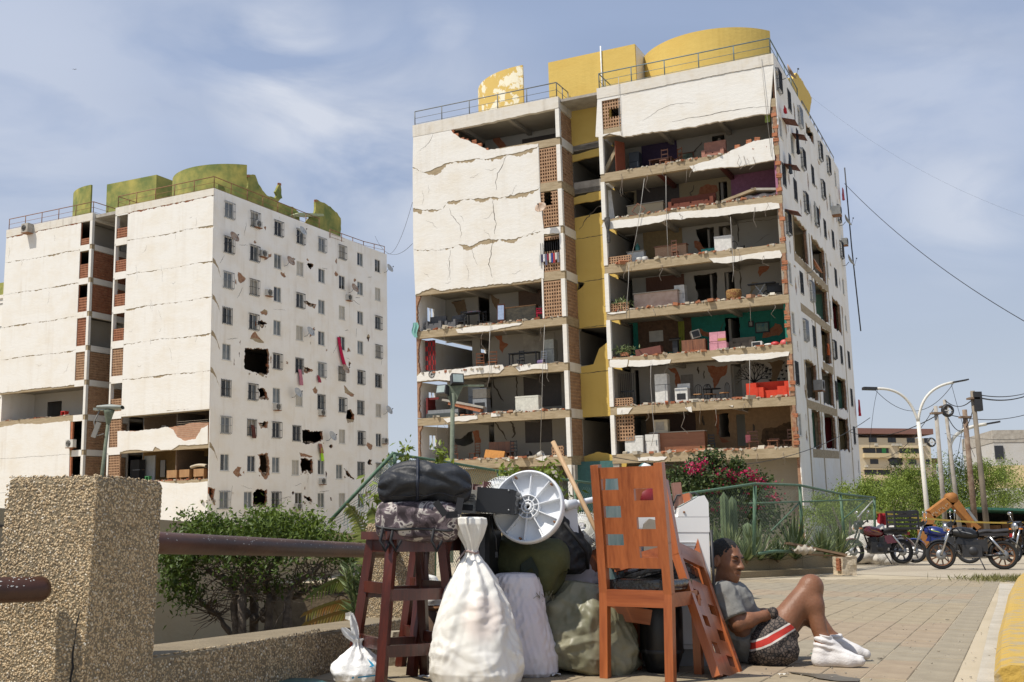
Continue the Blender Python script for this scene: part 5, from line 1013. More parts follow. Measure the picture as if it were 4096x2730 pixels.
# ---------------------------------------------------------------- chain-link fences
def chain_link(parent,corners,cell=.07,r=.0035,name='wire_mesh',m=None):
 """diamond mesh stretched over a quad (bl, br, tr, tl)"""
 bl,br,tr,tl=[Vector(c)for c in corners];Wd=max((br-bl).length,(tr-tl).length);Hd=max((tl-bl).length,(tr-br).length)
 def P(u,v):return bl.lerp(br,u).lerp(tl.lerp(tr,u),v)
 mb=MB();nx=int(Wd/cell);k=Hd/Wd
 for s in(1,-1):
  for i in range(-int(nx*k)-1,nx+int(nx*k)+2):
   u0=i/nx;pts=[]
   for v in(0,.25,.5,.75,1):
    u=u0+s*v*k
    if 0<=u<=1:pts.append(P(u,v))
   va,vb=0,1
   if len(pts)<2:continue
   mb.tube(pts,r,3,False,False)
 return tag(mb.build(name,m or mat('mesh_wire',(.13,.17,.13),.6),parent),kind='stuff')
def fences():
 t=thing('chain_link_fence','green chain-link fence with bent top rail behind the planter','fence')
 F_=[at(2735,1978,17.5),at(3020,1936,19),at(3200,1942,21),at(3362,1976,24),at(3500,1992,27)];bz=.42
 rail=MB();rail.tube([F_[0]+Vector((-.9,-.6,-.12))]+F_,.026,7);rail.build('top_rail',green_paint,t)
 post_px=((3020,1943,3016,2222,19),(3200,1945,3210,2190,21),(3362,1980,3380,2175,24),(3497,1992,3500,2160,27))
 for x0,y0,x1,y1,Y in post_px:mb=MB();mb.tube([at(x0,y0,Y),at(x1,y1,Y)],.034,7);mb.build('post',green_paint,t)
 for a,b in(((3085,2125,20),(3200,2010,21)),((2998,2015,19.4),(3200,2008,21)),((3200,2008,21),(3480,1998,26)),((3370,2080,24),(3460,2005,26)),((3430,2070,25),(3490,2005,27))):mb=MB();mb.tube([at(*a),at(*b)],.018,6);mb.build('brace',green_paint if a[0]!=3430 else alu,t)
 mb=MB();mb.tube([at(3035,2216,19),at(3100,2206,19.4),(at(3200,2208,20.5))],.03,6);mb.build('bottom_rail',green_paint,t)
 bots=[at(2735,2225,17.5),at(3016,2222,19),at(3208,2205,21),at(3378,2195,24),at(3500,2180,27)]
 for i in range(4):chain_link(t,(bots[i],bots[i+1],F_[i+1],F_[i]),.075,.0022,m=mat('mesh_wire_dark',(.07,.10,.075),.6))
 t2=thing('leaning_fence','torn green chain-link fence leaning over beside the farther block','fence');Y=15
 c=[at(1320,2085,Y),at(1446,2130,Y-.5),at(1600,1825,Y),at(1572,1815,Y)]
 for a,b in(((1572,1815,Y),(1315,2090,Y)),((1578,1818,Y),(1580,1880,Y)),((1572,1815,Y),(1610,1822,Y+.5)),((1560,1950,Y-.6),(1455,2130,Y-.8))):mb=MB();mb.tube([at(*a),at(*b)],.028,7);mb.build('post',green_paint,t2)
 chain_link(t2,c,.075,.004,m=mat('mesh_wire_green',(.05,.10,.08),.6));
 rl=[at(1605,1822,17),at(1745,1843,18),at(1994,1885,20),at(2300,1925,22),at(2420,1940,23)]
 t3=thing('garden_fence','green wire fence top running behind the duffel bag and fan','fence');mb=MB();mb.tube(rl,.026,7);mb.build('top_rail',green_paint,t3)
 for p in(rl[1],rl[2],rl[3]):mb=MB();mb.tube([p,Vector((p.x,p.y,0))],.03,6);mb.build('post',green_paint,t3)
 for a,b in zip(rl,rl[1:]):chain_link(t3,(Vector((a.x,a.y,.2)),Vector((b.x,b.y,.2)),b,a),.08,.0036,m=MATS['mesh_wire_green'])
fences()
# ---------------------------------------------------------------- planter with agaves, cacti, bougainvillea
pebble_small=mat('washed_pebble_render',(.20,.155,.085),.9,col2=(.36,.28,.165),scale=60,bump=.8,bscale=90)
def planter():
 t=thing('planter_wall','low pebble-faced planter wall with a stepped base at the kerb of the garden','wall');a,b=gnd(2700,2326),gnd(3388,2290);d=(b-a).normalized();n=Vector((-d.y,d.x,0));L=(b-a).length
 R=Matrix((d,n,Vector((0,0,1)))).transposed()
 mb=MB();mb.box((a+b)/2+n*.15+Vector((0,0,.05)),(L,.5,.12),R);mb.build('base_step',pebble_small,t)
 cuts=[0,.28,.55,.76,.97]
 for p,q in zip(cuts,cuts[1:]):m=a.lerp(b,(p+q)/2);mb=MB();mb.box(m+n*.35+Vector((0,0,.26)),(L*(q-p)-.012,.28,.33),R);mb.build('wall_block',pebble_small,t)
 p=gnd(2835,2325);o=thing('stone_bollard','square pebble pillar behind the seated person','pillar',at(2830,2350,12.5)*Vector((1,1,0))if False else(at(2830,2300,12.5).x,12.5,0));mb=MB();mb.box((0,0,.31),(.52,.45,.62),.2);mb.build('shaft',pebble_small,o);mb=MB();mb.box((0,0,.64),(.54,.47,.05),.2,.94);mb.build('cap',pebble_small,o)
 c=gnd(3382,2300);t=thing('broken_masonry_block','chunk of broken masonry lying at the end of the planter','rubble',(c.x,c.y,0),.3)
 mb=MB();bm=bmesh.new();bmesh.ops.create_cube(bm,size=1);bmesh.ops.subdivide_edges(bm,edges=bm.edges,cuts=5,use_grid_fill=True)
 for v in bm.verts:v.co+=Vector((mnoise.noise(v.co*3),mnoise.noise(v.co*3+Vector((9,0,0))),mnoise.noise(v.co*3+Vector((0,9,0)))))*.09;v.co=Vector((v.co.x*.33,v.co.y*.32,v.co.z*.36+.18))
 mb.add([v.co for v in bm.verts],[tuple(v.index for v in f.verts)for f in bm.faces]);bm.free();mb.build('chunk',mat('broken_mortar',(.42,.34,.23),.95,col2=(.55,.47,.35),scale=8,bump=.8,bscale=20),t)
 for z in(.12,.2,.28):loose_brick(t,(-.17,-.05,z),(0,0,1.5),(.4,.4,.38),'brick')
 c=at(3150,2200,19.5);mb=MB();mb.box((0,0,0),(1.1,.4,.04),Matrix.Rotation(.2,3,'Y'));mb.box((.2,.1,-.12),(.7,.3,.03),Matrix.Rotation(.05,3,'Y'));o=mb.build('fallen_board',mat_wood('board_wood',(.12,.07,.04),(.30,.2,.12),.7,axis=0,coat=0));o.location=at(3262,2197,20.0);tag(o,'weathered board leaning on the planter edge','board')
 mb=MB();mb.grid(lambda a,b:Vector((.2*(a-.5)*2,.12*math.cos(b*6.28),.05+.08*math.sin(b*6.28)*(1-(2*a-1)**2)+.03*math.sin(a*21+b*9))),16,10,False);o=mb.build('crumpled_cloth',mat('grey_rag',(.35,.31,.25),.9,bump=.4));o.location=at(3215,2212,19.6);tag(o,'crumpled beige rag lying on the planter wall','cloth')
 spec=[(3030,2200,20.0,1.0,46,'spreading pale agave left of the second fence post'),(3175,2180,21.0,1.25,60,'largest sword-leaved agave in the middle of the planter'),(3290,2190,22.0,.9,44,'agave between the two right fence posts'),(3350,2185,23.5,1.0,50,'dense agave just left of the red motorcycle'),(2920,2170,20.5,.9,44,'agave rising above the seated head'),(2985,2215,19.6,.6,30,'small agave at the foot of the first fence post'),(3110,2215,20.2,.6,30,'low agave with leaves on the planter edge'),(3440,2190,29.5,.9,40,'agave half hidden behind the red motorcycle'),(2860,2120,22,1.0,40,'tall grassy agave beside the cacti')]
 for i,(px,py,Y,L,n_,lab)in enumerate(spec):
  b0=at(px,py,Y);b0.z=.28;agave('agave',lab,b0,n_+14,L*.82,agave_m,group='agaves in the planter',w=.035,seed=30+i,lean=.6)
 cm=mat('cactus_green',(.055,.085,.035),.8,col2=(.11,.15,.07),scale=8)
 for px,py,Y,rr,lab in((2895,1968,21,.075,'taller ribbed column cactus behind the fence'),(2928,1985,21.2,.08,'second ribbed column cactus beside the taller one'),(2990,2090,20.6,.09,'short stout cactus among the agaves')):
  tp=at(px,py,Y);t=thing('column_cactus',lab,'cactus',(tp.x,tp.y,.25),0,'column cacti');H=tp.z-.25
  mb=MB();mb.grid(lambda a,b:Vector((math.cos(a*6.283),math.sin(a*6.283),0))*rr*(1+.18*math.cos(a*6.283*8))*(1 if b<.9 else max(.02,math.sqrt(max(0,1-((b-.9)/.1)**2))))+Vector((0,0,b*H)),32,12);mb.build('stem',cm,t)
planter()
def bougainvillea():
 rn=np.random.default_rng(11);Y=23;b=at(2880,2200,Y);t=thing('bougainvillea','sprawling bougainvillea with bright magenta flowers behind the fence','shrub',(b.x,b.y,0));B0=Vector((b.x,b.y,0));C=lambda px,py,dy=0:at(px,py,Y+dy)-B0
 ctr=[(2720,1990,.35),(2750,2080,.5),(2830,2050,.55),(2900,1990,.5),(2960,2010,.5),(3030,2000,.4),(2860,1940,.38),(2790,1930,.3),(3060,2080,.4),(2980,2100,.5),(2850,2130,.5),(2700,2060,.5),(2930,1940,.25),(3000,1950,.25)]
 P=[];
 for px,py,s in ctr:c=np.array(C(px,py,rn.uniform(-.5,.5)));P.append(c+rn.normal(size=(850,3))*s*np.array([.62,.6,.5]))
 st=MB();
 arcs=[((2800,2000),(2760,1880),(2790,1850)),((2830,2000),(2800,1850),(2840,1820),(2880,1850)),((2900,1980),(2930,1880),(2950,1850),(2960,1880)),((2750,2000),(2710,1930),(2700,1880)),((3000,1980),(3040,1910),(3060,1940)),((2850,1960),(2870,1880),(2850,1850))]
 for q in arcs:
  p=[C(*a)for a in q];pp=[]
  for a,c in zip(p,p[1:]):pp+=[a.lerp(c,s/5)for s in range(5)]
  pp.append(p[-1]);st.tube(pp,.012,4)
  for a in pp:P.append(np.array(a)+rn.normal(size=(45,3))*.10)
 st.build('stems',mat('vine_stem',(.16,.14,.09),.9),t)
 P=np.concatenate(P);v,f=leaf_arrays(P,.085,.4,1.7,.2,rn);np_mesh('foliage',v,f,mat_leaf('bougainvillea_leaf',(.02,.04,.012),(.12,.16,.04)),t,np.clip(rn.random(len(f))*.8,0,1))
 fl=[(2780,1870,.16),(2775,1875,.14),(2795,1872,.13),(2820,1850,.1),(2895,1888,.12),(2935,1902,.13),(2885,1920,.13),(2920,1903,.08),(3000,1905,.16),(3020,1915,.15),(3030,1925,.12),(2990,1890,.1),(2920,1935,.09),(2940,1934,.09),(2960,1932,.08),(2760,1893,.06),(2985,1975,.05),(2965,2038,.1),(3035,2032,.06),(2880,2022,.06),(3090,1985,.13),(3110,1997,.1),(2870,1975,.05),(2850,2040,.05),(3070,1940,.1),(2830,1965,.05)]
 P=np.concatenate([np.array(C(px,py,-.55))+rn.normal(size=(int(260*s+6),3))*s*.75*np.array([1,.6,.6])for px,py,s in fl]);v,f=leaf_arrays(P,.06,.2,1.4,0,rn);np_mesh('flowers',v,f,flower_m,t,rn.random(len(f)))
bougainvillea()
def shrub_tops():
 for i,(px,py,Y,s,n,lab)in enumerate(((1690,1850,16.5,.42,900,'light green leafy shoots rising above the black duffel bag'),(2020,1905,15,.30,600,'bright shoots of a shrub left of the upturned fan base'),(2190,1890,15.5,.25,380,'small leafy tip above the upturned fan base'),(2310,2045,14,.3,400,'dark shrub seen between the fan and the chair'),(1540,1990,12.5,.3,260,'sparse bright leaves hanging in the leaning fence'))):
  rn=np.random.default_rng(40+i);p=at(px,py,Y);t=thing('leafy_shrub',lab,'shrub',(p.x,p.y,0),0,'shrubs behind the heap');st=MB();P=[];D=[]
  for k in range(12):
   tip=Vector((rn.normal()*s*.6,rn.normal()*s*.4,p.z+rn.uniform(-.4,.45)*s*1.6));a0=Vector((tip.x*.3,tip.y*.3,max(0,p.z-1.2)));st.tube([a0,a0.lerp(tip,.6)+Vector((rn.normal()*.04,0,0)),tip],[.008,.006,.003],4)
   for q in np.linspace(.55,1,9):c=a0.lerp(tip,q);P+=[np.array(c)+rn.normal(size=3)*.06 for _ in range(n//108+1)]
  st.build('stem',twig_m,t);v,f=leaf_arrays(np.array(P),.12,.4,2.4,.5,rn);np_mesh('leaves',v,f,leaf_light if i!=3 else leaf_dark,t,np.clip(.3+.6*rn.random(len(f)),0,1))
shrub_tops()
# ================================================================ trees, poles, background buildings
FAR=1.55
def feathery_tree(label,px,py0,Y,blobs,n,seed,leaf=.14):
 Y*=FAR;leaf*=FAR*.62;rn=np.random.default_rng(seed);rg=random.Random(seed);b=at(px,py0,Y);B0=Vector((b.x,b.y,0));t=thing('feathery_tree',label,'tree',B0,0,'trees beyond the motorcycles')
 tr=MB();P=[];
 for(x,y,s)in blobs:
  s*=FAR*.74;c=at(x,y+(50 if FAR>1 else 0),Y+rg.uniform(-1.5,1.5))-B0;mid=Vector((c.x*.35,c.y*.3,c.z*.45));tr.tube([Vector((rg.uniform(-.1,.1),0,0)),mid,c],[.11,.07,.02],6)
  sub=np.array(c)+rn.normal(size=(14,3))*s*np.array([.75,.7,.5]);k=rn.integers(0,14,n);pp=sub[k]+rn.normal(size=(n,3))*s*.23;P.append(pp)
 tr.build('trunk',bark,t);P=np.concatenate(P);v,f=leaf_arrays(P,leaf,.55,2.6,.25,rn);z=P[:,2];hi=(z-z.min())/(np.ptp(z)+1e-6);np_mesh('crown',v,f,leaf_tree,t,np.clip(.1+.55*rn.random(len(f))+.3*hi,0,1))
feathery_tree('low feathery tree with pale flower sprays beside the block corner',3450,2200,31,[(3400,1990,.9),(3450,1930,.8),(3500,2020,1.0),(3550,1950,.9),(3580,2060,1.0),(3440,2070,.9),(3360,2060,.7),(3400,2100,.6),(3330,1980,.5)],3000,61)
feathery_tree('feathery tree behind the double street lamp',3640,2200,36,[(3600,1890,.9),(3660,1940,1.2),(3640,2030,1.2),(3720,1900,1.0),(3760,1960,1.2),(3700,2060,1.0),(3580,1880,.7),(3640,2120,1.0),(3580,1990,1.0),(3750,2070,.9)],3000,62)
feathery_tree('rounded feathery tree between the leaning poles',3860,2200,40,[(3830,1900,1.1),(3890,1880,1.2),(3940,1870,1.1),(3980,1930,1.2),(3900,1960,1.4),(3850,2000,1.2),(3960,2010,1.3),(3800,1960,1.0),(3920,1850,.8)],3000,63)
feathery_tree('low tree at the right edge of the view above the shack',4040,2150,52,[(4020,1980,1.2),(4060,2010,1.4),(4100,2030,1.4),(4150,2020,1.5),(4000,2030,1.2),(4050,1960,.8)],1200,64)
FAR=1.0
feathery_tree('feathery bush growing through the end of the fence',3400,2200,30,[(3330,2030,.45),(3400,2060,.5),(3450,2040,.45),(3290,2060,.4),(3360,2100,.45)],900,65,.1)
def poles():
 wp=mat('white_lamp_paint',(.62,.60,.54),.6,col2=(.45,.38,.28),scale=9,mixlo=.55,mixhi=.8);conc=mat('pole_concrete',(.26,.235,.20),.9,col2=(.36,.33,.29),scale=5);rustp=mat('pole_rust',(.12,.07,.045),.9,col2=(.24,.18,.13),scale=4)
 def arc(pts,n=16):
  P=[Vector(p)for p in pts];return[P[0]*(1-s)**3+P[1]*3*s*(1-s)**2+P[2]*3*s*s*(1-s)+P[3]*s**3 for s in[i/n for i in range(n+1)]]
 Y=45;b=at(3725,2200,Y);t=thing('double_street_lamp','white street lamp with two curved arms in front of the trees','street lamp',(b.x,b.y,0));O=Vector((b.x,b.y,0));C=lambda px,py,dy=0:at(px,py,Y+dy)-O
 j=C(3673,1688);mb=MB();mb.tube([(0,0,0),Vector((0,0,0)).lerp(j,.5),j],[.125,.105,.085],8);mb.build('post',wp,t)
 for pts,tip,lab in(([j,C(3645,1600),C(3600,1550),C(3500,1556)],(C(3500,1556),C(3457,1555)),0),([j,C(3680,1600),C(3720,1545),C(3815,1530)],(C(3815,1530),C(3864,1521)),1)):
  mb=MB();mb.tube(arc(pts),.06,7);mb.build('arm',wp,t);mb=MB();d=tip[1]-tip[0];mb.box((tip[0]+tip[1])/2,(d.length*1.25,.3,.12 if lab==0 else .06),Matrix.Rotation(-math.atan2(d.z,d.x),3,'Y'));mb.build('lamp_head',black_metal,t)
 Y=60;b=at(3840,2190,Y);t=thing('street_lamp','white street lamp with one arm curving right behind the poles','street lamp',(b.x,b.y,0));O=Vector((b.x,b.y,0));j=C(3800,1800)
 mb=MB();mb.tube([(0,0,0),C(3803,1880),j],[.17,.14,.12],8);mb.build('post',wp,t);mb=MB();mb.tube(arc([j,C(3800,1740),C(3850,1710),C(3945,1697)]),.10,7);mb.build('arm',wp,t);mb=MB();mb.bar(C(3945,1697),C(3997,1688),.3,.1);mb.build('lamp_head',black_metal,t)
 tops=[]
 for i,(x0,y0,x1,y1,Y,r,m,lab)in enumerate(((3742,1625,3788,2180,42,.12,conc,'pale grey utility pole left of the cable coil'),(3778,1600,3848,2180,43,.11,conc,'utility pole carrying the black cable coil'),(3858,1640,3908,2180,41,.14,rustp,'dark rust-brown leaning pole'),(3890,1565,3955,2180,40,.13,mat('pole_dark',(.10,.085,.07),.9,col2=(.24,.20,.15),scale=2,stretch=(1,1,.4)),'tallest dark utility pole with a transformer box'))):
  b=at(x1,y1,Y);tp=at(x0,y0,Y);t=thing('utility_pole',lab,'pole',(b.x,b.y,0),0,'utility poles by the trees');O=Vector((b.x,b.y,0));tops.append(tp)
  mb=MB();mb.tube([(0,0,0),tp-O],[r*.95,r*.68],8);mb.build('shaft',m,t);mb=MB();mb.box(tp-O+Vector((0,0,-.3)),(.42,.30,.07));mb.build('bracket',rustp,t)
  if i==3:mb=MB();mb.box(at(3907,1607,Y)-O,(.32,.3,.75));mb.build('transformer_box',black_metal,t)
 for px,py,Y,r,th,lab in((3791,1643,42.6,.2,.055,'thick black cable coil strapped to a utility pole'),(3726,1770,43,.15,.03,'thinner black cable ring hanging on the lamp wire')):
  c=at(px,py,Y);t=thing('cable_coil',lab,'cable',c,0,'cable coils');mb=MB();n=28
  for k in range(3):mb.tube([(math.cos(2*math.pi*i/n)*(r+k*.01),.03*k-.03,math.sin(2*math.pi*i/n)*(r*1.02+k*.01))for i in range(n+1)],th,7,False)
  mb.build('loops',black_metal,t);mb=MB();mb.bar((-r,-.05,0),(r,-.05,0),.03,.03);mb.bar((0,-.05,-r),(0,-.05,r),.03,.03);mb.build('cross_brace',alu,t)
 def sag(a,b,s,r=.02,name='overhead_wire',lab=None,m=black_metal):
  a=Vector(a);b=Vector(b);mb=MB();mb.tube([a.lerp(b,q)-Vector((0,0,4*s*q*(1-q)))for q in[i/20 for i in range(21)]],r,4,False);o=mb.build(name,m);tag(o,lab,'wire','overhead wires')
 T=tops
 sag(at(3378,735,78),at(4140,1310,52),.8,.022,lab='heavy wire sloping from the block roof down to the right edge')
 sag(at(3240,385,74),at(4140,880,60),1.0,.004,lab='faint thin wire high in the right sky')
 sag(at(3370,1715,75),T[1]+Vector((0,0,-.45)),.8,.022,lab='wire from the block to the coil pole');sag(T[1],T[3]+Vector((0,0,-.3)),.3,.02,lab='short wire between the coil pole and the tallest pole');sag(T[1]+Vector((0,0,-.5)),T[3]+Vector((0,0,-.6)),.9,.018,lab='slack wire looping below the short one')
 sag(T[3]+Vector((0,0,-.1)),at(4140,1562,44),.2,.022,lab='upper wire leaving the tallest pole to the right');sag(T[3]+Vector((0,0,-.2)),at(4140,1570,44),.25,.03,lab='thicker second wire leaving the tallest pole');sag(T[1]+Vector((0,0,-.6)),at(4140,1648,46),.3,.02,lab='lower wire crossing to the right edge');sag(at(3780,1735,60),at(4140,1752,50),.2,.016,lab='lowest straight wire over the trees')
 sag(at(3500,1560,45),at(3815,1532,45),1.1,.014,lab='slack wire slung between the two lamp arms');sag(at(3510,1562,45),at(3478,1800,45),-.3,.01,lab='loose wire hanging from the left lamp arm');sag(at(3805,1535,45),at(3900,1830,44),.3,.01,lab='loose wire hanging from the right lamp arm');sag(T[0],at(3520,1830,70),.6,.014,lab='wire falling from the pale pole to the far flats');sag(T[2],at(3820,1860,43),.2,.010,lab='stay wire beside the rust-brown pole');sag(T[2]+Vector((0,0,-.2)),at(3835,1930,43),.3,.010,lab='second stay wire beside the rust-brown pole')
 for(x,y,x2,y2,Ya,Yb,s,lab)in((1548,1015,1650,810,98,64,2.2,'thin wire between the two blocks, upper'),(1500,945,1650,975,96,64,2.5,'wire sagging between the two blocks, lower')):sag(at(x,y,Ya),at(x2,y2,Yb),s*.5,.014,lab=lab)
 sag(at(2455,1785+45,30),at(3480,1672,46),1.0,.014,lab='long thin wire crossing in front of the lower floors')
poles()
def flats():
 Y=280;a=at(3425,1900,Y);b=at(3745,1895,Y);zt=at(3600,1722,Y).z;t=thing('cream_flats','long cream four-storey block with a maroon roof edge behind the lamp','building',(a.x,a.y,0),math.atan2(-6,b.x-a.x)*0+.10);L=(b.x-a.x)*1.0
 cream=mat_plaster('cream_paint',(.55,.47,.34));tan=mat_plaster('tan_paint',(.56,.46,.29));h=zt
 mb=MB();mb.box((L/2,6,h/2-1),(L,12,h-2));mb.build('wall',cream,t);mb=MB();mb.box((L/2+.1,5.9,h-.2),(L+1.2,13.4,1.5));mb.build('roof',mat('maroon_fascia',(.21,.105,.085),.9),t)
 mb=MB();mb.box((L+2,9,h*.34),(3.8,8,h*.75));mb.build('annex',cream,t);mb=MB();mb.box((L+2,8.9,h*.74),(4.2,9,1.3));mb.build('annex_roof',MATS['maroon_fascia'],t)
 gl=mat('far_glass',(.025,.025,.028),.3);st=2.95
 for k in range(5):
  z=h-2.6-k*st
  if k%2==0:
   for x in(L*.22,L*.27,L*.47,L*.52,L*.72,L*.77,L*.95):mb=MB();mb.box((x,-.02,z),(1.2,.1,1.35));mb.build('window',gl,t)
  else:
   for x0,x1 in((.10,.45),(.58,.88)):
    mb=MB();mb.box((L*(x0+x1)/2,-.55,z-1.35),(L*(x1-x0),1.1,1.2));bl=mb.build('balcony',tan,t)
    for c in(.25,.75):mb=MB();mb.box((L*(x0+(x1-x0)*c),-.06,z+.05),(L*(x1-x0)*.45,.14,1.3));mb.build('window',gl,t)
    mb=MB();mb.box((L*(x0+x1)/2,-.55,z+.85),(L*(x1-x0)+.3,1.2,.25));mb.build('balcony_lintel',tan,t)
 mb=MB();mb.box((L*.38,-.1,h-2.6-st),(1.2,.1,1.5));mb.build('green_shutter',paint('green_shutter',(.03,.28,.08)),t)
 hole=MB();hole.plate(jagl([(L*.42,h-8.0),(L*.50,h-7.3),(L*.62,h-7.5),(L*.62,h-9.2),(L*.5,h-9.9)],.2,.6,True),[],-.06,.0);hole.build('torn_opening',dark,t)
 rr=random.Random(2)
 mb=MB()
 for i in range(14):mb.box((rr.uniform(.05,.95)*L,-.3,h-3.9-rr.choice((0,1))*st*2),(.8,.6,.6))
 tag(mb.build('cooler_units',mat('far_cooler',(.45,.42,.36),.7),t),kind='stuff')
 Y=125;a=at(3985,1900,Y);zt=at(4040,1722,Y).z;t=thing('striped_flats','cream and grey striped block of flats at the right edge','building',(a.x,a.y,0),-.12);h=zt;w=14
 for k in range(8):
  mb=MB();mb.box((w/2,6,h-1.9-k*2.75-1.0),(w,12,2.748));mb.build('wall_band',(mat_plaster('band_grey',(.48,.47,.45))if k%2==0 else mat_plaster('band_cream',(.62,.50,.30))),t)
  for x in(-.06,6.9,8.4):mb=MB();mb.box((x+(.6 if x<0 else 0),-.06+(0 if x>0 else 0),h-2.7-k*2.75),(1.0 if x<0 else 1.3,.2,1.6));mb.build('window',gl,t)
 mb=MB();mb.box((w/2,6,h-.75),(w+.1,12.1,1.5));mb.build('roof_parapet',conc_grey,t)
 mb=MB();mb.plate([(4.6,h-2.8),(5.4,h-1.6),(6.6,h-1.4),(6.6,h-3.8),(5.6,h-3.4)],[],-.05,.0);mb.build('bare_render',concrete,t)
 Y=112;a=at(-350,1900,Y);b=at(20,1900,Y);zt=at(10,1170,Y).z;t=thing('hidden_apartment_block','sliver of a third white block with a green roof tank at the left edge','building',(b.x,b.y,0),-.45)
 mb=MB();mb.box((-6,9,zt/2),(12,18,zt));mb.build('wall',white,t)
 for k in range(8):mb=MB();mb.box((-6,-.02,zt-1-k*2.7),(12.06,.1,.05));mb.build('crack',crackm,t)
 mb=MB();mb.box((-6,8,zt+1.4),(10.5,9,2.8));mb.build('tank_wall',green_tank,t);mb=MB();mb.box((-6,-.05,zt-.2),(12.1,.2,.4));mb.build('roof_parapet',white,t)
flats()
def shack_and_excavator():
 Y=44;a=at(3905,2190,Y);b=at(4140,2190,Y);zt=at(4000,2045,Y).z;L=b.x-a.x+4;t=thing('street_shack','open street stall of brown boards under a green tarp roof','stall',(a.x,a.y,0));wd=mat_wood('shack_wood',(.12,.055,.025),(.32,.17,.08),.8,3,2,0)
 mb=MB();mb.box((L/2,1.5,zt),(L+.6,4.2,.10),Matrix.Rotation(.03,3,'Y'));mb.build('roof',mat('green_tarp',(.03,.13,.09),.6),t)
 for i in range(9):mb=MB();mb.box((.35+i*L/9,2.2,zt*.42),(L/9-.05,.08,zt*(.55+.2*(i%2))));mb.build('plank',wd,t)
 for i in range(5):mb=MB();mb.box((i*L/4,.1,zt/2),(.14,.14,zt));mb.build('post',bark if i%2 else grey_metal,t)
 mb=MB();mb.box((L/2,3.2,zt/2),(L,.1,zt));mb.build('back_wall',dark,t);mb=MB();mb.box((L/2,.3,.5),(L,.06,.08));mb.build('front_bar',bark,t)
 Y=41;org=at(3700,2190,Y);O=Vector((org.x,org.y,0));t=thing('excavator','orange excavator with raised elbow boom behind the poles','excavator',O);C=lambda px,py:at(px,py,Y)-O;om=mat('excavator_orange',(.36,.15,.03),.7,col2=(.27,.11,.03),scale=5)
 def beam(name,pts,ws,m=om):
  mb=MB()
  for(p,q),(w0,w1)in zip(zip(pts,pts[1:]),zip(ws,ws[1:])):
   d=(q-p).normalized();n=Vector((-d.z,0,d.x));v=[]
   for y in(-.2,.2):v+=[p+n*w0+Vector((0,y,0)),p-n*w0+Vector((0,y,0)),q-n*w1+Vector((0,y,0)),q+n*w1+Vector((0,y,0))]
   mb.add(v,[(0,1,2,3),(7,6,5,4),(0,3,7,4),(1,5,6,2),(0,4,5,1),(3,2,6,7)])
  return mb.build(name,m,t)
 beam('boom',[C(3695,2130),C(3720,2060),C(3790,2010),C(3810,1990)],[.15,.18,.19,.13]);beam('stick',[C(3795,1988),C(3830,2030),C(3880,2090)],[.18,.15,.1]);beam('hydraulic_cylinder',[C(3860,2040),C(3900,2090)],[.07,.05],grey_metal);beam('bucket',[C(3880,2090),C(3900,2120),C(3880,2140)],[.08,.2,.07]);beam('engine_housing',[C(3680,2150),C(3740,2150)],[.5,.5])
 mb=MB();mb.lathe([(.001,-.21),(.2,-.21),(.2,.21),(.001,.21)],16,Matrix.Translation(C(3803,1992))@Matrix.Rotation(math.pi/2,4,'X'));mb.build('elbow_pin',om,t)
 mb=MB();mb.box((0,.2,.35),(2.6,.7,.7));mb.build('track',black_metal,t)
 mb=MB();p=C(3745,2045)+Vector((0,-.22,0))
 for k,(dx,hh)in enumerate(((0,.16),(.14,.16),(.28,.16),(.42,.16),(.56,.16))):mb.box(p+Vector((dx-.25,0,dx*.62-.15)),(.03,.01,hh*.55),Matrix.Rotation(-.55,3,'Y'));mb.box(p+Vector((dx-.2,0,dx*.62-.08-.08*(k%2))),(.06,.01,.025),Matrix.Rotation(-.55,3,'Y'))
 mb.build('worn_lettering',paint('worn_white',(.35,.28,.2)),t)
 mb=MB();a_,b_=at(3498,2054,27.0),at(4180,2092,34);pts=[a_.lerp(b_,q)-Vector((0,0,.12*4*q*(1-q)))for q in[i/14 for i in range(15)]]
 for p,q in zip(pts,pts[1:]):mb.add([p,q,q+Vector((0,.002,.05)),p+Vector((0,.002,.05))],[(0,1,2,3)])
 tag(mb.build('barrier_tape',paint('yellow_tape',(.65,.42,.03),.5)),'yellow barrier tape stretched above the motorcycles','tape')
 c=at(3527,2054,27.2);mb=MB()
 for s in(0,.03):mb.grid(lambda a,q:c+Vector(((a-.5)*.24*(1+.25*q),-.04+s+.03*math.sin(a*15+q*2),-q*.42)),10,8,False)
 tag(mb.build('red_cloth',mat('red_cloth',(.36,.012,.02),.8,bump=.3)),'red cloth hanging over the yellow tape','cloth')
shack_and_excavator()
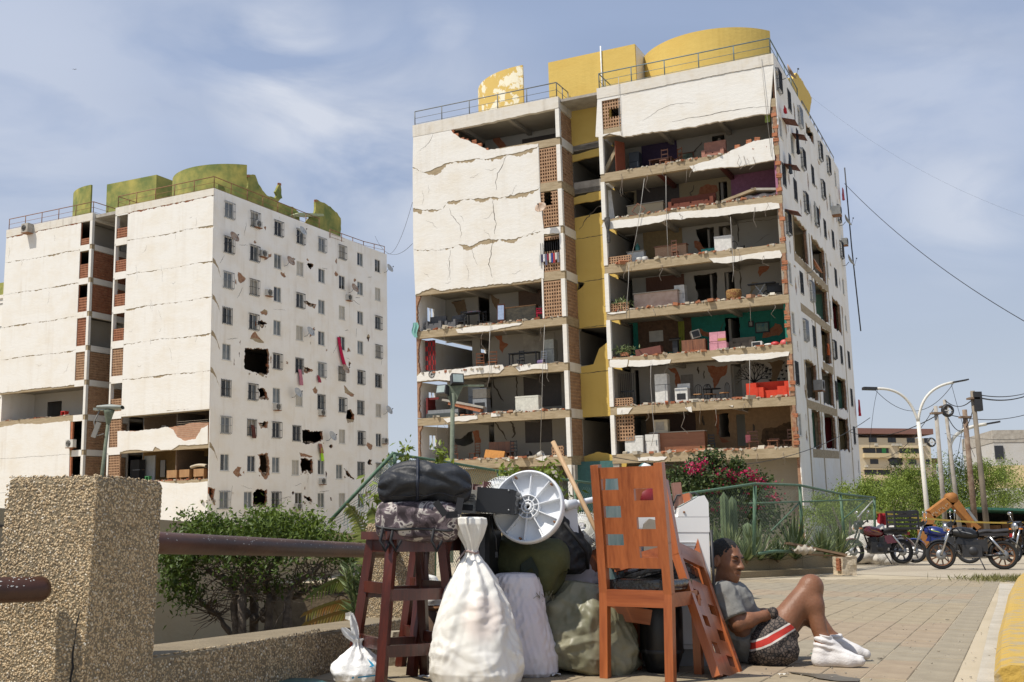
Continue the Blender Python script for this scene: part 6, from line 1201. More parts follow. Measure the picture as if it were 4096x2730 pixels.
def sacks_far():
 r=random.Random(6);m=mat('white_sack',(.66,.63,.57),.8,col2=(.52,.48,.42),scale=7,bump=.5,bscale=12)
 for i,(px,py,Y,w,lab)in enumerate(((3510,2125,27.4,.62,'big white sack on top of the pile behind the red motorcycle'),(3440,2170,27.2,.5,'white sack at the left of the pile'),(3480,2190,27.1,.55,'white sack in the middle of the pile'),(3445,2225,27.0,.5,'dirty white sack at the lower left of the pile'),(3525,2235,27.0,.5,'low white sack under the engine of the red motorcycle'),(3580,2240,26.9,.45,'low white sack by the rear wheel of the red motorcycle'),(3640,2225,29.5,.5,'white sack between the red and blue motorcycles'),(3545,2150,27.5,.45,'white sack sagging beside the top one'))):
  c=at(px,py,Y);ph=r.uniform(0,6);mb=MB();mb.grid(lambda a,b:Vector((math.cos(a*6.283)*math.sin(b*3.1416)*w*(1+.1*math.sin(a*19+ph)),math.sin(a*6.283)*math.sin(b*3.1416)*w*.6,math.cos(b*3.1416)*w*.42*(1+.12*math.sin(a*13+b*9+ph)))),22,12);o=mb.build('white_sack',m);o.location=c;o.rotation_euler=(0,r.uniform(-.2,.2),r.uniform(-.4,.4));tag(o,lab,'sack','white sacks behind the motorcycles')
 c=gnd(3673,2254);mb=MB();mb.box((0,0,.11),(.46,.35,.2),.1,.92);o=mb.build('broken_kerb_stone',mat('kerb_sand',(.42,.30,.17),.9,bump=.4));o.location=c;tag(o,'sandy broken kerb stone between the motorcycles','stone')
sacks_far()
def motorcycle(label,loc,rz,body,accents,wheel=.30,crate=False,spokes=6,rimcol=None):
 """side on: +x forward; wheels, fork, frame, engine, tank, seat, mirrors"""
 t=thing('motorcycle',label,'motorcycle',loc,rz,'parked motorcycles');wb=1.28;tyre=mat('tyre',(.018,.018,.018),.9);chrome=mat('chrome',(.5,.5,.5),.25,metal=.9);blk=mat('moto_black',(.02,.02,.022),.35);rim=rimcol or mat('rim_grey',(.07,.07,.075),.4)
 for x,nm in((wb/2,'front_wheel'),(-wb/2,'rear_wheel')):
  M=Matrix.Translation((x,0,wheel))@Matrix.Rotation(math.pi/2,4,'X');w=.05 if x>0 else .06
  mb=MB();mb.lathe([(wheel-.075,-w*.6),(wheel-.03,-w),(wheel,-w*.45),(wheel,w*.45),(wheel-.03,w),(wheel-.075,w*.6)],28,M);wh=mb.build(nm,tyre,t)
  mb=MB();mb.lathe([(wheel-.075,-.045),(wheel-.095,-.02),(wheel-.095,.02),(wheel-.075,.045)],28,M);mb.lathe([(.05,-.05),(.05,.05)],12,M)
  for k in range(spokes):
   a=2*math.pi*k/spokes;mb.bar(M@Vector((.04*math.cos(a),.04*math.sin(a),0)),M@Vector(((wheel-.09)*math.cos(a+.15),(wheel-.09)*math.sin(a+.15),0)),.035 if spokes<9 else .018,.03)
  mb.build('rim',rim,wh)
  mb=MB();mb.lathe([(.03,-.062),(.11,-.062),(.11,-.055),(.03,-.055)],18,M);mb.build('brake_disc',grey_metal,wh)
 fx=wb/2;mb=MB()
 for y in(-.085,.085):mb.tube([(fx,y,wheel),(fx-.13,y,wheel+.34),(fx-.24,y,.93)],[.026,.026,.021],7)
 mb.build('fork',chrome if accents.get('chrome')else blk,t)
 mb=MB();mb.grid(lambda a,b:(fx+(wheel+.03)*math.cos(rad(30+120*a)),(b-.5)*.13,wheel+(wheel+.03-.03*(2*b-1)**2)*math.sin(rad(30+120*a))),14,4,False);mb.build('front_fender',body,t)
 mb=MB();mb.grid(lambda a,b:(-wb/2+(wheel+.06)*math.cos(rad(35+125*a)),(b-.5)*.15,wheel+.03+(wheel+.05-.03*(2*b-1)**2)*math.sin(rad(35+125*a))),14,4,False);mb.build('rear_fender',body if not accents.get('dark_tail')else blk,t)
 mb=MB();J=[((.36,0,.88),(.20,0,.35)),((.36,0,.80),(-.28,0,.70)),((.20,0,.33),(-.22,0,.30)),((-.22,.06,.30),(-.30,.06,.70)),((-.22,-.06,.30),(-wb/2,-.09,wheel)),((-.22,.06,.30),(-wb/2,.09,wheel)),((-.3,.08,.66),(-.72,.08,.76)),((-.3,-.08,.66),(-.72,-.08,.76))]
 for a,b in J:mb.tube([a,b],.02,6)
 mb.build('frame',blk,t)
 mb=MB();mb.box((.0,0,.40),(.40,.27,.27));mb.box((-.18,0,.52),(.3,.2,.26));mb.box((.10,0,.56),(.15,.15,.20),Matrix.Rotation(.3,3,'Y'))
 for k in range(5):mb.box((.10+.01*k,0,.49+.035*k),(.2,.2,.012),Matrix.Rotation(.3,3,'Y'))
 mb.lathe([(.001,-.15),(.09,-.15),(.1,-.12)],14,Matrix.Translation((-.02,0,.40))@Matrix.Rotation(math.pi/2,4,'X'));mb.build('engine',mat('engine_alu',(.045,.045,.047),.5,metal=.5),t)
 mb=MB();mb.tube([(.16,-.1,.5),(.24,-.13,.36),(.1,-.14,.25),(-.3,-.15,.27),(-.75,-.16,.36)],[.022,.024,.024,.035,.045],8);mb.build('exhaust',chrome,t)
 mb=MB();mb.grid(lambda a,b:(.36-.52*b,math.cos(a*6.283)*.165*math.sin(math.pi*(.12+.8*b))**.6,.80+math.sin(a*6.283)*(.15 if math.sin(a*6.283)>0 else .13)*math.sin(math.pi*(.12+.8*b))**.5-.06*b),16,10);tk=mb.build('fuel_tank',body,t)
 for y in(-.163,.163):st=MB();st.add([(.22,y,.84),(.02,y,.79),(-.04,y,.76),(.18,y,.81)],[(0,1,2,3)]);st.build('tank_stripe',accents.get('stripe',chrome),tk)
 mb=MB();mb.box((.08,0,.63),(.5,.23,.2),Matrix.Rotation(-.1,3,'Y'),.7)if accents.get('shroud')else mb.box((-.32,0,.60),(.34,.24,.2),Matrix.Rotation(.1,3,'Y'),.85);mb.build('side_cover',body,t)
 mb=MB();mb.grid(lambda a,b:(-.16-.62*b,math.cos(a*6.283)*.12,.775+.05*math.sin(a*6.283)+(.035*math.sin(b*5)if b<.5 else .06*(b-.2))+.02),12,10);mb.box((-.47,0,.76),(.6,.2,.06));mb.build('seat',mat('seat_vinyl',(.022,.02,.022),.6),t)
 mb=MB();mb.tube([(.36,-.36,1.02),(.33,-.25,1.05),(.34,0,.97),(.33,.25,1.05),(.36,.36,1.02)],.014,6);hb=mb.build('handlebar',blk,t)
 for s in(-1,1):
  g=MB();g.tube([(.33,s*.26,1.05),(.375,s*.38,1.015)],.021,7);g.build('grip',tyre,hb)
  mi=MB();mi.tube([(.33,s*.24,1.05),(.34,s*.30,1.22)],.008,5);mi.grid(lambda a,b:(.33+.02*math.cos(b*3.1416),s*.33+math.cos(a*6.283)*.075*math.sin(b*3.1416),1.26+math.sin(a*6.283)*.045*math.sin(b*3.1416)),12,5);mi.build('mirror',chrome,t)
 mb=MB();mb.lathe([(.001,.09),(.09,.08),(.095,.03),(.06,-.06),(.001,-.07)],16,Matrix.Translation((.46,0,.92))@Matrix.Rotation(math.pi/2,4,'Y'));mb.build('headlight',chrome if accents.get('chrome')else blk,t)
 mb=MB();mb.box((.40,0,.99),(.1,.22,.1),Matrix.Rotation(.4,3,'Y'));mb.build('instrument_cluster',blk,t)
 for s in(-1,1):mb=MB();mb.box((.47,s*.17,.86),(.05,.08,.04));mb.build('turn_signal',paint('amber',(.6,.18,.02)),t)
 mb=MB();mb.box((-.82,0,.74),(.06,.16,.08));mb.build('tail_light',paint('tail_red',(.35,.01,.01),.3),t)
 for s in(-1,1):mb=MB();mb.tube([(-.38,s*.12,.70),(-wb/2,s*.12,wheel+.05)],.03,7);mb.build('shock_absorber',chrome,t)
 mb=MB();mb.tube([(-.12,.1,.3),(-.2,.32,.0)],.014,5);mb.build('kickstand',blk,t)
 if accents.get('rack'):mb=MB();mb.tube([(-.5,-.13,.84),(-.88,-.13,.84),(-.88,.13,.84),(-.5,.13,.84)],.014,5);mb.build('luggage_rack',blk,t)
 return t
red_b=mat('moto_red',(.10,.006,.010),.25,coat=.6,spec=.6);blue_b=mat('moto_blue',(.005,.014,.12),.3,coat=.5);blk_b=mat('moto_black_paint',(.009,.009,.010),.45)
def bikes():
 p=gnd(3508,2262,0);p=Vector((at(3508,2200,26).x,26.0,0));motorcycle('dark red motorcycle with a black crate on its rack',(p.x,p.y,.085),math.pi+.12,red_b,{'chrome':False,'rack':True,'stripe':paint('gold_stripe',(.4,.2,.03))})
 c=thing('plastic_crate','black plastic crate strapped on the red motorcycle','crate',(p.x+.62,p.y-.05,.93),.12);cm=mat('crate_black',(.018,.018,.02),.5)
 for z in(.02,.12,.22,.32,.42):
  for y in(-.2,.2):mb=MB();mb.box((.05,y,z),(.62,.015,.055));mb.build('slat',cm,c)
  for x in(-.26,.36):mb=MB();mb.box((x,0,z),(.015,.4,.055));mb.build('slat',cm,c)
 for x in(-.26,.36):
  for y in(-.2,.2):mb=MB();mb.box((x,y,.22),(.035,.035,.46));mb.build('corner_post',cm,c)
 mb=MB();mb.box((.05,0,.01),(.62,.4,.02));mb.build('base',cm,c);mb=MB();mb.box((.2,0,.40),(.3,.42,.09),Matrix.Rotation(-.15,3,'Y'));mb.build('lid_flap',cm,c)
 p=at(3885,2200,23.2);motorcycle('black motorcycle with bronze wheels nearest the kerb',(p.x,23.2,.03),math.pi-.25,blk_b,{'shroud':True,'dark_tail':True,'stripe':grey_metal,'chrome':True},.315,spokes=10,rimcol=mat('bronze_rim',(.17,.085,.045),.4))
 p=at(3765,2200,26.5);motorcycle('blue motorcycle standing behind the black one',(p.x,26.5,.085),math.pi-.5,blue_b,{'chrome':True,'stripe':paint('lime_stripe',(.4,.5,.03)),'shroud':True})
 p=at(4130,2200,27.0);motorcycle('dark motorcycle cut off by the right edge',(p.x,27.0,.085),math.pi+.3,blk_b,{'chrome':True})
 p=at(3905,2190,33);t=thing('wheelbarrow_heap','grassy weeds at the corner of the kerb','weeds',(0,0,0))if False else None
 rn=np.random.default_rng(9);c=gnd(4040,2325);n=900;P=np.column_stack([c.x+rn.normal(size=n)*.42,c.y+rn.normal(size=n)*.35,np.zeros(n)]);D=np.column_stack([rn.normal(size=n)*.5,rn.normal(size=n)*.5,np.full(n,1.0)]);v,f=leaf_arrays(P,.12,.1,9,0,rn,D);tag(np_mesh('grass_tuft',v,f,mat_leaf('dry_grass',(.10,.11,.03),(.26,.24,.09)),None,rn.random(n)),'dry grass tuft at the corner of the kerb','grass',kind='stuff')
bikes()
def birds():
 for px,py,Y,s,lab in((3031,166,70,.5,'dark bird flying just above the yellow roof tank'),(299,279,120,.35,'distant bird high in the left sky')):
  c=at(px,py,Y);t=thing('flying_bird',lab,'bird',c);mb=MB();mb.grid(lambda a,b:(math.cos(a*6.283)*.06*s*math.sin(b*3.1416)*2,(b-.5)*.5*s,math.sin(a*6.283)*.06*s*math.sin(b*3.1416)*2),8,8);mb.build('body',black_metal,t)
  for sg in(-1,1):mb=MB();mb.add([(0,-.12*s,.03*s),(sg*.45*s,-.1*s,.22*s),(sg*.95*s,.05*s,.02*s),(sg*.45*s,.14*s,.18*s),(0,.12*s,.03*s),(0,-.12*s,.01),(sg*.45*s,.0,.2*s)],[(0,1,3,4),(1,2,3),(4,3,6),(0,6,1)]);mb.build('wing',black_metal,t)
birds()
# ================================================================ foreground: pillar, rail, low wall
def ico():
 t=(1+5**.5)/2;v=np.array([(-1,t,0),(1,t,0),(-1,-t,0),(1,-t,0),(0,-1,t),(0,1,t),(0,-1,-t),(0,1,-t),(t,0,-1),(t,0,1),(-t,0,-1),(-t,0,1)],float);v/=np.linalg.norm(v[0])
 f=np.array([(0,11,5),(0,5,1),(0,1,7),(0,7,10),(0,10,11),(1,5,9),(5,11,4),(11,10,2),(10,7,6),(7,1,8),(3,9,4),(3,4,2),(3,2,6),(3,6,8),(3,8,9),(4,9,5),(2,4,11),(6,2,10),(8,6,7),(9,8,1)]);return v,f
pebble_m=mat_tint('pebbles',[(0,(.13,.10,.07)),(.25,(.31,.22,.12)),(.5,(.50,.37,.215)),(.75,(.62,.49,.31)),(.92,(.44,.39,.31)),(1,(.75,.67,.54))],.75)
mortar_m=mat('pebble_mortar',(.22,.175,.11),.95,bump=.5,bscale=80)
def pebbles(parent,quads,size=.0085,dens=1.0,seed=1):
 """quads: (origin, edge1, edge2, normal)"""
 rn=np.random.default_rng(seed);iv,if_=ico();V=[];Fc=[];T=[];off=0
 for o,e1,e2,nn in quads:
  o,e1,e2,nn=(np.array(q,float)for q in(o,e1,e2,nn));A=np.linalg.norm(np.cross(e1,e2));n=int(A/(size*size*1.75)*dens)
  uv=rn.random((n,2));c=o+uv[:,:1]*e1+uv[:,1:]*e2+nn*(size*.05)
  a=e1/np.linalg.norm(e1);b=np.cross(nn,a);th=rn.uniform(0,6.28,n);ax=np.cos(th)[:,None]*a+np.sin(th)[:,None]*b;ay=-np.sin(th)[:,None]*a+np.cos(th)[:,None]*b
  s=size*rn.uniform(.55,1.15,n);sx,sy,sz=s*rn.uniform(.7,1.0,n),s*rn.uniform(.45,.75,n),s*rn.uniform(.3,.5,n)
  P=c[:,None,:]+iv[None,:,:1]*(ax*sx[:,None])[:,None,:]+iv[None,:,1:2]*(ay*sy[:,None])[:,None,:]+iv[None,:,2:3]*(nn[None,:]*sz[:,None])[:,None,:]
  V.append(P.reshape(-1,3));Fc.append((if_[None]+(np.arange(n)*12)[:,None,None]+off).reshape(-1,3));off+=n*12;T.append(np.repeat(np.clip(rn.normal(.5,.24,n),0,1),20))
 return tag(np_mesh('pebbles',np.concatenate(V),np.concatenate(Fc),pebble_m,parent,np.concatenate(T),True),kind='stuff')
WD=Vector((.237,1,0)).normalized();WN=Vector((WD.y,-WD.x,0))
def pillar_at(corner,label,wr,wl,h,peb=True,seed=1):
 t=thing('pebble_pillar',label,'pillar',(corner.x,corner.y,0),0,'pebble pillars of the railing')
 L=-WN;tp=.985;z0=-.75
 def ring(z,k):return[Vector((0,0,z))+(L*wl*.5+WD*wr*.5)+((-L*.5*wl*sx)+(-WD*.5*wr*sy))*k for sx,sy in((1,1),(1,-1),(-1,-1),(-1,1))]
 r0,r1,r2=ring(z0,1.04),ring(h-.02,tp),ring(h,tp-.05);mb=MB();mb.add(r0+r1+r2,[(0,3,2,1)]+[(i,(i+1)%4,4+(i+1)%4,4+i)for i in range(4)]+[(4+i,4+(i+1)%4,8+(i+1)%4,8+i)for i in range(4)]+[(8,9,10,11)]);mb.build('shaft',mortar_m,t)
 if peb:
  zb=-.05;b0=ring(zb,1.04-.055*(zb-z0)/(h-z0))
  q=[(b0[0],b0[3]-b0[0],r1[0]-b0[0],-WD),(b0[1],b0[0]-b0[1],r1[1]-b0[1],WN),(r1[0],r1[3]-r1[0],r2[0]-r1[0]+Vector((0,0,.004)),(-WD+Vector((0,0,1))).normalized()),(r1[1],r1[0]-r1[1],r2[1]-r1[1]+Vector((0,0,.004)),(WN+Vector((0,0,1))).normalized())]
  pebbles(t,q,.0060,1.4,seed)
 return t
def low_wall():
 c=at(385,2000,3.6);h=at(385,1903,3.6).z
 t=pillar_at(c,'thick pebble-covered pillar filling the lower left corner',.41,.36,h,True,5)
 L=-WN;f=lambda s,z:Vector((0,0,z))+L*s-WD*.024
 mb=MB();pts=[(-.0,.46),(.012,.36),(.018,.24),(.02,.17),(.034,.165),(.03,.10),(.02,-.02),(.012,-.06)];cs=crack_strip([(s+.012,z)for s,z in pts],.0055,.006,.03)
 vs=[f(s,z)for s,z in cs];n=len(cs)//2;mb.add(vs,[(i,i+1,2*n-2-i,2*n-1-i)for i in range(n-1)]);mb.build('crack',dark,t)
 c2=Vector((WL(7.05),7.05,0));pillar_at(c2,'distant pebble pillar half hidden by the tall stool',.41,.36,.80,True,6)
 a,b=Vector((WL(3.98),3.98,0)),Vector((WL(7.1),7.1,0));L=-WN*.30;za,zb=.267,.178
 w=thing('pebble_low_wall','low pebble-faced wall running under the rusty rail','wall',(0,0,0));mb=MB();v=[]
 for p,z in((a,za),(b,zb)):v+=[p+Vector((0,0,-.75)),p+Vector((0,0,z-.012)),p-WN*.02+Vector((0,0,z)),p+L+Vector((0,0,z)),p+L+Vector((0,0,-.75))]
 mb.add(v,[(i,i+1,6+i,5+i)for i in range(4)]+[(0,4,3,2,1),(5,6,7,8,9)]);mb.build('core',mortar_m,w)
 d=b-a;top_n=Vector((0,0,1));dz=Vector((0,0,zb-za));zl=-.12
 pebbles(w,[(a+Vector((0,0,zl)),d*.5,Vector((0,0,za-zl-.006-(za-zb)*.25)),WN),(a+d*.5+Vector((0,0,zl)),d*.5,Vector((0,0,zb-zl-.006+(za-zb)*.25)),WN),(a+Vector((0,0,za-.004))-WN*.004,d+dz,L,top_n)],.0078,1.15,7)
 pipe=mat('rusty_brown_pipe',(.036,.014,.009),.42,col2=(.095,.038,.022),scale=3.5,stretch=(1,.5,1),spec=.4,bump=.08,bscale=60)
 def rail(p,q,label,r=.045,cap=False):
  mb=MB();d=(q-p).normalized();pts=[p.lerp(q,i/12)for i in range(13)];rr=[r]*13
  if cap:pts+=[q+d*r*.35,q+d*r*.65];rr+=[r*.85,r*.5]
  mb.tube(pts,rr,24);o=mb.build('pipe_rail',pipe);tag(o,label,'railing','rusty pipe rails')
  sp=MB();rg=random.Random(3);ax=Vector((d.y,-d.x,0)).normalized()
  for i in range(150):
   s=rg.random();a_=rg.uniform(.1,1.75);n=ax*math.cos(a_)+Vector((0,0,1))*math.sin(a_);c_=p.lerp(q,s)+n*(r+.0006);k=rg.uniform(.0012,.0034);tt=d*k*rg.uniform(.8,2.2);u=d.cross(n)*k;sp.add([c_-tt,c_+u,c_+tt,c_-u],[(0,1,2,3)])
  tag(sp.build('paint_specks',paint('speck_white',(.5,.49,.46)),o),kind='stuff')
 p0=c+L*.55+WD*.42;rail(Vector((p0.x,p0.y,at(640,2167,4.3).z)),Vector((c2.x,c2.y,0))-WN*.17+Vector((0,0,at(1600,2207,7.1).z))+WD*.05,'long rusty brown pipe rail crossing in front of the clipped tree')
 e=at(165,2357,3.56);rail(e+Vector((-.75,-.55,.0)),e,'short brown pipe rail ending against the sunny pillar face',.042,True)
low_wall()
# ---------------------------------------------------------------- soft things
def crease(p,seed=0):
 """sharp creases of crumpled sheet: triangle folds in a few directions, fading in and out"""
 r=random.Random(seed);t=0.0
 for i in range(7):
  d=Vector((r.uniform(-1,1),r.uniform(-1,1),r.uniform(-.7,.7))).normalized();fq=r.uniform(4,15);w=mnoise.noise(p*1.4+d*2)*.35
  t+=abs(((p.dot(d)+w*.12)*fq+r.random())%1-.5)*2*max(0,mnoise.noise(p*3.2+Vector((i*7.3,seed,0)))+.12)*(7/fq)
 return t
def ridged(p,s):return 1-abs(mnoise.noise(Vector(p)*s))*2
def sack(name,label,cat,loc,prof,m,folds=(9,.05),wrinkle=.012,ws=7.0,ph=0.0,nu=72,nv=56,rz=0.0,lean=(0,0),flat=1.0,group=None,parts=None,stretch=(1,1,.45),tilt=None,cap=True):
 """bag of cloth: (height, radius) profile with pleats towards the tie and creases"""
 hs=[p[0]for p in prof];rs=[p[1]for p in prof];t=thing(name,label,cat,loc,rz,group);H0,H1=hs[0],hs[-1]
 def fn(a,b):
  z=H0+(H1-H0)*b;r=float(np.interp(z,hs,rs));g=a*2*math.pi;c,s=math.cos(g),math.sin(g);rmax=max(rs)
  pl=folds[1]*(1-min(1,r/rmax))**.8*math.cos(folds[0]*g+ph+1.5*math.sin(z*9))+folds[1]*.35*mnoise.noise(Vector((c*1.5+ph,s*1.5,z*3)))
  P=Vector((c*stretch[0],s*stretch[1],z*stretch[2]*3))*ws*.35+Vector((ph,0,0));d=wrinkle*(1.5*crease(Vector((c*r,s*r,z))*2.3,int(ph*10))-.8+.35*(ridged(P,1.6)-.5))*(r/rmax)**.4
  k=math.sin(math.pi*min(1,max(0,(z-H0)/(H1-H0))));rr=r*(1+pl)+d
  return Vector((c*rr+lean[0]*(z-H0),s*rr*flat+lean[1]*(z-H0),z))
 mb=MB();mb.grid(fn,nu,nv)
 if cap:
  o=len(mb.v);mb.v.append((0,0,H0-.001));mb.f+=[(i,o,(i+1)%nu)[::1]for i in range(nu)];mb.sm+=[True]*nu
 b_=mb.build('bag',m,t)
 if tilt:t.rotation_euler=tilt
 return t
def mat_weave(name,c0,c1,scale=180,rough=.55,bump=.35,patch=None,sheen=0.0):
 if name in MATS:return MATS[name]
 m=mat(name,c0,rough,col2=c1,scale=4,detail=8);nt,N,L,b=nodes_of(m);tc=N.new('ShaderNodeTexCoord');b.inputs['Sheen Weight'].default_value=sheen
 ck=N.new('ShaderNodeTexChecker');ck.inputs['Scale'].default_value=scale;L.new(tc.outputs['Object'],ck.inputs['Vector']);ns=N.new('ShaderNodeTexNoise');ns.noise_type='RIDGED_MULTIFRACTAL';ns.inputs['Scale'].default_value=8;ns.inputs['Detail'].default_value=3;ns.inputs['Distortion'].default_value=.9;L.new(tc.outputs['Object'],ns.inputs[0])
 ad=N.new('ShaderNodeMath');ad.operation='MULTIPLY_ADD';L.new(ck.outputs['Fac'],ad.inputs[0]);ad.inputs[1].default_value=.12;L.new(ns.outputs[0],ad.inputs[2]);bp=N.new('ShaderNodeBump');bp.inputs['Strength'].default_value=bump;bp.inputs['Distance'].default_value=.009;L.new(ad.outputs[0],bp.inputs['Height']);L.new(bp.outputs[0],b.inputs['Normal'])
 if patch:
  c,r,col=patch;col0=b.inputs['Base Color'].links[0].from_socket;mp=N.new('ShaderNodeMapping');mp.inputs['Location'].default_value=(-c[0],-c[1],-c[2]);L.new(tc.outputs['Object'],mp.inputs[0]);ab=N.new('ShaderNodeVectorMath');ab.operation='DIVIDE';L.new(mp.outputs[0],ab.inputs[0]);ab.inputs[1].default_value=r;ln=N.new('ShaderNodeVectorMath');ln.operation='LENGTH';L.new(ab.outputs[0],ln.inputs[0]);mr=N.new('ShaderNodeMapRange');mr.inputs[1].default_value=1.2;mr.inputs[2].default_value=.7;mr.inputs[3].default_value=0;mr.inputs[4].default_value=.6;L.new(ln.outputs['Value'],mr.inputs[0])
  mx=N.new('ShaderNodeMix');mx.data_type='RGBA';L.new(mr.outputs[0],mx.inputs[0]);L.new(col0,mx.inputs[6]);mx.inputs[7].default_value=(*col,1);L.new(mx.outputs[2],b.inputs['Base Color'])
 return m
def soft_sacks():
 G=lambda px,Y:Vector((at(px,2600,Y).x,Y,0))
 ws=mat_weave('white_woven_sack',(.70,.68,.62),(.82,.80,.75),210,.42,.5,((.03,-.19,.33),(.10,.2,.11),(.74,.62,.55)))
 t=sack('tied_white_sack','big white woven sack tied at the neck in the centre front','sack',G(1912,5.2),[(0,.19),(.02,.215),(.07,.228),(.16,.22),(.28,.195),(.40,.16),(.50,.115),(.57,.068),(.62,.034),(.645,.030),(.67,.038),(.72,.06),(.77,.080),(.80,.078),(.805,.06)],ws,(9,.15),.0085,7.0,.4,190,160,0,(-.055,0))
 mb=MB();mb.tube([(-.036+.034*math.cos(a),.034*math.sin(a),.634+.006*math.sin(a*2))for a in[i*.42 for i in range(16)]],.006,6,False);mb.tube([(-.07,-.02,.635),(-.10,-.03,.60),(-.11,-.03,.585)],[.005,.004,.003],5);mb.build('tie',mat('tie_mauve',(.30,.22,.20),.8),t)
 ls=mat_weave('lilac_sack',(.66,.61,.645),(.76,.72,.73),150,.42,.5)
 sack('lilac_sack','pale lilac sack slumped against the big white sack','sack',G(2122,5.55),[(0,.12),(.02,.15),(.1,.165),(.22,.155),(.34,.14),(.44,.13),(.50,.12),(.52,.10),(.525,.01)],ls,(2,.20),.013,8,2.2,150,130,.3,(-.13,.05),.75)
 og=mat_weave('olive_raffia',(.17,.165,.10),(.29,.27,.18),160,.42,.8)
 sack('olive_raffia_sack','bulging olive raffia sack with diagonal creases beside the chair leg','sack',G(2352,5.72),[(0,.20),(.02,.245),(.09,.275),(.18,.275),(.27,.25),(.35,.21),(.42,.15),(.455,.11),(.46,.02)],og,(7,.14),.014,8.5,4.4,160,130,.1,(-.16,.0),.8,None,None,(1.4,.6,1.0),(0,.16,0))
 f=MB();rg=random.Random(3);e=at(2170,2395,5.5)
 for i in range(26):a=e+Vector((rg.uniform(-.05,.07),rg.uniform(-.03,.03),rg.uniform(-.015,.01)));f.tube([a,a+Vector((rg.uniform(-.02,.02),rg.uniform(-.02,.0),rg.uniform(.0,.035)))],.0016,3,False)
 o=f.build('frayed_threads',og);tag(o,'frayed threads sticking up from the olive raffia sack mouth','threads',kind='stuff')
 pw=mat_weave('pinkish_sack',(.58,.50,.52),(.70,.64,.64),150,.5,.3)
 sack('pinkish_sack','pinkish white sack standing behind the olive duffel','sack',G(2320,6.05),[(0,.17),(.03,.2),(.2,.215),(.42,.19),(.55,.14),(.62,.085),(.64,.02)],pw,(6,.18),.012,6,1.1,64,52,0,(-.05,0),.8)
 sack('small_pinkish_sack','lower pinkish sack squeezed under the olive duffel','sack',G(2200,5.98),[(0,.14),(.03,.17),(.2,.17),(.36,.14),(.44,.07),(.45,.02)],pw,(6,.12),.014,6,3.0,56,40,0,(0,0),.8)
 sack('folded_white_bag','crumpled white bag seen between the stool legs','bag',G(1705,6.25)+Vector((0,0,.28)),[(0,.08),(.03,.1),(.12,.1),(.2,.06),(.21,.01)],ws,(6,.2),.015,9,2,40,30)
 pb=mat('thin_plastic',(.74,.74,.73),.25,col2=(.84,.84,.83),scale=9,bump=.5,bscale=26,spec=.5)
 t=sack('plastic_carrier_bag','small knotted white carrier bag with a blue mark by the low wall','bag',G(1438,5.3),[(0,.10),(.015,.125),(.05,.132),(.09,.118),(.125,.085),(.155,.05),(.18,.022),(.192,.02),(.21,.03)],pb,(8,.35),.014,10,5.5,80,50,.4,(-.06,0),.85)
 mb=MB()
 for x0,x1,z1,w in((-.012,-.045,.335,.016),(-.02,-.085,.265,.024)):
  for s in(0,.004):mb.grid(lambda a,b:Vector((x0+(x1-x0)*b+(a-.5)*2*w*(.5+.6*math.sin(b*3.0)),s+.008*math.sin(a*9+b*4),.19+(z1-.19)*b)),8,14,False)
 mb.build('handles',pb,t)
 mb=MB();mk=lambda u,v:Vector((.005+u,-.117+.28*abs(u)-.12*max(0,v-.05)*-1*-1,v))
 for q in([(.025,.125),(.05,.10),(.056,.088),(.03,.085),(.03,.09),(.042,.092),(.034,.104)],[(-.03,.045),(.06,.05),(.06,.043),(-.03,.038)],[(-.06,.042),(-.052,.048),(-.046,.04),(-.054,.034)]):
  mb.add([Vector((u-.01,-.134+.9*u*u-(0 if v<.08 else-.035*(v-.08)/.04-.004),v))for u,v in q],[tuple(range(len(q)))])
 mb.build('blue_print',paint('blue_print',(.02,.25,.45),.4),t)
 dm=mat('dotted_cloth',(.55,.50,.40),.8);nt,N,L,b=nodes_of(dm);tc=N.new('ShaderNodeTexCoord');vo=N.new('ShaderNodeTexVoronoi');vo.inputs['Scale'].default_value=17;L.new(tc.outputs['Object'],vo.inputs[0]);lt=N.new('ShaderNodeMath');lt.operation='LESS_THAN';L.new(vo.outputs['Distance'],lt.inputs[0]);lt.inputs[1].default_value=.46;rp=N.new('ShaderNodeValToRGB');rp.color_ramp.interpolation='CONSTANT';rp.color_ramp.elements[0].color=(.08,.42,.36,1);rp.color_ramp.elements[1].color=(.46,.46,.10,1);rp.color_ramp.elements[1].position=.5;sx=N.new('ShaderNodeSeparateColor');L.new(vo.outputs['Color'],sx.inputs[0]);L.new(sx.outputs[0],rp.inputs[0]);mx=N.new('ShaderNodeMix');mx.data_type='RGBA';L.new(lt.outputs[0],mx.inputs[0]);mx.inputs[6].default_value=(.58,.54,.43,1);L.new(rp.outputs[0],mx.inputs[7]);L.new(mx.outputs[2],b.inputs['Base Color'])
 c=at(2350,2420,5.85);t=sack('dotted_cloth_bundle','knotted bundle of cloth with green and yellow dots','bundle',Vector((c.x,5.85,c.z-.12)),[(0,.07),(.03,.1),(.09,.105),(.15,.075),(.18,.03),(.19,.028),(.23,.055),(.25,.02)],dm,(7,.4),.015,9,1,60,44,0,(-.25,0))
 om=mat('olive_canvas',(.040,.044,.014),.85,col2=(.085,.085,.03),scale=5,bump=.35,bscale=18);Y=5.72;c=at(2112,2262,Y);t=thing('olive_duffel','stuffed olive green duffel bag under the white fan base','bag',c,-.45)
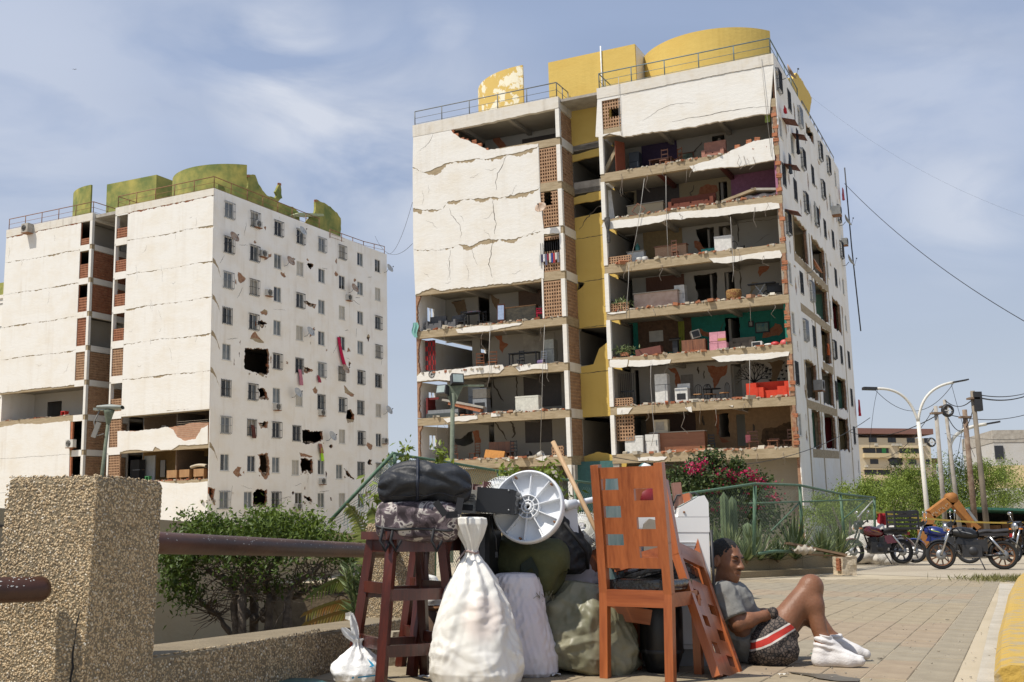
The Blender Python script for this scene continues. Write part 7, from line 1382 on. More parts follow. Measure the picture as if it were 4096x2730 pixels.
 def du(a,b):
  g=a*6.283;x=(b-.5)*.43;r=.158*(min(1,(1-abs(2*b-1)**5))**.35 if 0<b<1 else .02);d=.016*(ridged((math.cos(g)*.6,math.sin(g)*.6,x*2.2),2.6)-.4)+.02*mnoise.noise(Vector((math.cos(g),math.sin(g),x*3)))
  return Vector((x+.03*math.sin(g),(r+d)*math.cos(g)*.9,(r+d)*math.sin(g)-.06*(b-.5)))
 mb=MB();mb.grid(du,64,48);mb.build('body',om,t)
 mb=MB();sp_=[(-.02,-.10,-.09),(.03,-.155,-.02),(.09,-.15,.02),(.13,-.15,-.05)]
 for p,q in zip(sp_,sp_[1:]):mb.add([Vector(p)+Vector((0,0,.03)),Vector(q)+Vector((0,0,.03)),Vector(q)-Vector((0,0,.03)),Vector(p)-Vector((0,0,.03))],[(0,1,2,3)])
 mb.build('flap',mat('olive_flap',(.018,.026,.016),.8),t)
 mb=MB();mb.tube([du(.63,b)*1.02 for b in np.linspace(.08,.92,18)],.004,5);mb.build('piping',om,t)
soft_sacks()
def bags_on_stool():
 bm=mat('black_nylon',(.012,.013,.016),.55,col2=(.024,.026,.03),scale=5,bump=.3,bscale=30,spec=.4);Y=5.22
 c=at(1700,1932,Y);t=thing('black_duffel','black nylon duffel bag lying on top of the camouflage backpack','bag',c,.1)
 def f(a,b):
  g=a*6.283;x=(b-.5)*.475;e=(1-abs(2*b-1)**4)**.4 if 0<b<1 else .02;d=.02*(ridged((math.cos(g)*.7+x,math.sin(g)*.7,x*3),2.3)-.45)+.018*mnoise.noise(Vector((x*6,math.cos(g)*2,math.sin(g)*2)))
  return Vector((x,(.115*e+d)*math.cos(g),(.098*e+d)*math.sin(g)+.02*math.cos(x*9)-.012))
 mb=MB();mb.grid(f,64,56);mb.build('body',bm,t)
 for xx,nm in((-.04,'band'),):mb=MB();mb.tube([f(a,.42)*1.02 for a in np.linspace(0,1,30)],.008,5,False);mb.build('band',mat('navy_band',(.012,.016,.03),.6),t)
 st=MB();P=[f(.80,.55),Vector((.05,-.16,-.10)),Vector((.10,-.165,-.165)),Vector((.16,-.15,-.16)),Vector((.175,-.135,-.08)),f(.8,.86)]
 pts=[P[0].lerp(P[1],s)for s in(0,.5)]+P[1:]
 for p,q in zip(pts,pts[1:]):d=(q-p).normalized();s=Vector((d.z,0,-d.x))*.017;st.add([p+s,q+s,q-s,p-s],[(0,1,2,3)]);st.add([p+s+Vector((0,.003,0)),q+s+Vector((0,.003,0)),q-s+Vector((0,.003,0)),p-s+Vector((0,.003,0))],[(3,2,1,0)])
 st.build('strap',mat('webbing',(.008,.008,.01),.7),t);zp=MB();zp.tube([f(.62,b)*1.01 for b in np.linspace(.12,.9,20)],.003,4);zp.build('zip',mat('zip_dark',(.03,.03,.035),.5),t)
 cm=mat('camo_cloth',(.10,.08,.085),.8);nt,N,L,b=nodes_of(cm);tc=N.new('ShaderNodeTexCoord');n1=N.new('ShaderNodeTexNoise');n1.inputs['Scale'].default_value=14;n1.inputs['Detail'].default_value=3;n1.inputs['Distortion'].default_value=1.4;L.new(tc.outputs['Object'],n1.inputs[0]);r=N.new('ShaderNodeValToRGB');r.color_ramp.interpolation='CONSTANT';e=r.color_ramp.elements;e[0].color=(.035,.024,.028,1);e[1].position=.56;e[1].color=(.46,.42,.38,1);q=e.new(.42);q.color=(.085,.062,.07,1);q=e.new(.50);q.color=(.15,.115,.125,1);q=e.new(.64);q.color=(.06,.045,.05,1);L.new(n1.outputs[0],r.inputs[0]);L.new(r.outputs[0],b.inputs['Base Color'])
 c=at(1672,2082,Y+.02);t=thing('camouflage_backpack','grey camouflage backpack sitting on the tall stool','backpack',c,.08)
 def g_(a,b):
  g=a*6.283;x=(b-.5)*.43;e=(1-abs(2*b-1)**6)**.3 if 0<b<1 else .02;s=lambda v:math.copysign(abs(v)**.7,v);d=.012*(ridged((x*2,math.cos(g),math.sin(g)),2.6)-.4)
  return Vector((x,(.13*e+d)*s(math.cos(g)),(.10*e+d)*s(math.sin(g))-.03*(x+.1)))
 mb=MB();mb.grid(g_,60,44);mb.build('body',cm,t);z=MB();z.tube([g_(.55,b_)*1.012 for b_ in np.linspace(.03,.9,20)],.006,5);z.build('zip',black_metal,t)
 for x in(-.17,-.12,.08):
  m2=MB();m2.tube([(x,-.12,-.04),(x-.01,-.15,-.10),(x+.015,-.13,-.15),(x+.04,-.12,-.10)],.008,5);m2.build('strap',MATS['webbing'],t)
 sm=mat('stereo_black',(.012,.012,.013),.4);c=at(1985,2005,5.42);t=thing('stereo_unit','black stereo unit with a silver rating label','stereo',c,-.10);R=Matrix.Rotation(.08,3,'Y')
 mb=MB();mb.box((0,.02,0),(.185,.22,.125),R);mb.build('case',sm,t);mb=MB();mb.plate([(0,-.062),(.02,-.055),(.016,-.03),(.022,-.02),(.016,.0),(.022,.02),(.016,.03),(.02,.055),(0,.062)],[],-.095,.13,lambda u,v,d:R@Vector((.093+u,d,v)));mb.build('end_cap',sm,t)
 mb=MB();mb.box((-.135,.03,-.003),(.085,.2,.12),R);mb.build('rear_panel',mat('label_silver',(.36,.35,.31),.5,col2=(.24,.23,.21),scale=60),t);mb=MB();mb.box((-.14,-.0735,-.035),(.055,.004,.03),R);mb.build('printed_box',sm,t);mb=MB();
 for k in range(4):mb.box((-.135,-.0735,.035-k*.012),(.06-.01*(k%2),.004,.004),R)
 mb.build('printed_lines',paint('ink_grey',(.08,.08,.08)),t)
 for zz in(.05,-.05):mb=MB();mb.lathe([(.001,0),(.005,0),(.005,.004),(.001,.005)],8,Matrix.Translation((.075,-.09,zz))@Matrix.Rotation(math.pi/2,4,'X'));mb.build('screw',grey_metal,t)
 c=at(1925,2200,5.62);t=thing('floor_loudspeaker','tall black loudspeaker standing behind the white sack','loudspeaker',(c.x,5.62,0),-.3);mb=MB();mb.box((0,0,.415),(.16,.2,.83));mb.build('cabinet',sm,t);mb=MB();mb.box((.04,-.102,.40),(.03,.004,.7));mb.build('trim_strip',mat('trim_grey',(.09,.09,.095),.35),t)
 mb=MB();p=at(1962,2065,5.5);mb.tube([p,p+Vector((.012,-.01,-.07)),p+Vector((.03,-.01,-.12)),p+Vector((.032,-.01,-.18))],.004,5);mb.box(p+Vector((.032,-.01,-.2)),(.014,.014,.03));tag(mb.build('power_cord',black_metal),'black power cord with plug dangling below the stereo','cord')
bags_on_stool()
# ---------------------------------------------------------------- wooden furniture
mahog=mat_wood('mahogany',(.022,.0045,.003),(.105,.019,.009),.32,7,2,.45);teak=mat_wood('orange_teak',(.215,.050,.012),(.42,.122,.034),.34,6,2,.4);teak_x=mat_wood('orange_teak_rails',(.20,.045,.011),(.375,.106,.03),.34,6,0,.4)
def bar_stool(label,loc,rz):
 t=thing('bar_stool',label,'stool',loc,rz,'mahogany bar stools');f,s,h=.205,.135,.70;C4=[(-1,-1),(1,-1),(1,1),(-1,1)]
 for x,y in C4:mb=MB();mb.bar((x*f,y*f,0),(x*s,y*s,h),.045,.045,(x,y,0));mb.build('leg',mahog,t)
 mb=MB();mb.box((0,0,h+.015),(.36,.36,.04));mb.build('seat',mahog,t);mb=MB();mb.box((0,0,h-.035),(.29,.29,.06));mb.build('seat_apron',mahog,t)
 for i in range(4):
  a,b=C4[i],C4[(i+1)%4]
  for z in((.17,.43)if i%2==0 else(.20,.46)):
   k=f+(s-f)*z/h;mb=MB();mb.bar((a[0]*k,a[1]*k,z),(b[0]*k,b[1]*k,z),.024,.055);mb.build('rung',mahog,t)
 for y in(-1,1):
  mb=MB();pts=[Vector((.165,y*.14,h-.22)),Vector((.150,y*.14,h-.08)),Vector((.175,y*.14,h+.05)),Vector((.19,y*.14,h+.16)),Vector((.205,y*.14,h+.30))]
  for p,q in zip(pts,pts[1:]):mb.bar(p,q+(q-p).normalized()*.008,.03,.042,(1,0,0))
  mb.build('back_post',mahog,t)
 for z in(.07,.16,.25):mb=MB();mb.box((.18+z*.08,0,h+z+.02),(.02,.26,.05));mb.build('back_slat',mahog,t)
 return t
def teak_chair(label,M):
 """dining chair with a slotted back, seen from behind: x across, +y to the front of the seat, z up"""
 t=thing('dining_chair',label,'chair',M=M,group='orange wooden dining chairs');w,H,sz=.178,1.075,.425
 for x in(-1,1):
  mb=MB();pts=[Vector((x*w,.0,0)),Vector((x*w,.01,sz)),Vector((x*w,-.02,sz+.25)),Vector((x*w,-.075,H))]
  for p,q in zip(pts,pts[1:]):mb.bar(p,q+(q-p).normalized()*.004,.045,.044,(0,1,0))
  mb.build('back_post',teak,t)
  mb=MB();mb.bar((x*w,.40,0),(x*w,.38,sz-.02),.042,.042,(0,1,0));mb.build('front_leg',teak,t)
  mb=MB();mb.bar((x*w,.02,sz-.03),(x*w,.38,sz-.03),.024,.07,(0,0,1));mb.build('side_rail',teak_x,t)
 def bend(u,v,d):return(u,d+(.0 if v<sz+.1 else-.075*((v-sz-.1)/(H-sz-.1))**1.2),v)
 z0,z1=sz+.125,H-.012;hh=z1-z0;X=lambda f:-w+.022+f*(2*w-.044);Z=lambda f:z1-f*hh
 holes=[rect(X(.02),Z(.225),X(.33),Z(.112)),rect(X(.03),Z(.50),X(.34),Z(.385)),rect(X(.03),Z(.775),X(.35),Z(.665)),rect(X(.60),Z(.335),X(.935),Z(.218)),rect(X(.61),Z(.615),X(.935),Z(.50)),rect(X(.62),Z(.895),X(.94),Z(.785))]
 out=[]
 for i in range(13):out.append((-w+.02,z0+hh*i/12))
 out+=[(w-.02,z0+hh*i/12)for i in range(12,-1,-1)]
 mb=MB();mb.plate(out,holes,-.013,.011,bend);mb.build('back_panel',teak,t)
 mb=MB();mb.box((0,.0,sz-.025),(2*w-.04,.026,.085));mb.build('back_rail',teak_x,t);mb=MB();mb.box((0,.385,sz-.025),(2*w-.04,.026,.08));mb.build('front_rail',teak_x,t)
 mb=MB();mb.grid(lambda a,b:Vector((math.copysign(abs(math.cos(a*6.283))**.35,math.cos(a*6.283))*(.172-.01*abs(b-.5))*(1 if .08<b<.92 else .92),.2+math.copysign(abs(math.sin(a*6.283))**.35,math.sin(a*6.283))*.18,sz+.015+b*.052+.003*math.sin(a*40))),40,6);mb.box((0,.2,sz+.04),(.33,.35,.05));mb.build('cushion',mat('plastic_wrapped_cushion',(.012,.012,.012),.15,spec=.7,bump=.5,bscale=14),t)
 return t
def furniture():
 p=at(1618,2600,5.33);bar_stool('tall mahogany bar stool carrying the backpack and duffel',(p.x,5.33,0),.50)
 p=at(1775,2600,5.80);bar_stool('second mahogany bar stool mostly hidden behind the white sack',(p.x,5.80,0),.25)
 a,b=gnd(2412,2712),gnd(2694,2733);x=(b-a).normalized();y=Vector((-x.y,x.x,0));M=Matrix((x,y,Vector((0,0,1)))).transposed().to_4x4();M.translation=(a+b)/2;teak_chair('upright orange wooden chair seen from behind in the middle',M)
 e=at(2872,2708,5.42);e.z=.015;tp=at(2708,1925,5.72);z=(e-tp).normalized();xx=-Vector((.46,.85,.0));xx=(xx-z*xx.dot(z)).normalized();yy=z.cross(xx);M=Matrix((xx,yy,z)).transposed().to_4x4();M.translation=e-z*1.075-xx*.17+yy*.075;teak_chair('orange wooden chair upside down, leaning at the right of the heap',M)
 R=Matrix.Rotation(rad(187),4,'Z')@Matrix.Rotation(rad(-8),4,'Y')@Matrix.Rotation(rad(-7),4,'X');M=Matrix.Translation(Vector((at(2440,2600,5.95).x,6.05,-.045)))@R;teak_chair('orange wooden chair tilted behind the upright one',M)
 wm=mat('enamel_white',(.76,.76,.75),.3,col2=(.80,.80,.79),scale=2,spec=.5);Y=5.95;x0,x1=at(2505,2400,Y).x,at(2846,2400,Y).x;cx,wd=(x0+x1)/2,x1-x0;zt=at(2700,2085,Y).z;t=thing('washing_machine','white top-loading washing machine behind the orange chairs','washing machine',(cx,Y,0),0)
 mb=MB();mb.box((0,.25,.09+(zt-.15)/2+.0),(wd,.5,zt-.155));mb.build('cabinet',wm,t);mb=MB();mb.box((0,.25,.05),(wd-.02,.48,.10));mb.build('base',mat('washer_base_grey',(.27,.27,.26),.6),t)
 mb=MB();mb.box((0,.25,zt-.02),(wd+.006,.506,.085));mb.build('top_rim',wm,t)
 zc=at(2800,1982,Y).z;mb=MB();pr=[(wd/2-.175,zt+.024),(wd/2+.002,zt+.024),(wd/2+.002,zc-.04),(wd/2-.02,zc),(wd/2-.045,zc-.005),(wd/2-.165,zt+.075)];mb.plate(pr,[],-.004,.50);mb.build('control_console',wm,t)
 mb=MB();mb.add([(wd/2-.16,.03,zt+.083),(wd/2-.05,.03,zc-.002),(wd/2-.05,.46,zc-.002),(wd/2-.16,.46,zt+.083)],[(0,1,2,3)]);mb.build('control_panel',mat('console_mint',(.42,.50,.48),.4),t)
 mb=MB();mb.box((-.08,.25,zt+.03),(.30,.44,.02));mb.build('lid',wm,t)
 for z,h in((zt-.12,.018),(zt-.26,.42)):
  for q in range(2):mb=MB();mb.box((.06,-.0035,z-(q*h)),(.2,.006,.004));mb.build('pressed_groove',mat('groove_shade',(.52,.52,.51),.4),t)
 mb=MB();mb.box((.175,-.003,zt-.24),(.009,.006,.018));mb.build('hole',dark,t);mb=MB();mb.lathe([(.001,.004),(.006,.004),(.007,0)],8,Matrix.Translation((wd/2-.14,-.006,zt+.05))@Matrix.Rotation(math.pi/2,4,'X'));mb.build('screw',rusty,t)
 mb=MB();mb.tube([(wd/2+.012,.0,zt-.05),(wd/2+.014,-.01,.5),(wd/2+.01,-.02,.35),(wd/2+.02,.0,.22)],.008,6);mb.tube([(wd/2-.2,.1,zt+.06),(wd/2-.16,.12,zt+.15),(wd/2-.05,.14,zc+.02),(wd/2+.01,.1,zc-.03)],.006,6);mb.build('power_hose',black_metal,t)
 c=at(2648,2600,5.72);t=thing('black_drum','black plastic drum between the chair legs','drum',(c.x,5.72,0));mb=MB();mb.lathe([(.001,0),(.085,0),(.09,.03),(.105,.07),(.115,.12),(.115,.33),(.105,.36),(.06,.39),(.001,.39)],28);mb.build('body',mat('drum_black',(.008,.008,.009),.4),t);mb=MB();mb.lathe([(.117,.10),(.12,.11),(.117,.12)],28);mb.build('band',black_metal,t)
 tl=mat('teal_tub',(.05,.15,.15),.5,col2=(.08,.19,.19),scale=20);c=at(2565,1935,6.18);t=thing('teal_tub','upturned teal and white plastic tub showing above the chair back','tub',c,.3);S_=Matrix.Rotation(.35,4,'Y')
 for lo,hi,m,nm in((-.12,.38,tl,'teal_side'),(.38,.62,paint('tub_white',(.66,.68,.66)),'white_side'),(.62,.88,tl,'teal_side')):
  mb=MB();mb.grid(lambda a,b:S_@Vector((math.cos(6.283*(lo+(hi-lo)*a)+1.2)*(.03+.11*b**.8),math.sin(6.283*(lo+(hi-lo)*a)+1.2)*(.03+.11*b**.8),.12-.26*b)),12,8,False);mb.build(nm,m,t)
 mb=MB();mb.box((0,0,.52),(.11,.03,1.05),Matrix.Rotation(.04,3,'Y'));o=mb.build('worn_teal_board',mat('worn_teal',(.07,.14,.15),.6,col2=(.22,.27,.26),scale=9,stretch=(3,1,.3)));o.location=Vector((at(2450,2030,5.84).x,5.84,0));tag(o,'worn teal board seen through the chair back','board')
 c=at(2585,1990,6.08);t=thing('red_pot','red enamel pot with a white base behind the chair back','pot',c,0);mb=MB();mb.lathe([(.001,.06),(.07,.06),(.085,.0),(.08,-.05),(.001,-.055)],24,Matrix.Rotation(.7,4,'Y'));mb.build('bowl',paint('pot_red',(.20,.012,.016),.5),t);mb=MB();mb.lathe([(.082,-.052),(.086,-.07),(.05,-.085),(.001,-.085)],24,Matrix.Rotation(.7,4,'Y'));mb.build('rim',paint('pot_white',(.6,.6,.56),.4),t)
 c=Vector((at(2612,2130,5.88).x,5.88,0));mb=MB();mb.plate(jagl([(-.05,0),(-.05,.78),(-.02,.81),(.03,.80),(.05,.74),(.045,.40),(.05,0)],.006,.03,True),[],0,.03);o=mb.build('carved_stone',mat('carved_grey',(.30,.27,.22),.8));o.location=c;tag(o,'pale carved slab seen through the chair slot','slab')
 mb=MB();mb.box((0,0,0),(.05,.06,.2),Matrix.Rotation(-.1,3,'Y'));o=mb.build('wood_offcut',mat_wood('pink_board',(.22,.10,.07),(.34,.17,.12),.6));o.location=at(2712,2000,6.1);tag(o,'brownish board stuck between the leaning chair and the washing machine','board')
 a,b=at(2212,1768,5.75),at(2345,2040,5.6);mb=MB();mb.tube([a,b,b+(b-a)*.8],.0135,10);tag(mb.build('broom_handle',mat_wood('pale_handle',(.36,.22,.11),(.5,.34,.19),.6,9,2,0)),'pale wooden broom handle leaning over the heap','handle')
 c=at(1730,2480,5.9);t=thing('rusty_pot','scorched brown pot standing between the stool legs','pot',(c.x,5.9,0));mb=MB();mb.lathe([(.001,0),(.10,0),(.125,.08),(.13,.18),(.115,.26),(.06,.31),(.001,.32)],22);mb.build('body',mat('scorched_clay',(.05,.028,.018),.85,col2=(.20,.12,.07),scale=7),t);mb=MB();mb.lathe([(.06,.305),(.07,.32),(.06,.33)],18);mb.build('neck',rusty,t)
 mb=MB();mb.plate([(-.05,0),(.05,0),(.035,.19),(-.045,.18)],[],0,.08);o=mb.build('concrete_wedge',mat('wedge_concrete',(.34,.29,.21),.95,bump=.4));o.location=(at(1592,2500,6.0).x,6.0,-.002);o.rotation_euler=(0,.1,.3);tag(o,'concrete wedge leaning on the low wall behind the stool','stone')
 c=gnd(1185,2745);t=thing('teal_basin_lid','rim of a teal plastic basin at the bottom edge','basin',(c.x,c.y,0));mb=MB();mb.lathe([(.001,.035),(.14,.03),(.165,.02),(.17,.0)],32,Matrix.Translation((0,-.08,.0)));mb.build('lid',mat('basin_teal',(.02,.10,.10),.4),t)
furniture()
def fans():
 wp=mat('fan_white',(.72,.74,.77),.35,col2=(.78,.80,.82),scale=3);Y=5.52;c=at(2112,2028,Y);d=(CAMP-c).normalized();d=(d+Vector((-.28,0,.22))).normalized();s=Vector((0,0,1)).cross(d).normalized();u=d.cross(s);M=Matrix((s,u,d)).transposed().to_4x4();M.translation=c
 t=thing('upturned_fan_stand','white round pedestal fan base, its ribbed underside facing us','fan',M=M);r=.196
 mb=MB();mb.lathe([(.014,-.028),(r*.9,-.028),(r*.93,-.02),(r*.93,.018),(r*.96,.024),(r,.012),(r*1.005,-.02),(r*.96,-.055),(r*.5,-.075),(.014,-.085)],64);mb.build('disc',wp,t)
 for k in range(10):a=k*.6283+.25;mb=MB();mb.box((math.cos(a)*r*.52,math.sin(a)*r*.52,-.010),(r*.78,.0045,.036),Matrix.Rotation(a,3,'Z'));mb.build('rib',wp,t)
 for q,h in((.062,.012),(.034,.01)):mb=MB();mb.lathe([(q-.0025,-.026),(q-.0025,h),(q+.0025,h),(q+.0025,-.026)],40);mb.build('ring',wp,t)
 mb=MB();mb.lathe([(.013,-.03),(.013,.012),(.022,.012),(.024,-.026)],20);mb.build('socket',wp,t);mb=MB();mb.lathe([(.001,-.02),(.0132,-.02)],16);mb.build('socket_hole',dark,t)
 for k in range(4):a=k*1.5708+.78;mb=MB();mb.lathe([(.004,-.02),(.004,.004),(.008,.004),(.009,-.026)],12,Matrix.Translation((math.cos(a)*.03,math.sin(a)*.03,0)));mb.build('screw_boss',wp,t)
 for k in range(5):a=k*1.2566+.75;mb=MB();mb.lathe([(.001,.01),(.006,.008),(.006,-.02)],8,Matrix.Translation((math.cos(a)*r*.88,math.sin(a)*r*.88,.01)));mb.build('screw',rusty,t)
 def grille(name,label,c,nrm,r,depth):
  d=Vector(nrm).normalized();s=Vector((0,0,1)).cross(d).normalized();u=d.cross(s);M=Matrix((s,u,d)).transposed().to_4x4();M.translation=c;t=thing(name,label,'fan',M=M);gm=mat('grille_cream',(.60,.60,.54),.4)
  for side,nm in((1,'front_guard'),(-1,'rear_guard')):
   mb=MB()
   for k in range(64):a=k*.09817;mb.tube([(math.cos(a)*.03,math.sin(a)*.03,side*depth),(math.cos(a+.15)*r*.6,math.sin(a+.15)*r*.6,side*depth*.9),(math.cos(a+.22)*r*.93,math.sin(a+.22)*r*.93,side*depth*.45),(math.cos(a+.24)*r,math.sin(a+.24)*r,0)],.0019,4,False)
   for q,z in((1,0),(.62,.9),(.35,.97),(.08,1)):mb.tube([(math.cos(a)*r*q,math.sin(a)*r*q,side*depth*z)for a in np.linspace(0,6.283,41)],.0035 if q==1 else .002,4,False)
   tag(mb.build(nm,gm,t),kind='stuff')
  for k in range(3):
   mb=MB();mb.grid(lambda a,b:Vector((math.cos(k*2.094+(a-.5)*1.1*(.5+b)),math.sin(k*2.094+(a-.5)*1.1*(.5+b)),0))*(.03+b*r*.8)+Vector((0,0,(a-.5)*.05)),8,6,False);mb.build('blade',wp,t)
  dn=M.to_3x3().inverted()@Vector((0,0,-1));mb=MB();mb.tube([Vector((0,0,-.08)),Vector((0,0,-.08))+dn*(c.z-.02)],.012,8);mb.build('stand_pole',wp,t)
  mb=MB();mb.lathe([(.001,.03),(.035,.02),(.045,-.04),(.06,-.06),(.055,-.16),(.001,-.17)],20,Matrix.Translation((0,0,-.01)));mb.build('motor_housing',wp,t)
 grille('upright_fan','cream fan cage peeking out left of the white fan base',at(2005,2012,5.68),(-.35,-.9,.25),.15,.05)
 grille('fallen_fan','second cream fan cage lying between the black backpack and the chair',at(2330,2130,5.95),(-.2,-.75,.6),.14,.05)
 a,b=at(2258,2024,5.75),at(2420,1990,5.85);t=thing('fan_pole','white fan pole with a ribbed collar lying across the heap','fan pole',a);d=b-a
 mb=MB();mb.tube([(0,0,0),d],.017,12);mb.build('tube',wp,t);mb=MB();q=d.normalized();mb.tube([q*.0,q*.012,q*.02,q*.075],[.03,.034,.028,.024],16);mb.build('collar',wp,t);mb=MB();mb.tube([-q*.03,q*.0],[.02,.024],12);mb.build('clamp',wp,t)
 mb=MB();mb.box((.02,.06,-.11),(.10,.09,.19),.3,.86);mb.build('control_box',wp,t)
 bk=mat('black_cloth',(.009,.009,.010),.6,bump=.3,bscale=22);c=at(2255,2165,5.85);t=sack('black_backpack','black backpack slumped right of the white fan base','backpack',Vector((c.x,5.85,c.z-.18)),[(0,.09),(.03,.125),(.12,.14),(.22,.125),(.30,.09),(.36,.045),(.37,.01)],bk,(5,.15),.016,7,.7,56,44,0,(-.10,0));mb=MB();mb.tube([(.0,-.11,.28),(.06,-.14,.2),(.12,-.1,.12),(.13,-.05,.03)],.01,6);mb.build('strap',MATS['webbing'],t)
 mb=MB();mb.tube([(-.06,-.02,.33),(-.075,-.03,.40),(-.03,-.03,.42),(-.01,-.02,.34)],.008,6);mb.build('handle',MATS['webbing'],t)
fans()
# ================================================================ the seated person
def surface_nets(F,org,h):
 """mesh of the zero level of grid F (negative inside)"""
 nx,ny,nz=F.shape;S=F<0;c=[(i,j,k)for i in(0,1)for j in(0,1)for k in(0,1)]
 cnt=np.zeros((nx-1,ny-1,nz-1),np.int8)
 for i,j,k in c:cnt+=S[i:nx-1+i,j:ny-1+j,k:nz-1+k]
 act=(cnt>0)&(cnt<8);idx=np.full(act.shape,-1,np.int64);A=np.argwhere(act);idx[act]=np.arange(len(A))
 acc=np.zeros((len(A),3));num=np.zeros(len(A));I,J,K=A.T
 for a in range(8):
  for b in range(a+1,8):
   d=np.subtract(c[b],c[a])
   if np.abs(d).sum()!=1:continue
   fa=F[I+c[a][0],J+c[a][1],K+c[a][2]];fb=F[I+c[b][0],J+c[b][1],K+c[b][2]];m=(fa<0)!=(fb<0);t=np.where(m,fa/np.where(m,fa-fb,1),0);acc+=np.where(m[:,None],np.array(c[a])+t[:,None]*d,0);num+=m
 V=(A+acc/num[:,None])*h+org;Q=[]
 for ax in range(3):
  sl0=[slice(None)]*3;sl1=[slice(None)]*3;sl0[ax]=slice(0,-1);sl1[ax]=slice(1,None);a,b=S[tuple(sl0)],S[tuple(sl1)];E_=np.argwhere(a!=b);u,v=[(1,2),(2,0),(0,1)][ax]
  ok=(E_[:,u]>0)&(E_[:,v]>0)&(E_[:,u]<F.shape[u]-1)&(E_[:,v]<F.shape[v]-1);E_=E_[ok];flip=a[tuple(E_.T)]
  o=np.eye(3,dtype=int);q=np.stack([idx[tuple((E_-du*o[u]-dv*o[v]).T)]for du,dv in((1,1),(0,1),(0,0),(1,0))],1);q=np.where(flip[:,None],q,q[:,::-1]);Q.append(q[(q>=0).all(1)])
 return V,np.concatenate(Q)
class Field:
 def __init__(s,lo,hi,h):
  s.lo=np.array(lo,float);s.h=h;n=np.ceil((np.array(hi)-s.lo)/h).astype(int)+1;s.F=np.full(n,1.0);s.ax=[s.lo[i]+np.arange(n[i])*h for i in range(3)]
 def win(s,lo,hi):
  a=np.maximum(((np.array(lo)-s.lo)/s.h).astype(int)-1,0);b=np.minimum(((np.array(hi)-s.lo)/s.h).astype(int)+2,s.F.shape);sl=tuple(slice(i,j)for i,j in zip(a,b));return sl,np.meshgrid(*[s.ax[i][sl[i]]for i in range(3)],indexing='ij')
 def put(s,sl,d,k,cut=False):
  f=s.F[sl]
  if cut:s.F[sl]=np.maximum(f,-d)if k<=0 else f+np.where(True,0,0)if False else-s.smin(-f,d,k)
  else:s.F[sl]=s.smin(f,d,k)
 @staticmethod
 def smin(a,b,k):
  if k<=0:return np.minimum(a,b)
  h=np.clip(.5+.5*(b-a)/k,0,1);return b*(1-h)+a*h-k*h*(1-h)
 def cone(s,a,b,ra,rb,k=.02,sq=None):
  a=np.array(a,float);b=np.array(b,float);m=max(ra,rb)+k+.03;sl,(X,Y,Z)=s.win(np.minimum(a,b)-m,np.maximum(a,b)+m);d=b-a;L=(d@d)+1e-12
  t=np.clip(((X-a[0])*d[0]+(Y-a[1])*d[1]+(Z-a[2])*d[2])/L,0,1);q=np.sqrt((X-a[0]-t*d[0])**2+(Y-a[1]-t*d[1])**2+(Z-a[2]-t*d[2])**2)-(ra+(rb-ra)*t);s.put(sl,q,k)
 def ell(s,c,r,R=None,k=.02,cut=False):
  c=np.array(c,float);r=np.array(r,float);m=r.max()+k+.02;sl,(X,Y,Z)=s.win(c-m,c+m);P=np.stack([X-c[0],Y-c[1],Z-c[2]],-1)
  if R is not None:P=P@np.array(R)
  q=np.sqrt(((P/r)**2).sum(-1));q2=np.sqrt(((P/r**2)**2).sum(-1))+1e-9;s.put(sl,q*(q-1)/q2,k,cut)
 def mesh(s):return surface_nets(s.F,s.lo,s.h)
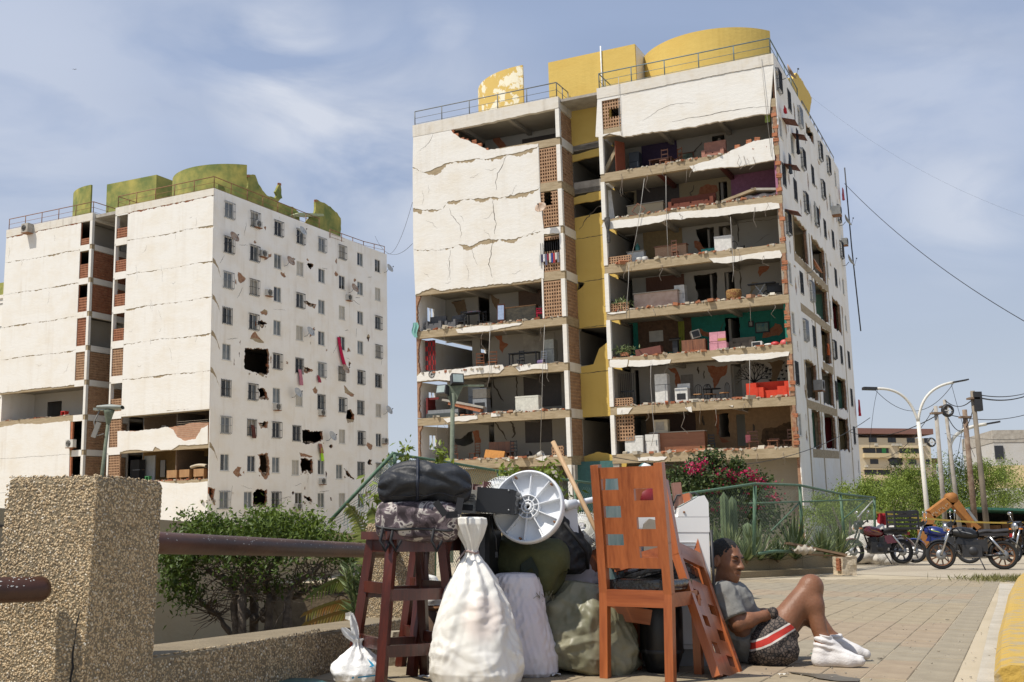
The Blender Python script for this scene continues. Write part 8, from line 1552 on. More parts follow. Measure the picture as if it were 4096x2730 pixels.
def person():
 Z4=zoomed(2750,2100,2.489);P=lambda x,y,Y:np.array(at(*Z4(x,y),Y+.17))
 root=gnd(*Z4(720,1345));t=thing('person','person in grey t-shirt, patterned shorts and white socks sitting against the washing machine','person',(root.x,root.y,0));O=np.array((root.x,root.y,0.0));q=lambda x,y,Y:P(x,y,Y)-O
 hipN,hipF=q(800,1195,5.84),q(790,1190,6.12);pelv=q(720,1220,5.98);waist=q(560,1060,5.98);chest=q(440,830,5.98);neck0=q(345,640,5.97);head=q(385,365,5.94)
 shN,shF=q(360,690,5.82),q(385,690,6.14);elN,wrN,haN=q(500,985,5.76),q(760,905,5.80),q(835,890,5.84);elF,wrF,haF=q(600,900,6.20),q(760,880,6.08),q(835,885,6.02)
 knN,anN,kF=q(1228,620,5.88),q(1345,1160,5.80),q(1180,800,6.14);anF=q(1450,1150,6.08);heN,toN,baN=q(1320,1365,5.80),q(1715,1400,5.74),q(1600,1385,5.76);heF,toF,baF=q(1460,1235,6.08),q(1770,1290,6.04),q(1660,1270,6.05)
 for v in(heN,baN,toN):v[2]=max(v[2],.034)
 for v in(heF,baF,toF):v[2]=max(.03,v[2])
 f=Vector((.66,-.75,-.06)).normalized();u=Vector((.10,.03,1));s=f.cross(u).normalized();u=s.cross(f).normalized();HR=np.array([list(f),list(s),list(u)]).T
 hd=lambda a,b,c:head+HR@np.array([a,b,c])
 def torso(B,g=0.0):
  B.ell(pelv+(0,0,.0),(.135+g,.155+g,.105+g),k=.05);B.cone(pelv,waist,.115+g,.108+g,.06);B.ell(waist,(.12+g,.155+g,.12+g),k=.06);B.ell(chest,(.115+g,.165+g,.15+g),k=.06);B.cone(chest,neck0+(0,0,-.02),.10+g,.062+g,.05)
  B.cone(shF,shN,.055+g,.055+g,.05);B.ell((waist+pelv)/2+(.05,0,.0),(.10+g,.13+g,.10+g),k=.05)
 B=Field((-.46,-.46,-.012),(.90,.30,.82),.0058)
 torso(B)
 B.cone(neck0,head+(-.01,0,-.07),.056,.052,.03)
 for sh,el,wr,ha in((shN,elN,wrN,haN),(shF,elF,wrF,haF)):
  B.cone(sh,el,.050,.040,.03);B.cone(el,(el*.6+wr*.4),.042,.042,.02);B.cone((el*.6+wr*.4),wr,.041,.027,.02);B.cone(wr,ha,.027,.032,.015)
  d=ha-wr;d/=np.linalg.norm(d);dn=np.array([0,0,-1.0]);sd=np.cross(d,dn)
  for k,(o,l)in enumerate(((-.026,.05),(-.009,.06),(.009,.062),(.026,.055))):
   a0=ha+sd*o*1.0+d*.018;a1=a0+d*l*.55+dn*.012;a2=a1+d*l*.25+dn*l*.5;B.cone(a0,a1,.0098,.009,.008);B.cone(a1,a2,.009,.008,.005)
  a0=wr+d*.03-sd*.02;B.cone(a0,a0+d*.035+np.array([0,0,.02]),.012,.0095,.01)
 for hip,kn,an,he,ba,to in((hipN,knN,anN,heN,baN,toN),(hipF,kF,anF,heF,baF,toF)):
  B.cone(hip,kn,.095,.062,.04);B.ell(kn+(.005,0,.005),(.060,.058,.062),k=.03);m=kn*.66+an*.34;B.cone(kn,m+(-.012,0,0),.054,.060,.03);B.cone(m+(-.012,0,0),an,.058,.037,.03);B.cone(an,he,.038,.038,.02);B.cone(he,ba,.036,.036,.02);B.cone(ba,to,.036,.026,.02)
  B.cone(an+(.01,0,0),ba,.036,.032,.03)
 B.ell(hd(-.012,0,.035),(.098,.076,.092),HR,k=.01);B.ell(hd(.03,0,-.03),(.066,.060,.088),HR,k=.03);B.ell(hd(.055,0,-.092),(.032,.034,.026),HR,k=.03)
 B.ell(hd(.045,.034,-.022),(.034,.028,.026),HR,k=.022);B.ell(hd(.045,-.034,-.022),(.034,.028,.026),HR,k=.022)
 B.cone(hd(.082,-.034,.032),hd(.082,.034,.032),.011,.011,.016);B.cone(hd(.087,0,.02),hd(.113,0,-.026),.010,.015,.012);B.ell(hd(.098,.014,-.030),(.013,.009,.009),HR,k=.006);B.ell(hd(.098,-.014,-.030),(.013,.009,.009),HR,k=.006)
 for y in(-.031,.031):B.ell(hd(.086,y,.010),(.013,.017,.0105),HR,k=.008,cut=True);B.ell(hd(.074,y,.009),(.013,.015,.0095),HR,k=.004)
 B.cone(hd(.083,-.022,-.060),hd(.083,.022,-.060),.0085,.0085,.006);B.cone(hd(.081,-.018,-.074),hd(.081,.018,-.074),.009,.009,.006);B.ell(hd(.094,0,-.067),(.010,.026,.0026),HR,k=.003,cut=True)
 for y in(-.076,.076):B.ell(hd(-.012,y,-.008),(.021,.010,.033),HR,k=.008);B.ell(hd(-.006,y*1.12,-.006),(.010,.006,.018),HR,k=.004,cut=True)
 V,Q=B.mesh();skin=mat('tan_skin',(.175,.075,.037),.5,col2=(.225,.10,.052),scale=11,bump=.15,bscale=70,sss=.12,spec=.4);np_mesh('body',V,Q,skin,t,None,True)
 Hf=Field(head-.17,head+.17,.0052);Hf.ell(hd(-.017,0,.040),(.099,.0785,.094),HR,k=0);Hf.ell(hd(-.035,0,-.005),(.072,.074,.06),HR,k=.02)
 Hf.ell(hd(.125,0,-.005),(.095,.16,.095),HR,k=.012,cut=True);Hf.ell(hd(.03,0,-.13),(.15,.14,.105),HR,k=.02,cut=True)
 for y in(-.1,.1):Hf.ell(hd(-.002,y,-.022),(.034,.04,.045),HR,k=.008,cut=True)
 V,Q=Hf.mesh();nz=np.array([mnoise.noise(Vector(p)*90)for p in V]);V=V+(V-head)/np.linalg.norm(V-head,axis=1)[:,None]*(nz*.004)[:,None];np_mesh('hair',V,Q,mat('black_hair',(.010,.009,.008),.75,bump=.8,bscale=160),t,None,True)
 for y in(-.034,.034):
  mb=MB();mb.tube([Vector(hd(.094,y*.4,.026)),Vector(hd(.097,y,.034)),Vector(hd(.086,y*1.5,.029))],[.0035,.0045,.002],5);mb.build('eyebrow',MATS['black_hair'],t)
  mb=MB();mb.tube([Vector(hd(.0845,y*.55,.006)),Vector(hd(.0885,y,.0065)),Vector(hd(.079,y*1.45,.006))],.0022,5);mb.build('eye_slit',dark,t)
 mb=MB();mb.tube([Vector(hd(.096,-.02,-.0455)),Vector(hd(.103,0,-.043)),Vector(hd(.096,.02,-.0455))],[.002,.004,.002],5);mb.build('moustache',mat('stubble',(.05,.032,.024),.9),t)
 T=Field((-.44,-.44,-.01),(.40,.30,.64),.0066);torso(T,.016)
 for sh,el in((shN,elN),(shF,elF)):T.cone(sh,sh*.22+el*.78,.068,.072,.03)
 X,Y_,Z_=np.meshgrid(*T.ax,indexing='ij');nrm=pelv-waist;nrm/=np.linalg.norm(nrm);hem=((X-pelv[0])*.86+(Z_-pelv[2])*.20)-.055+.012*np.sin(Y_*26);T.F=np.maximum(T.F,hem)
 nk=np.sqrt((X-neck0[0]-.02)**2+(Y_-neck0[1])**2+(Z_-neck0[2]-.035)**2)-.078;T.F=np.maximum(T.F,-nk)
 for sh,el in((shN,elN),(shF,elF)):
  d=(el-sh)/np.linalg.norm(el-sh);pl=(X-sh[0])*d[0]+(Y_-sh[1])*d[1]+(Z_-sh[2])*d[2]-np.linalg.norm(el-sh)*.80;near=np.sqrt((X-el[0])**2+(Y_-el[1])**2+(Z_-el[2])**2)-.115;T.F=np.where((near<0)&(pl>T.F),pl,T.F)
 V,Q=T.mesh();cen=np.array([0,0,.3]);w=np.array([ridged((p[0]*2+p[2]*1.2,p[1]*1.5,p[2]*1.1-p[0]*1.4),6.5)*.6+ridged((p[0]-p[2],p[1],p[2]),13)*.35 for p in V])-.5;dirv=V-(waist+chest)/2;dirv/=np.linalg.norm(dirv,axis=1)[:,None]+1e-9;V=V+dirv*(w*.011)[:,None];V[:,2]=np.maximum(V[:,2],.004)
 np_mesh('t_shirt',V,Q,mat('grey_shirt',(.155,.155,.145),.9,col2=(.215,.21,.195),scale=4,bump=.15,bscale=90),t,None,True)
 S=Field((-.28,-.42,-.008),(.48,.28,.46),.0066);S.ell(pelv,(.155,.185,.122),k=.05);S.ell(pelv+(.06,0,-.01),(.13,.17,.105),k=.05)
 for hip,kn,e in((hipN,knN,.36),(hipF,kF,.50)):S.cone(hip,hip*(1-e)+kn*e,.118,.098,.05)
 S.cone(hipN+(.02,-.02,-.05),hipN+(.09,-.03,-.03),.075,.075,.05)
 X,Y_,Z_=np.meshgrid(*S.ax,indexing='ij');up=-(((X-pelv[0])*.80-(Z_-pelv[2])*.05)+.075);S.F=np.maximum(S.F,up)
 for hip,kn,e in((hipN,knN,.37),(hipF,kF,.52)):
  d=(kn-hip);L=np.linalg.norm(d);d=d/L;pl=(X-hip[0])*d[0]+(Y_-hip[1])*d[1]+(Z_-hip[2])*d[2]-L*e;side=(Y_-(hipN[1]+hipF[1])/2)*(1 if hip is hipF else-1)>0;S.F=np.where(side,np.maximum(S.F,pl),S.F)
 V,Q=S.mesh();w=np.array([ridged((p[0]*1.6,p[1],p[2]*1.6),9)for p in V])-.5;dv=V-pelv;dv/=np.linalg.norm(dv,axis=1)[:,None];V=V+dv*(w*.008)[:,None];V[:,2]=np.maximum(V[:,2],.003)
 sm=mat('patterned_shorts',(.06,.05,.045),.85);nt,N,L,b=nodes_of(sm);tc=N.new('ShaderNodeTexCoord')
 vo=N.new('ShaderNodeTexVoronoi');vo.inputs['Scale'].default_value=52;vo.feature='DISTANCE_TO_EDGE';L.new(tc.outputs['Object'],vo.inputs[0]);r0=N.new('ShaderNodeValToRGB');r0.color_ramp.elements[0].color=(.012,.011,.012,1);r0.color_ramp.elements[1].color=(.115,.09,.075,1);r0.color_ramp.elements[0].position=.05;r0.color_ramp.elements[1].position=.18;L.new(vo.outputs['Distance'],r0.inputs[0])
 mp=N.new('ShaderNodeMapping');mp.inputs['Rotation'].default_value=(0,rad(-62),0);L.new(tc.outputs['Object'],mp.inputs[0]);wv=N.new('ShaderNodeTexWave');wv.inputs['Scale'].default_value=1.5;wv.inputs['Distortion'].default_value=1.2;wv.inputs['Phase Offset'].default_value=1.0;L.new(mp.outputs[0],wv.inputs[0])
 r1=N.new('ShaderNodeValToRGB');r1.color_ramp.interpolation='CONSTANT';e=r1.color_ramp.elements;e[0].color=(0,0,0,1);e[1].position=.86;e[1].color=(1,1,1,1);L.new(wv.outputs['Fac'],r1.inputs[0]);r2=N.new('ShaderNodeValToRGB');r2.color_ramp.interpolation='CONSTANT';e=r2.color_ramp.elements;e[0].color=(.55,.52,.48,1);e[1].position=.945;e[1].color=(.45,.03,.02,1);L.new(wv.outputs['Fac'],r2.inputs[0])
 mx=N.new('ShaderNodeMix');mx.data_type='RGBA';L.new(r1.outputs[0],mx.inputs[0]);L.new(r0.outputs[0],mx.inputs[6]);L.new(r2.outputs[0],mx.inputs[7]);L.new(mx.outputs[2],b.inputs['Base Color']);np_mesh('shorts',V,Q,sm,t,None,True)
 c=q(850,880,5.80);mb=MB();mb.grid(lambda a,bb:Vector(c)+Vector((math.cos(a*6.283)*.028*math.sin(bb*3.1416)*(1+.25*math.sin(a*19)),math.sin(a*6.283)*.028*math.sin(bb*3.1416),math.cos(bb*3.1416)*.035)),24,10);mb.build('waist_knot',sm,t)
 for an,he,ba,to in((anN,heN,baN,toN),(anF,heF,baF,toF)):
  K=Field(np.minimum.reduce([an,he,to])-.09,np.maximum.reduce([an,he,to])+.09,.0052);top=an+(an-he)/np.linalg.norm(an-he)*.02;K.cone(top,he,.044,.044,.02);K.cone(he,ba,.042,.041,.02);K.cone(ba,to,.041,.031,.02);K.cone(an+(.012,0,0),ba,.042,.037,.03)
  X,Y_,Z_=np.meshgrid(*K.ax,indexing='ij');d=(an-he)/np.linalg.norm(an-he);pl=(X-an[0])*d[0]+(Y_-an[1])*d[1]+(Z_-an[2])*d[2]-.035;K.F=np.maximum(K.F,pl);V,Q=K.mesh()
  hgt=(V-he)@d;rib=np.clip((hgt-.02)/.05,0,1)*np.sin(hgt*190+2.2*np.array([mnoise.noise(Vector(p)*22)for p in V]))*.004;ax=V-(he+np.outer(hgt,d));ax/=np.linalg.norm(ax,axis=1)[:,None]+1e-9;V=V+ax*rib[:,None];V[:,2]=np.maximum(V[:,2],.001)
  np_mesh('sock',V,Q,mat('white_sock',(.60,.575,.56),.9,col2=(.70,.68,.67),scale=8,bump=.2,bscale=120),t,None,True)
person()
def ground_litter():
 r=random.Random(12);wet=mat('damp_stain',(.10,.085,.06),.45);P=[gnd(*zoomed(2750,2100,2.489)(x,y))for x,y in((1000,1470),(1120,1480),(1260,1490),(1480,1495),(1560,1520),(1720,1540),(1700,1568),(1540,1566),(1300,1535),(1180,1505))]
 mb=MB();q=jagl([(p.x,p.y)for p in P],.012,.04,True);mb.plate(q,[],0,.0012,lambda u,v,d:(u,v,.0035+d));tag(mb.build('damp_patch',wet),'dark damp patch on the paving in front of the socked feet','stain')
 for i,(px,py,s,col,lab)in enumerate(((3130,2705,.02,(.6,.57,.5),'white paper scrap on the paving near the leaning chair'),(2215,2708,.035,(.62,.6,.57),'torn white plastic scrap beside the lilac sack'),(1695,2715,.03,(.6,.6,.6),'crumpled foil scrap under the tall stool'),(3790,2483,.015,(.03,.025,.02),'dark pebble out on the open paving'),(3410,2300,.03,(.35,.16,.09),'brick chip by the end of the planter'),(3520,2640,.015,(.08,.06,.04),'small twig scrap beyond the socked feet'),(3250,2620,.012,(.05,.2,.12),'tiny green bottle cap behind the shin'))):
  c=gnd(px,py);mb=MB();mb.grid(lambda a,b:Vector(((a-.5)*2*s,(b-.5)*1.3*s,.006+.35*s*abs(math.sin(a*5+b*4+i)))),7,5,False);o=mb.build('litter_scrap',paint('litter_%d'%i,col));o.location=c;tag(o,lab,'litter','litter on the paving')
 gr=MB();n=0
 for i in range(260):
  c=gnd(r.uniform(2900,4000),r.uniform(2330,2725));s=r.uniform(.003,.008);gr.box((c.x,c.y,s*.4),(s*1.6,s,s*.8),r.uniform(0,3))
 tag(gr.build('grit',mat('grit',(.22,.18,.13),.9,col2=(.5,.45,.38),scale=2)),'loose grit and crumbs scattered over the paving','grit',kind='stuff')
ground_litter()
# ================================================================ belongings left in the open rooms
def belongings():
 B=RB;lv=lambda k:FH*k+.48;rn=random.Random(77)
 def at_front(z,x,y,k,d):
  u,v=B.front(*z(x,y),d);return u
 def item(name,label,cat,u,d,k,rz=0.0,group=None):return thing(name,label,cat,M=B.place(u,d,lv(k),rz),group=group)
 def bx(t,name,m,c,s,rot=None):mb=MB();mb.box(c,s,rot);return mb.build(name,m,t)
 W_=mat('appliance_white',(.62,.61,.57),.4);G_=mat('sofa_grey',(.11,.11,.115),.9);BK=mat('furn_black',(.015,.015,.016),.5);WD_=mat_wood('room_wood',(.10,.035,.015),(.24,.09,.035),.5);WL_=mat_wood('room_wood_light',(.28,.13,.05),(.42,.24,.10),.6)
 def chair(label,z,x,y,k,d,m,rz=0,h=.95,s=1.0):
  t=item('room_chair',label,'chair',at_front(z,x,y,k,d),d,k,rz,'chairs left in the open rooms')
  for a in(-1,1):
   for b in(-1,1):bx(t,'leg',m,(a*.18*s,b*.18*s,.22),(.04,.04,.44))
  bx(t,'seat',m,(0,0,.46),(.44*s,.44*s,.05))
  for a in(-1,1):bx(t,'back_post',m,(a*.19*s,.2*s,.48+(h-.46)/2),(.04,.035,h-.44))
  for q in(.3,.6,.95):bx(t,'back_slat',m,(0,.2*s,.46+(h-.46)*q),(.36*s,.02,.07))
 def fridge(label,z,x,y,k,d,m,h=1.6,w=.62,rz=0):
  t=item('refrigerator',label,'refrigerator',at_front(z,x,y,k,d),d,k,rz,'refrigerators in the open rooms');bx(t,'body',m,(0,0,h*.32),(w,.6,h*.63));bx(t,'freezer_door',m,(0,0,h*.82),(w,.6,h*.34));bx(t,'handle',grey_metal,(w*.36,-.32,h*.55),(.03,.03,.3))
 def sofa(label,z,x,y,k,d,m,w=1.7,rz=0,h=.85):
  t=item('sofa',label,'sofa',at_front(z,x,y,k,d),d,k,rz,'sofas in the open rooms');bx(t,'base',m,(0,0,.2),(w,.8,.36));bx(t,'backrest',m,(0,.32,.38+(h-.4)/2),(w,.22,h-.34),Matrix.Rotation(-.08,3,'X'))
  for a in(-1,1):bx(t,'arm',m,(a*(w/2-.09),0,.34),(.2,.82,.56))
  for a in(-1,1):bx(t,'cushion',m,(a*w*.2,-.05,.43),(w*.36,.6,.12))
 def table(label,z,x,y,k,d,m,w=1.2,h=.75,dp=.7,rz=0):
  t=item('room_table',label,'table',at_front(z,x,y,k,d),d,k,rz,'tables in the open rooms');bx(t,'tabletop',m,(0,0,h),(w,dp,.05))
  for a in(-1,1):
   for b in(-1,1):bx(t,'leg',m,(a*(w/2-.06),b*(dp/2-.06),h/2),(.06,.06,h))
 def counter(label,z,x,y,k,d,m,w,h=.95,top=None,rz=0):
  t=item('kitchen_counter',label,'counter',at_front(z,x,y,k,d),d,k,rz,'counters in the open rooms');bx(t,'front',m,(0,0,h/2),(w,.12,h));bx(t,'worktop',top or offwhite,(0,.12,h+.025),(w+.1,.5,.05));bx(t,'end_panel',m,(w/2-.06,.22,h/2),(.12,.32,h))
 def freezer(label,z,x,y,k,d,w=.9,h=.85,m=None):
  t=item('chest_freezer',label,'freezer',at_front(z,x,y,k,d),d,k,0,'chest freezers in the open rooms');bx(t,'body',m or W_,(0,0,h*.45),(w,.6,h*.88));bx(t,'lid',m or W_,(0,0,h*.945),(w+.02,.62,h*.1));bx(t,'grille',grey_metal,(-w*.32,-.302,.12),(.14,.012,.1))
 fridge('dark grey fridge beside the carved dining table',ZA6,545,1260,6,2.4,mat('fridge_dark',(.05,.06,.075),.4),1.75);table('carved wooden dining table high on the sixth open floor',ZA6,780,1270,6,1.5,WD_,1.4);chair('carved chair before the high dining table',ZA6,800,1285,6,.8,WD_,0,1.2);chair('carved chair at the right of the high dining table',ZA6,920,1270,6,1.1,WD_,-.6,1.2)
 sofa('salmon sofa behind the broken wall',ZA6,1250,1200,6,1.0,mat('salmon_cloth',(.36,.17,.12),.9,bump=.3),1.25,0,1.25);t=item('framed_painting','framed landscape painting on the top room wall','painting',B.front(*ZA6(1000,1130),3.5)[0],3.52,6);bx(t,'frame',WD_,(0,0,1.25),(.85,.05,.75));bx(t,'canvas',mat('landscape_canvas',(.06,.10,.07),.6,col2=(.25,.27,.2),scale=5),(0,-.03,1.25),(.7,.02,.6))
 t=item('leaning_door','rust-red door standing ajar at the left of the top room','door',B.front(*ZA6(405,1200),.6)[0],.6,6,1.1);bx(t,'leaf',mat('rust_door',(.17,.04,.015),.7),(0,0,1.0),(.75,.05,2.0));t=item('fallen_beam','fallen masonry strut propped diagonally beside the rust-red door','rubble',B.front(*ZA6(310,1300),.5)[0],.5,6);bx(t,'beam',concrete,(0,0,.75),(.2,.2,1.9),Matrix.Rotation(.55,3,'Y'))
 sofa('brown draped sofa with a frilled cover',ZB1,1230,370,5,.9,mat('brown_drape',(.13,.035,.018),.9,col2=(.17,.05,.028),scale=16,stretch=(3,1,.2)),2.6,0,.95);counter('pale counter with a slab top in the red-beamed kitchen',ZB1,740,440,5,1.6,mat_plaster('counter_cream',(.45,.38,.26)),2.2,1.0)
 t=item('fallen_slab','fallen wall slab propped over bedding in the pink room','rubble',at_front(ZB1,1800,300,5,.7),.7,5);bx(t,'slab',concrete,(-.35,0,.38),(2.0,.9,.14),Matrix.Rotation(-.24,3,'Y'));bx(t,'slab',conc_grey,(1.2,0,.5),(1.7,.9,.12),Matrix.Rotation(.14,3,'Y'));mb=MB();mb.grid(lambda a,b:Vector(((a-.5)*2.6+.4,.3*math.cos(b*6.283),.2+.16*math.sin(b*6.283)+.05*math.sin(a*20))),24,10,False);mb.build('bedding',mat('grey_bedding',(.25,.23,.22),.9,col2=(.45,.40,.36),scale=3),t)
 t=item('tilted_frame','wooden square frame tipped on its corner','frame',at_front(ZB1,620,430,5,.5),.5,5)
 for a in range(4):g=a*math.pi/2;bx(t,'side',WD_,(math.cos(g)*.28,0,.42+math.sin(g)*.28),(.05,.05,.56),Matrix.Rotation(-g,3,'Y')@Matrix.Rotation(math.pi/4*0,3,'Y'))
 t.matrix_world=t.matrix_world@Matrix.Translation((0,0,.1))@Matrix.Rotation(.7,4,'Y')
 t=item('fallen_door','white door leaning at the left end of the red-beamed floor','door',B.front(*ZB1(345,330),.8)[0],.8,5,.9);bx(t,'leaf',W_,(0,0,.98),(.7,.05,1.95),Matrix.Rotation(-.1,3,'Y'))
 freezer('white chest freezer in the fourth open floor',ZB1,1565,830,4,.8,.95,1.0);counter('stone-clad breakfast counter on the fourth open floor',ZB1,1005,890,4,1.2,mat('stone_clad',(.30,.17,.10),.8,col2=(.42,.28,.18),scale=9,stretch=(1,1,6)),1.85,.95,WD_);chair('dark wooden bar chair before the stone-clad counter',ZB1,1050,890,4,.7,WD_,math.pi,1.1,.75)
 counter('white L-shaped counter end beside the water bottle',ZB1,640,920,4,1.4,W_,1.0,.9);t=item('water_bottle','green water cooler bottle on the white counter','bottle',at_front(ZB1,655,800,4,1.5),1.5,4);mb=MB();mb.lathe([(.001,.95),(.13,.95),(.14,1.0),(.14,1.25),(.05,1.36),(.05,1.42)],16);mb.build('bottle',mat('bottle_green',(.05,.18,.17),.2),t)
 for x,lab in((675,'white paint bucket on the left of the fourth floor'),(735,'printed white drum beside the paint bucket')):t=item('white_bucket',lab,'bucket',at_front(ZB1,x,910,4,.8),.8,4,0,'white buckets on the fourth floor');mb=MB();mb.lathe([(.001,0),(.16,0),(.18,.38),(.17,.4),(.001,.4)],18);mb.build('pail',W_,t)
 t=item('plastic_tray','teal plastic tray lying below the broken doorway','tray',at_front(ZB1,1400,830,4,1.2),1.2,4);bx(t,'panel',paint('panel_teal',(.04,.26,.21),.6),(0,0,.3),(.9,.06,.5),Matrix.Rotation(-.3,3,'X'));t=item('black_bucket','black bucket with a hoop behind it near the freezer','bucket',at_front(ZB1,1755,815,4,.6),.6,4);mb=MB();mb.lathe([(.001,0),(.12,0),(.15,.3)],16);mb.build('pail',BK,t);mb=MB();mb.tube([(-.5+.2*math.cos(a),.1,.4+.25*math.sin(a))for a in np.linspace(0,3.14,12)],.02,5);mb.tube([(-.7,.1,0),(-.7,.1,.4)],.02,5);mb.tube([(-.3,.1,0),(-.3,.1,.4)],.02,5);mb.build('hoop',BK,t)
 counter('pink tiled kitchen bar on the third open floor',ZB1,850,1390,3,1.1,mat('pink_tile',(.40,.27,.20),.4,col2=(.50,.37,.29),scale=3),2.6,1.05);fridge('small open white fridge at the end of the pink bar',ZB1,1110,1300,3,1.7,W_,1.4,.6);t=item('drum_ottoman','patterned brown barrel stool among rubble','stool',at_front(ZB1,1665,1330,3,.6),.6,3);mb=MB();mb.lathe([(.001,0),(.38,0),(.42,.2),(.42,.55),(.38,.62),(.001,.63)],26);mb.build('drum',mat('floral_cover',(.16,.06,.02),.9,col2=(.28,.17,.05),scale=14,mixlo=.48,mixhi=.52),t)
 t=item('ironing_board','ironing board standing by a parked black scooter','ironing board',at_front(ZB1,1960,1290,3,.8),.8,3);bx(t,'board',BK,(0,0,.85),(1.5,.35,.05));mb=MB();mb.bar((-.4,0,0),(.2,0,.85),.03,.03);mb.bar((.2,0,0),(-.4,0,.85),.03,.03);mb.build('trestle',grey_metal,t);t=item('parked_scooter','black motor scooter kept inside the third floor room','scooter',at_front(ZB1,2110,1290,3,1.2),1.2,3,.3)
 for x in(-.5,.5):mb=MB();mb.lathe([(.18,-.05),(.25,-.05),(.25,.05),(.18,.05)],18,Matrix.Translation((x,0,.25))@Matrix.Rotation(math.pi/2,4,'X'));mb.build('wheel',BK,t)
 bx(t,'body',blk_b,(0,0,.55),(1.0,.3,.35));bx(t,'seat',BK,(-.2,0,.8),(.7,.26,.12));bx(t,'handlebar',BK,(.45,0,1.0),(.06,.6,.06));bx(t,'mirror',grey_metal,(.45,-.3,1.2),(.03,.12,.1))
 pk=mat('pink_cover',(.55,.25,.30),.9,bump=.2)
 for x,lab,sash in((1070,'left pink-covered banquet chair',0),(1138,'right pink-covered banquet chair with a gold sash',1)):
  t=item('covered_chair',lab,'chair',at_front(ZB4,x,450,2,.5),.5,2,math.pi,'pink covered chairs');bx(t,'skirt',pk,(0,0,.24),(.5,.5,.48));bx(t,'back_cover',pk,(0,.2,.75),(.44,.12,.62));
  bx(t,'sash',paint('gold_sash',(.36,.24,.05))if sash else pk,(0,.2,.62),(.46,.15,.14))
 t=item('sideboard','low wooden sideboard with doors on the teal floor','sideboard',at_front(ZB4,900,455,2,.7),.7,2);bx(t,'cabinet',WD_,(0,0,.4),(1.35,.5,.75));bx(t,'door',WD_,(-.33,-.26,.4),(.6,.02,.62));bx(t,'door',WD_,(.33,-.26,.4),(.6,.02,.62));t=item('old_television','old box television on the sideboard','television',at_front(ZB4,905,360,2,.8),.8,2,.4);bx(t,'case',conc_grey,(0,0,1.1),(.5,.45,.45),Matrix.Rotation(-.25,3,'Y'));bx(t,'screen',BK,(0,-.23,1.1),(.4,.02,.33),Matrix.Rotation(-.25,3,'Y'))
 t=item('tipped_cabinet','red-brown cabinet lying on its back near the plants','cabinet',at_front(ZB4,520,470,2,.5),.5,2);bx(t,'box',mat('red_brown_lacquer',(.14,.045,.03),.5),(0,0,.3),(1.5,.5,.42),Matrix.Rotation(-.1,3,'Y'));bx(t,'door',WD_,(.1,0,.06),(1.6,.5,.05),Matrix.Rotation(-.12,3,'Y'));sofa('worn beige armchair pair in the teal room',ZB4,1300,410,2,1.8,mat('beige_cloth',(.24,.19,.14),.9),1.3);t=item('microwave','open white microwave on the teal room edge','microwave',at_front(ZB4,1425,425,2,.4),.4,2);bx(t,'case',W_,(0,0,.18),(.55,.35,.34));bx(t,'door',BK,(-.03,-.18,.18),(.42,.02,.26))
 t=item('keyboard_stand','black lectern-like keyboard stand in the teal floor','stand',at_front(ZB4,740,470,2,.9),.9,2);bx(t,'column',BK,(0,0,.45),(.3,.2,.9));bx(t,'top',BK,(0,-.05,.95),(.6,.4,.06),Matrix.Rotation(.3,3,'X'));mb=MB();mb.grid(lambda a,b:Vector((.02*math.sin(a*20+b*3)+(a-.5)*.35,.04*math.sin(a*26),2.2-b*1.9)),16,8,False);o=mb.build('green_curtain',mat('olive_curtain',(.20,.21,.03),.9));o.matrix_world=B.place(at_front(ZB4,785,300,2,2.6),2.6,lv(2));tag(o,'olive green curtain hanging in the dark kitchen of the teal floor','curtain')
 for i,(x,lab)in enumerate(((1515,'white dish among clutter at the teal edge'),(1570,'red and white crockery pile at the teal edge'),(1650,'pink-red bundle at the right of the teal edge'))):t=item('clutter_pile',lab,'clutter',at_front(ZB4,x,405,2,.4),.4,2,0,'clutter at the teal edge');mb=MB();mb.grid(lambda a,b:Vector((math.cos(a*6.283)*.25*math.sin(b*3.1416),math.sin(a*6.283)*.18*math.sin(b*3.1416),.14+math.cos(b*3.1416)*(.08+.07*i))),14,8);mb.build('heap',(W_,paint('crock_red',(.45,.03,.03)),paint('bundle_pink',(.5,.08,.08)))[i],t)
 t=item('picture_frame','landscape picture on the teal wall','painting',B.front(*ZB4(1457,175),3.5)[0],3.53,2);bx(t,'frame',BK,(0,0,1.55),(.8,.05,.62));bx(t,'canvas',mat('blue_canvas',(.05,.16,.20),.6,col2=(.25,.32,.2),scale=4),(0,-.03,1.55),(.66,.02,.48));t=item('small_picture_frame','small dark picture frame left of the landscape on the teal wall','painting',B.front(*ZB4(1363,143),3.5)[0],3.53,2);bx(t,'frame',BK,(0,0,1.8),(.3,.05,.35));bx(t,'canvas',offwhite,(0,-.03,1.8),(.16,.02,.2))
 rd=mat('red_velvet',(.52,.035,.012),.85,col2=(.60,.055,.02),scale=4)
 t=item('red_sofa','bright red sofa below the bare tree mural','sofa',at_front(ZB4,1548,850,1,.65),.65,1);bx(t,'base',rd,(0,.1,.22),(1.9,.7,.4));bx(t,'backrest',rd,(0,.42,.55),(2.4,.2,.75))
 for a in(-1,1):bx(t,'arm',rd,(a*1.02,0,.42),(.55,.75,.84));bx(t,'arm_roll',rd,(a*.62,-.1,.32),(.5,.6,.55))
 fridge('white two-door fridge in the mural flat',ZB4,635,870,1,.9,W_,1.75,.72);t=item('cooking_stove','white cooking stove beside the white fridge','stove',at_front(ZB4,800,870,1,.8),.8,1);bx(t,'body',W_,(0,0,.43),(.72,.6,.86));bx(t,'oven_window',BK,(0,-.305,.38),(.5,.015,.34));bx(t,'splash_back',W_,(0,.28,1.0),(.72,.04,.28));bx(t,'control_strip',grey_metal,(0,-.305,.76),(.66,.012,.1))
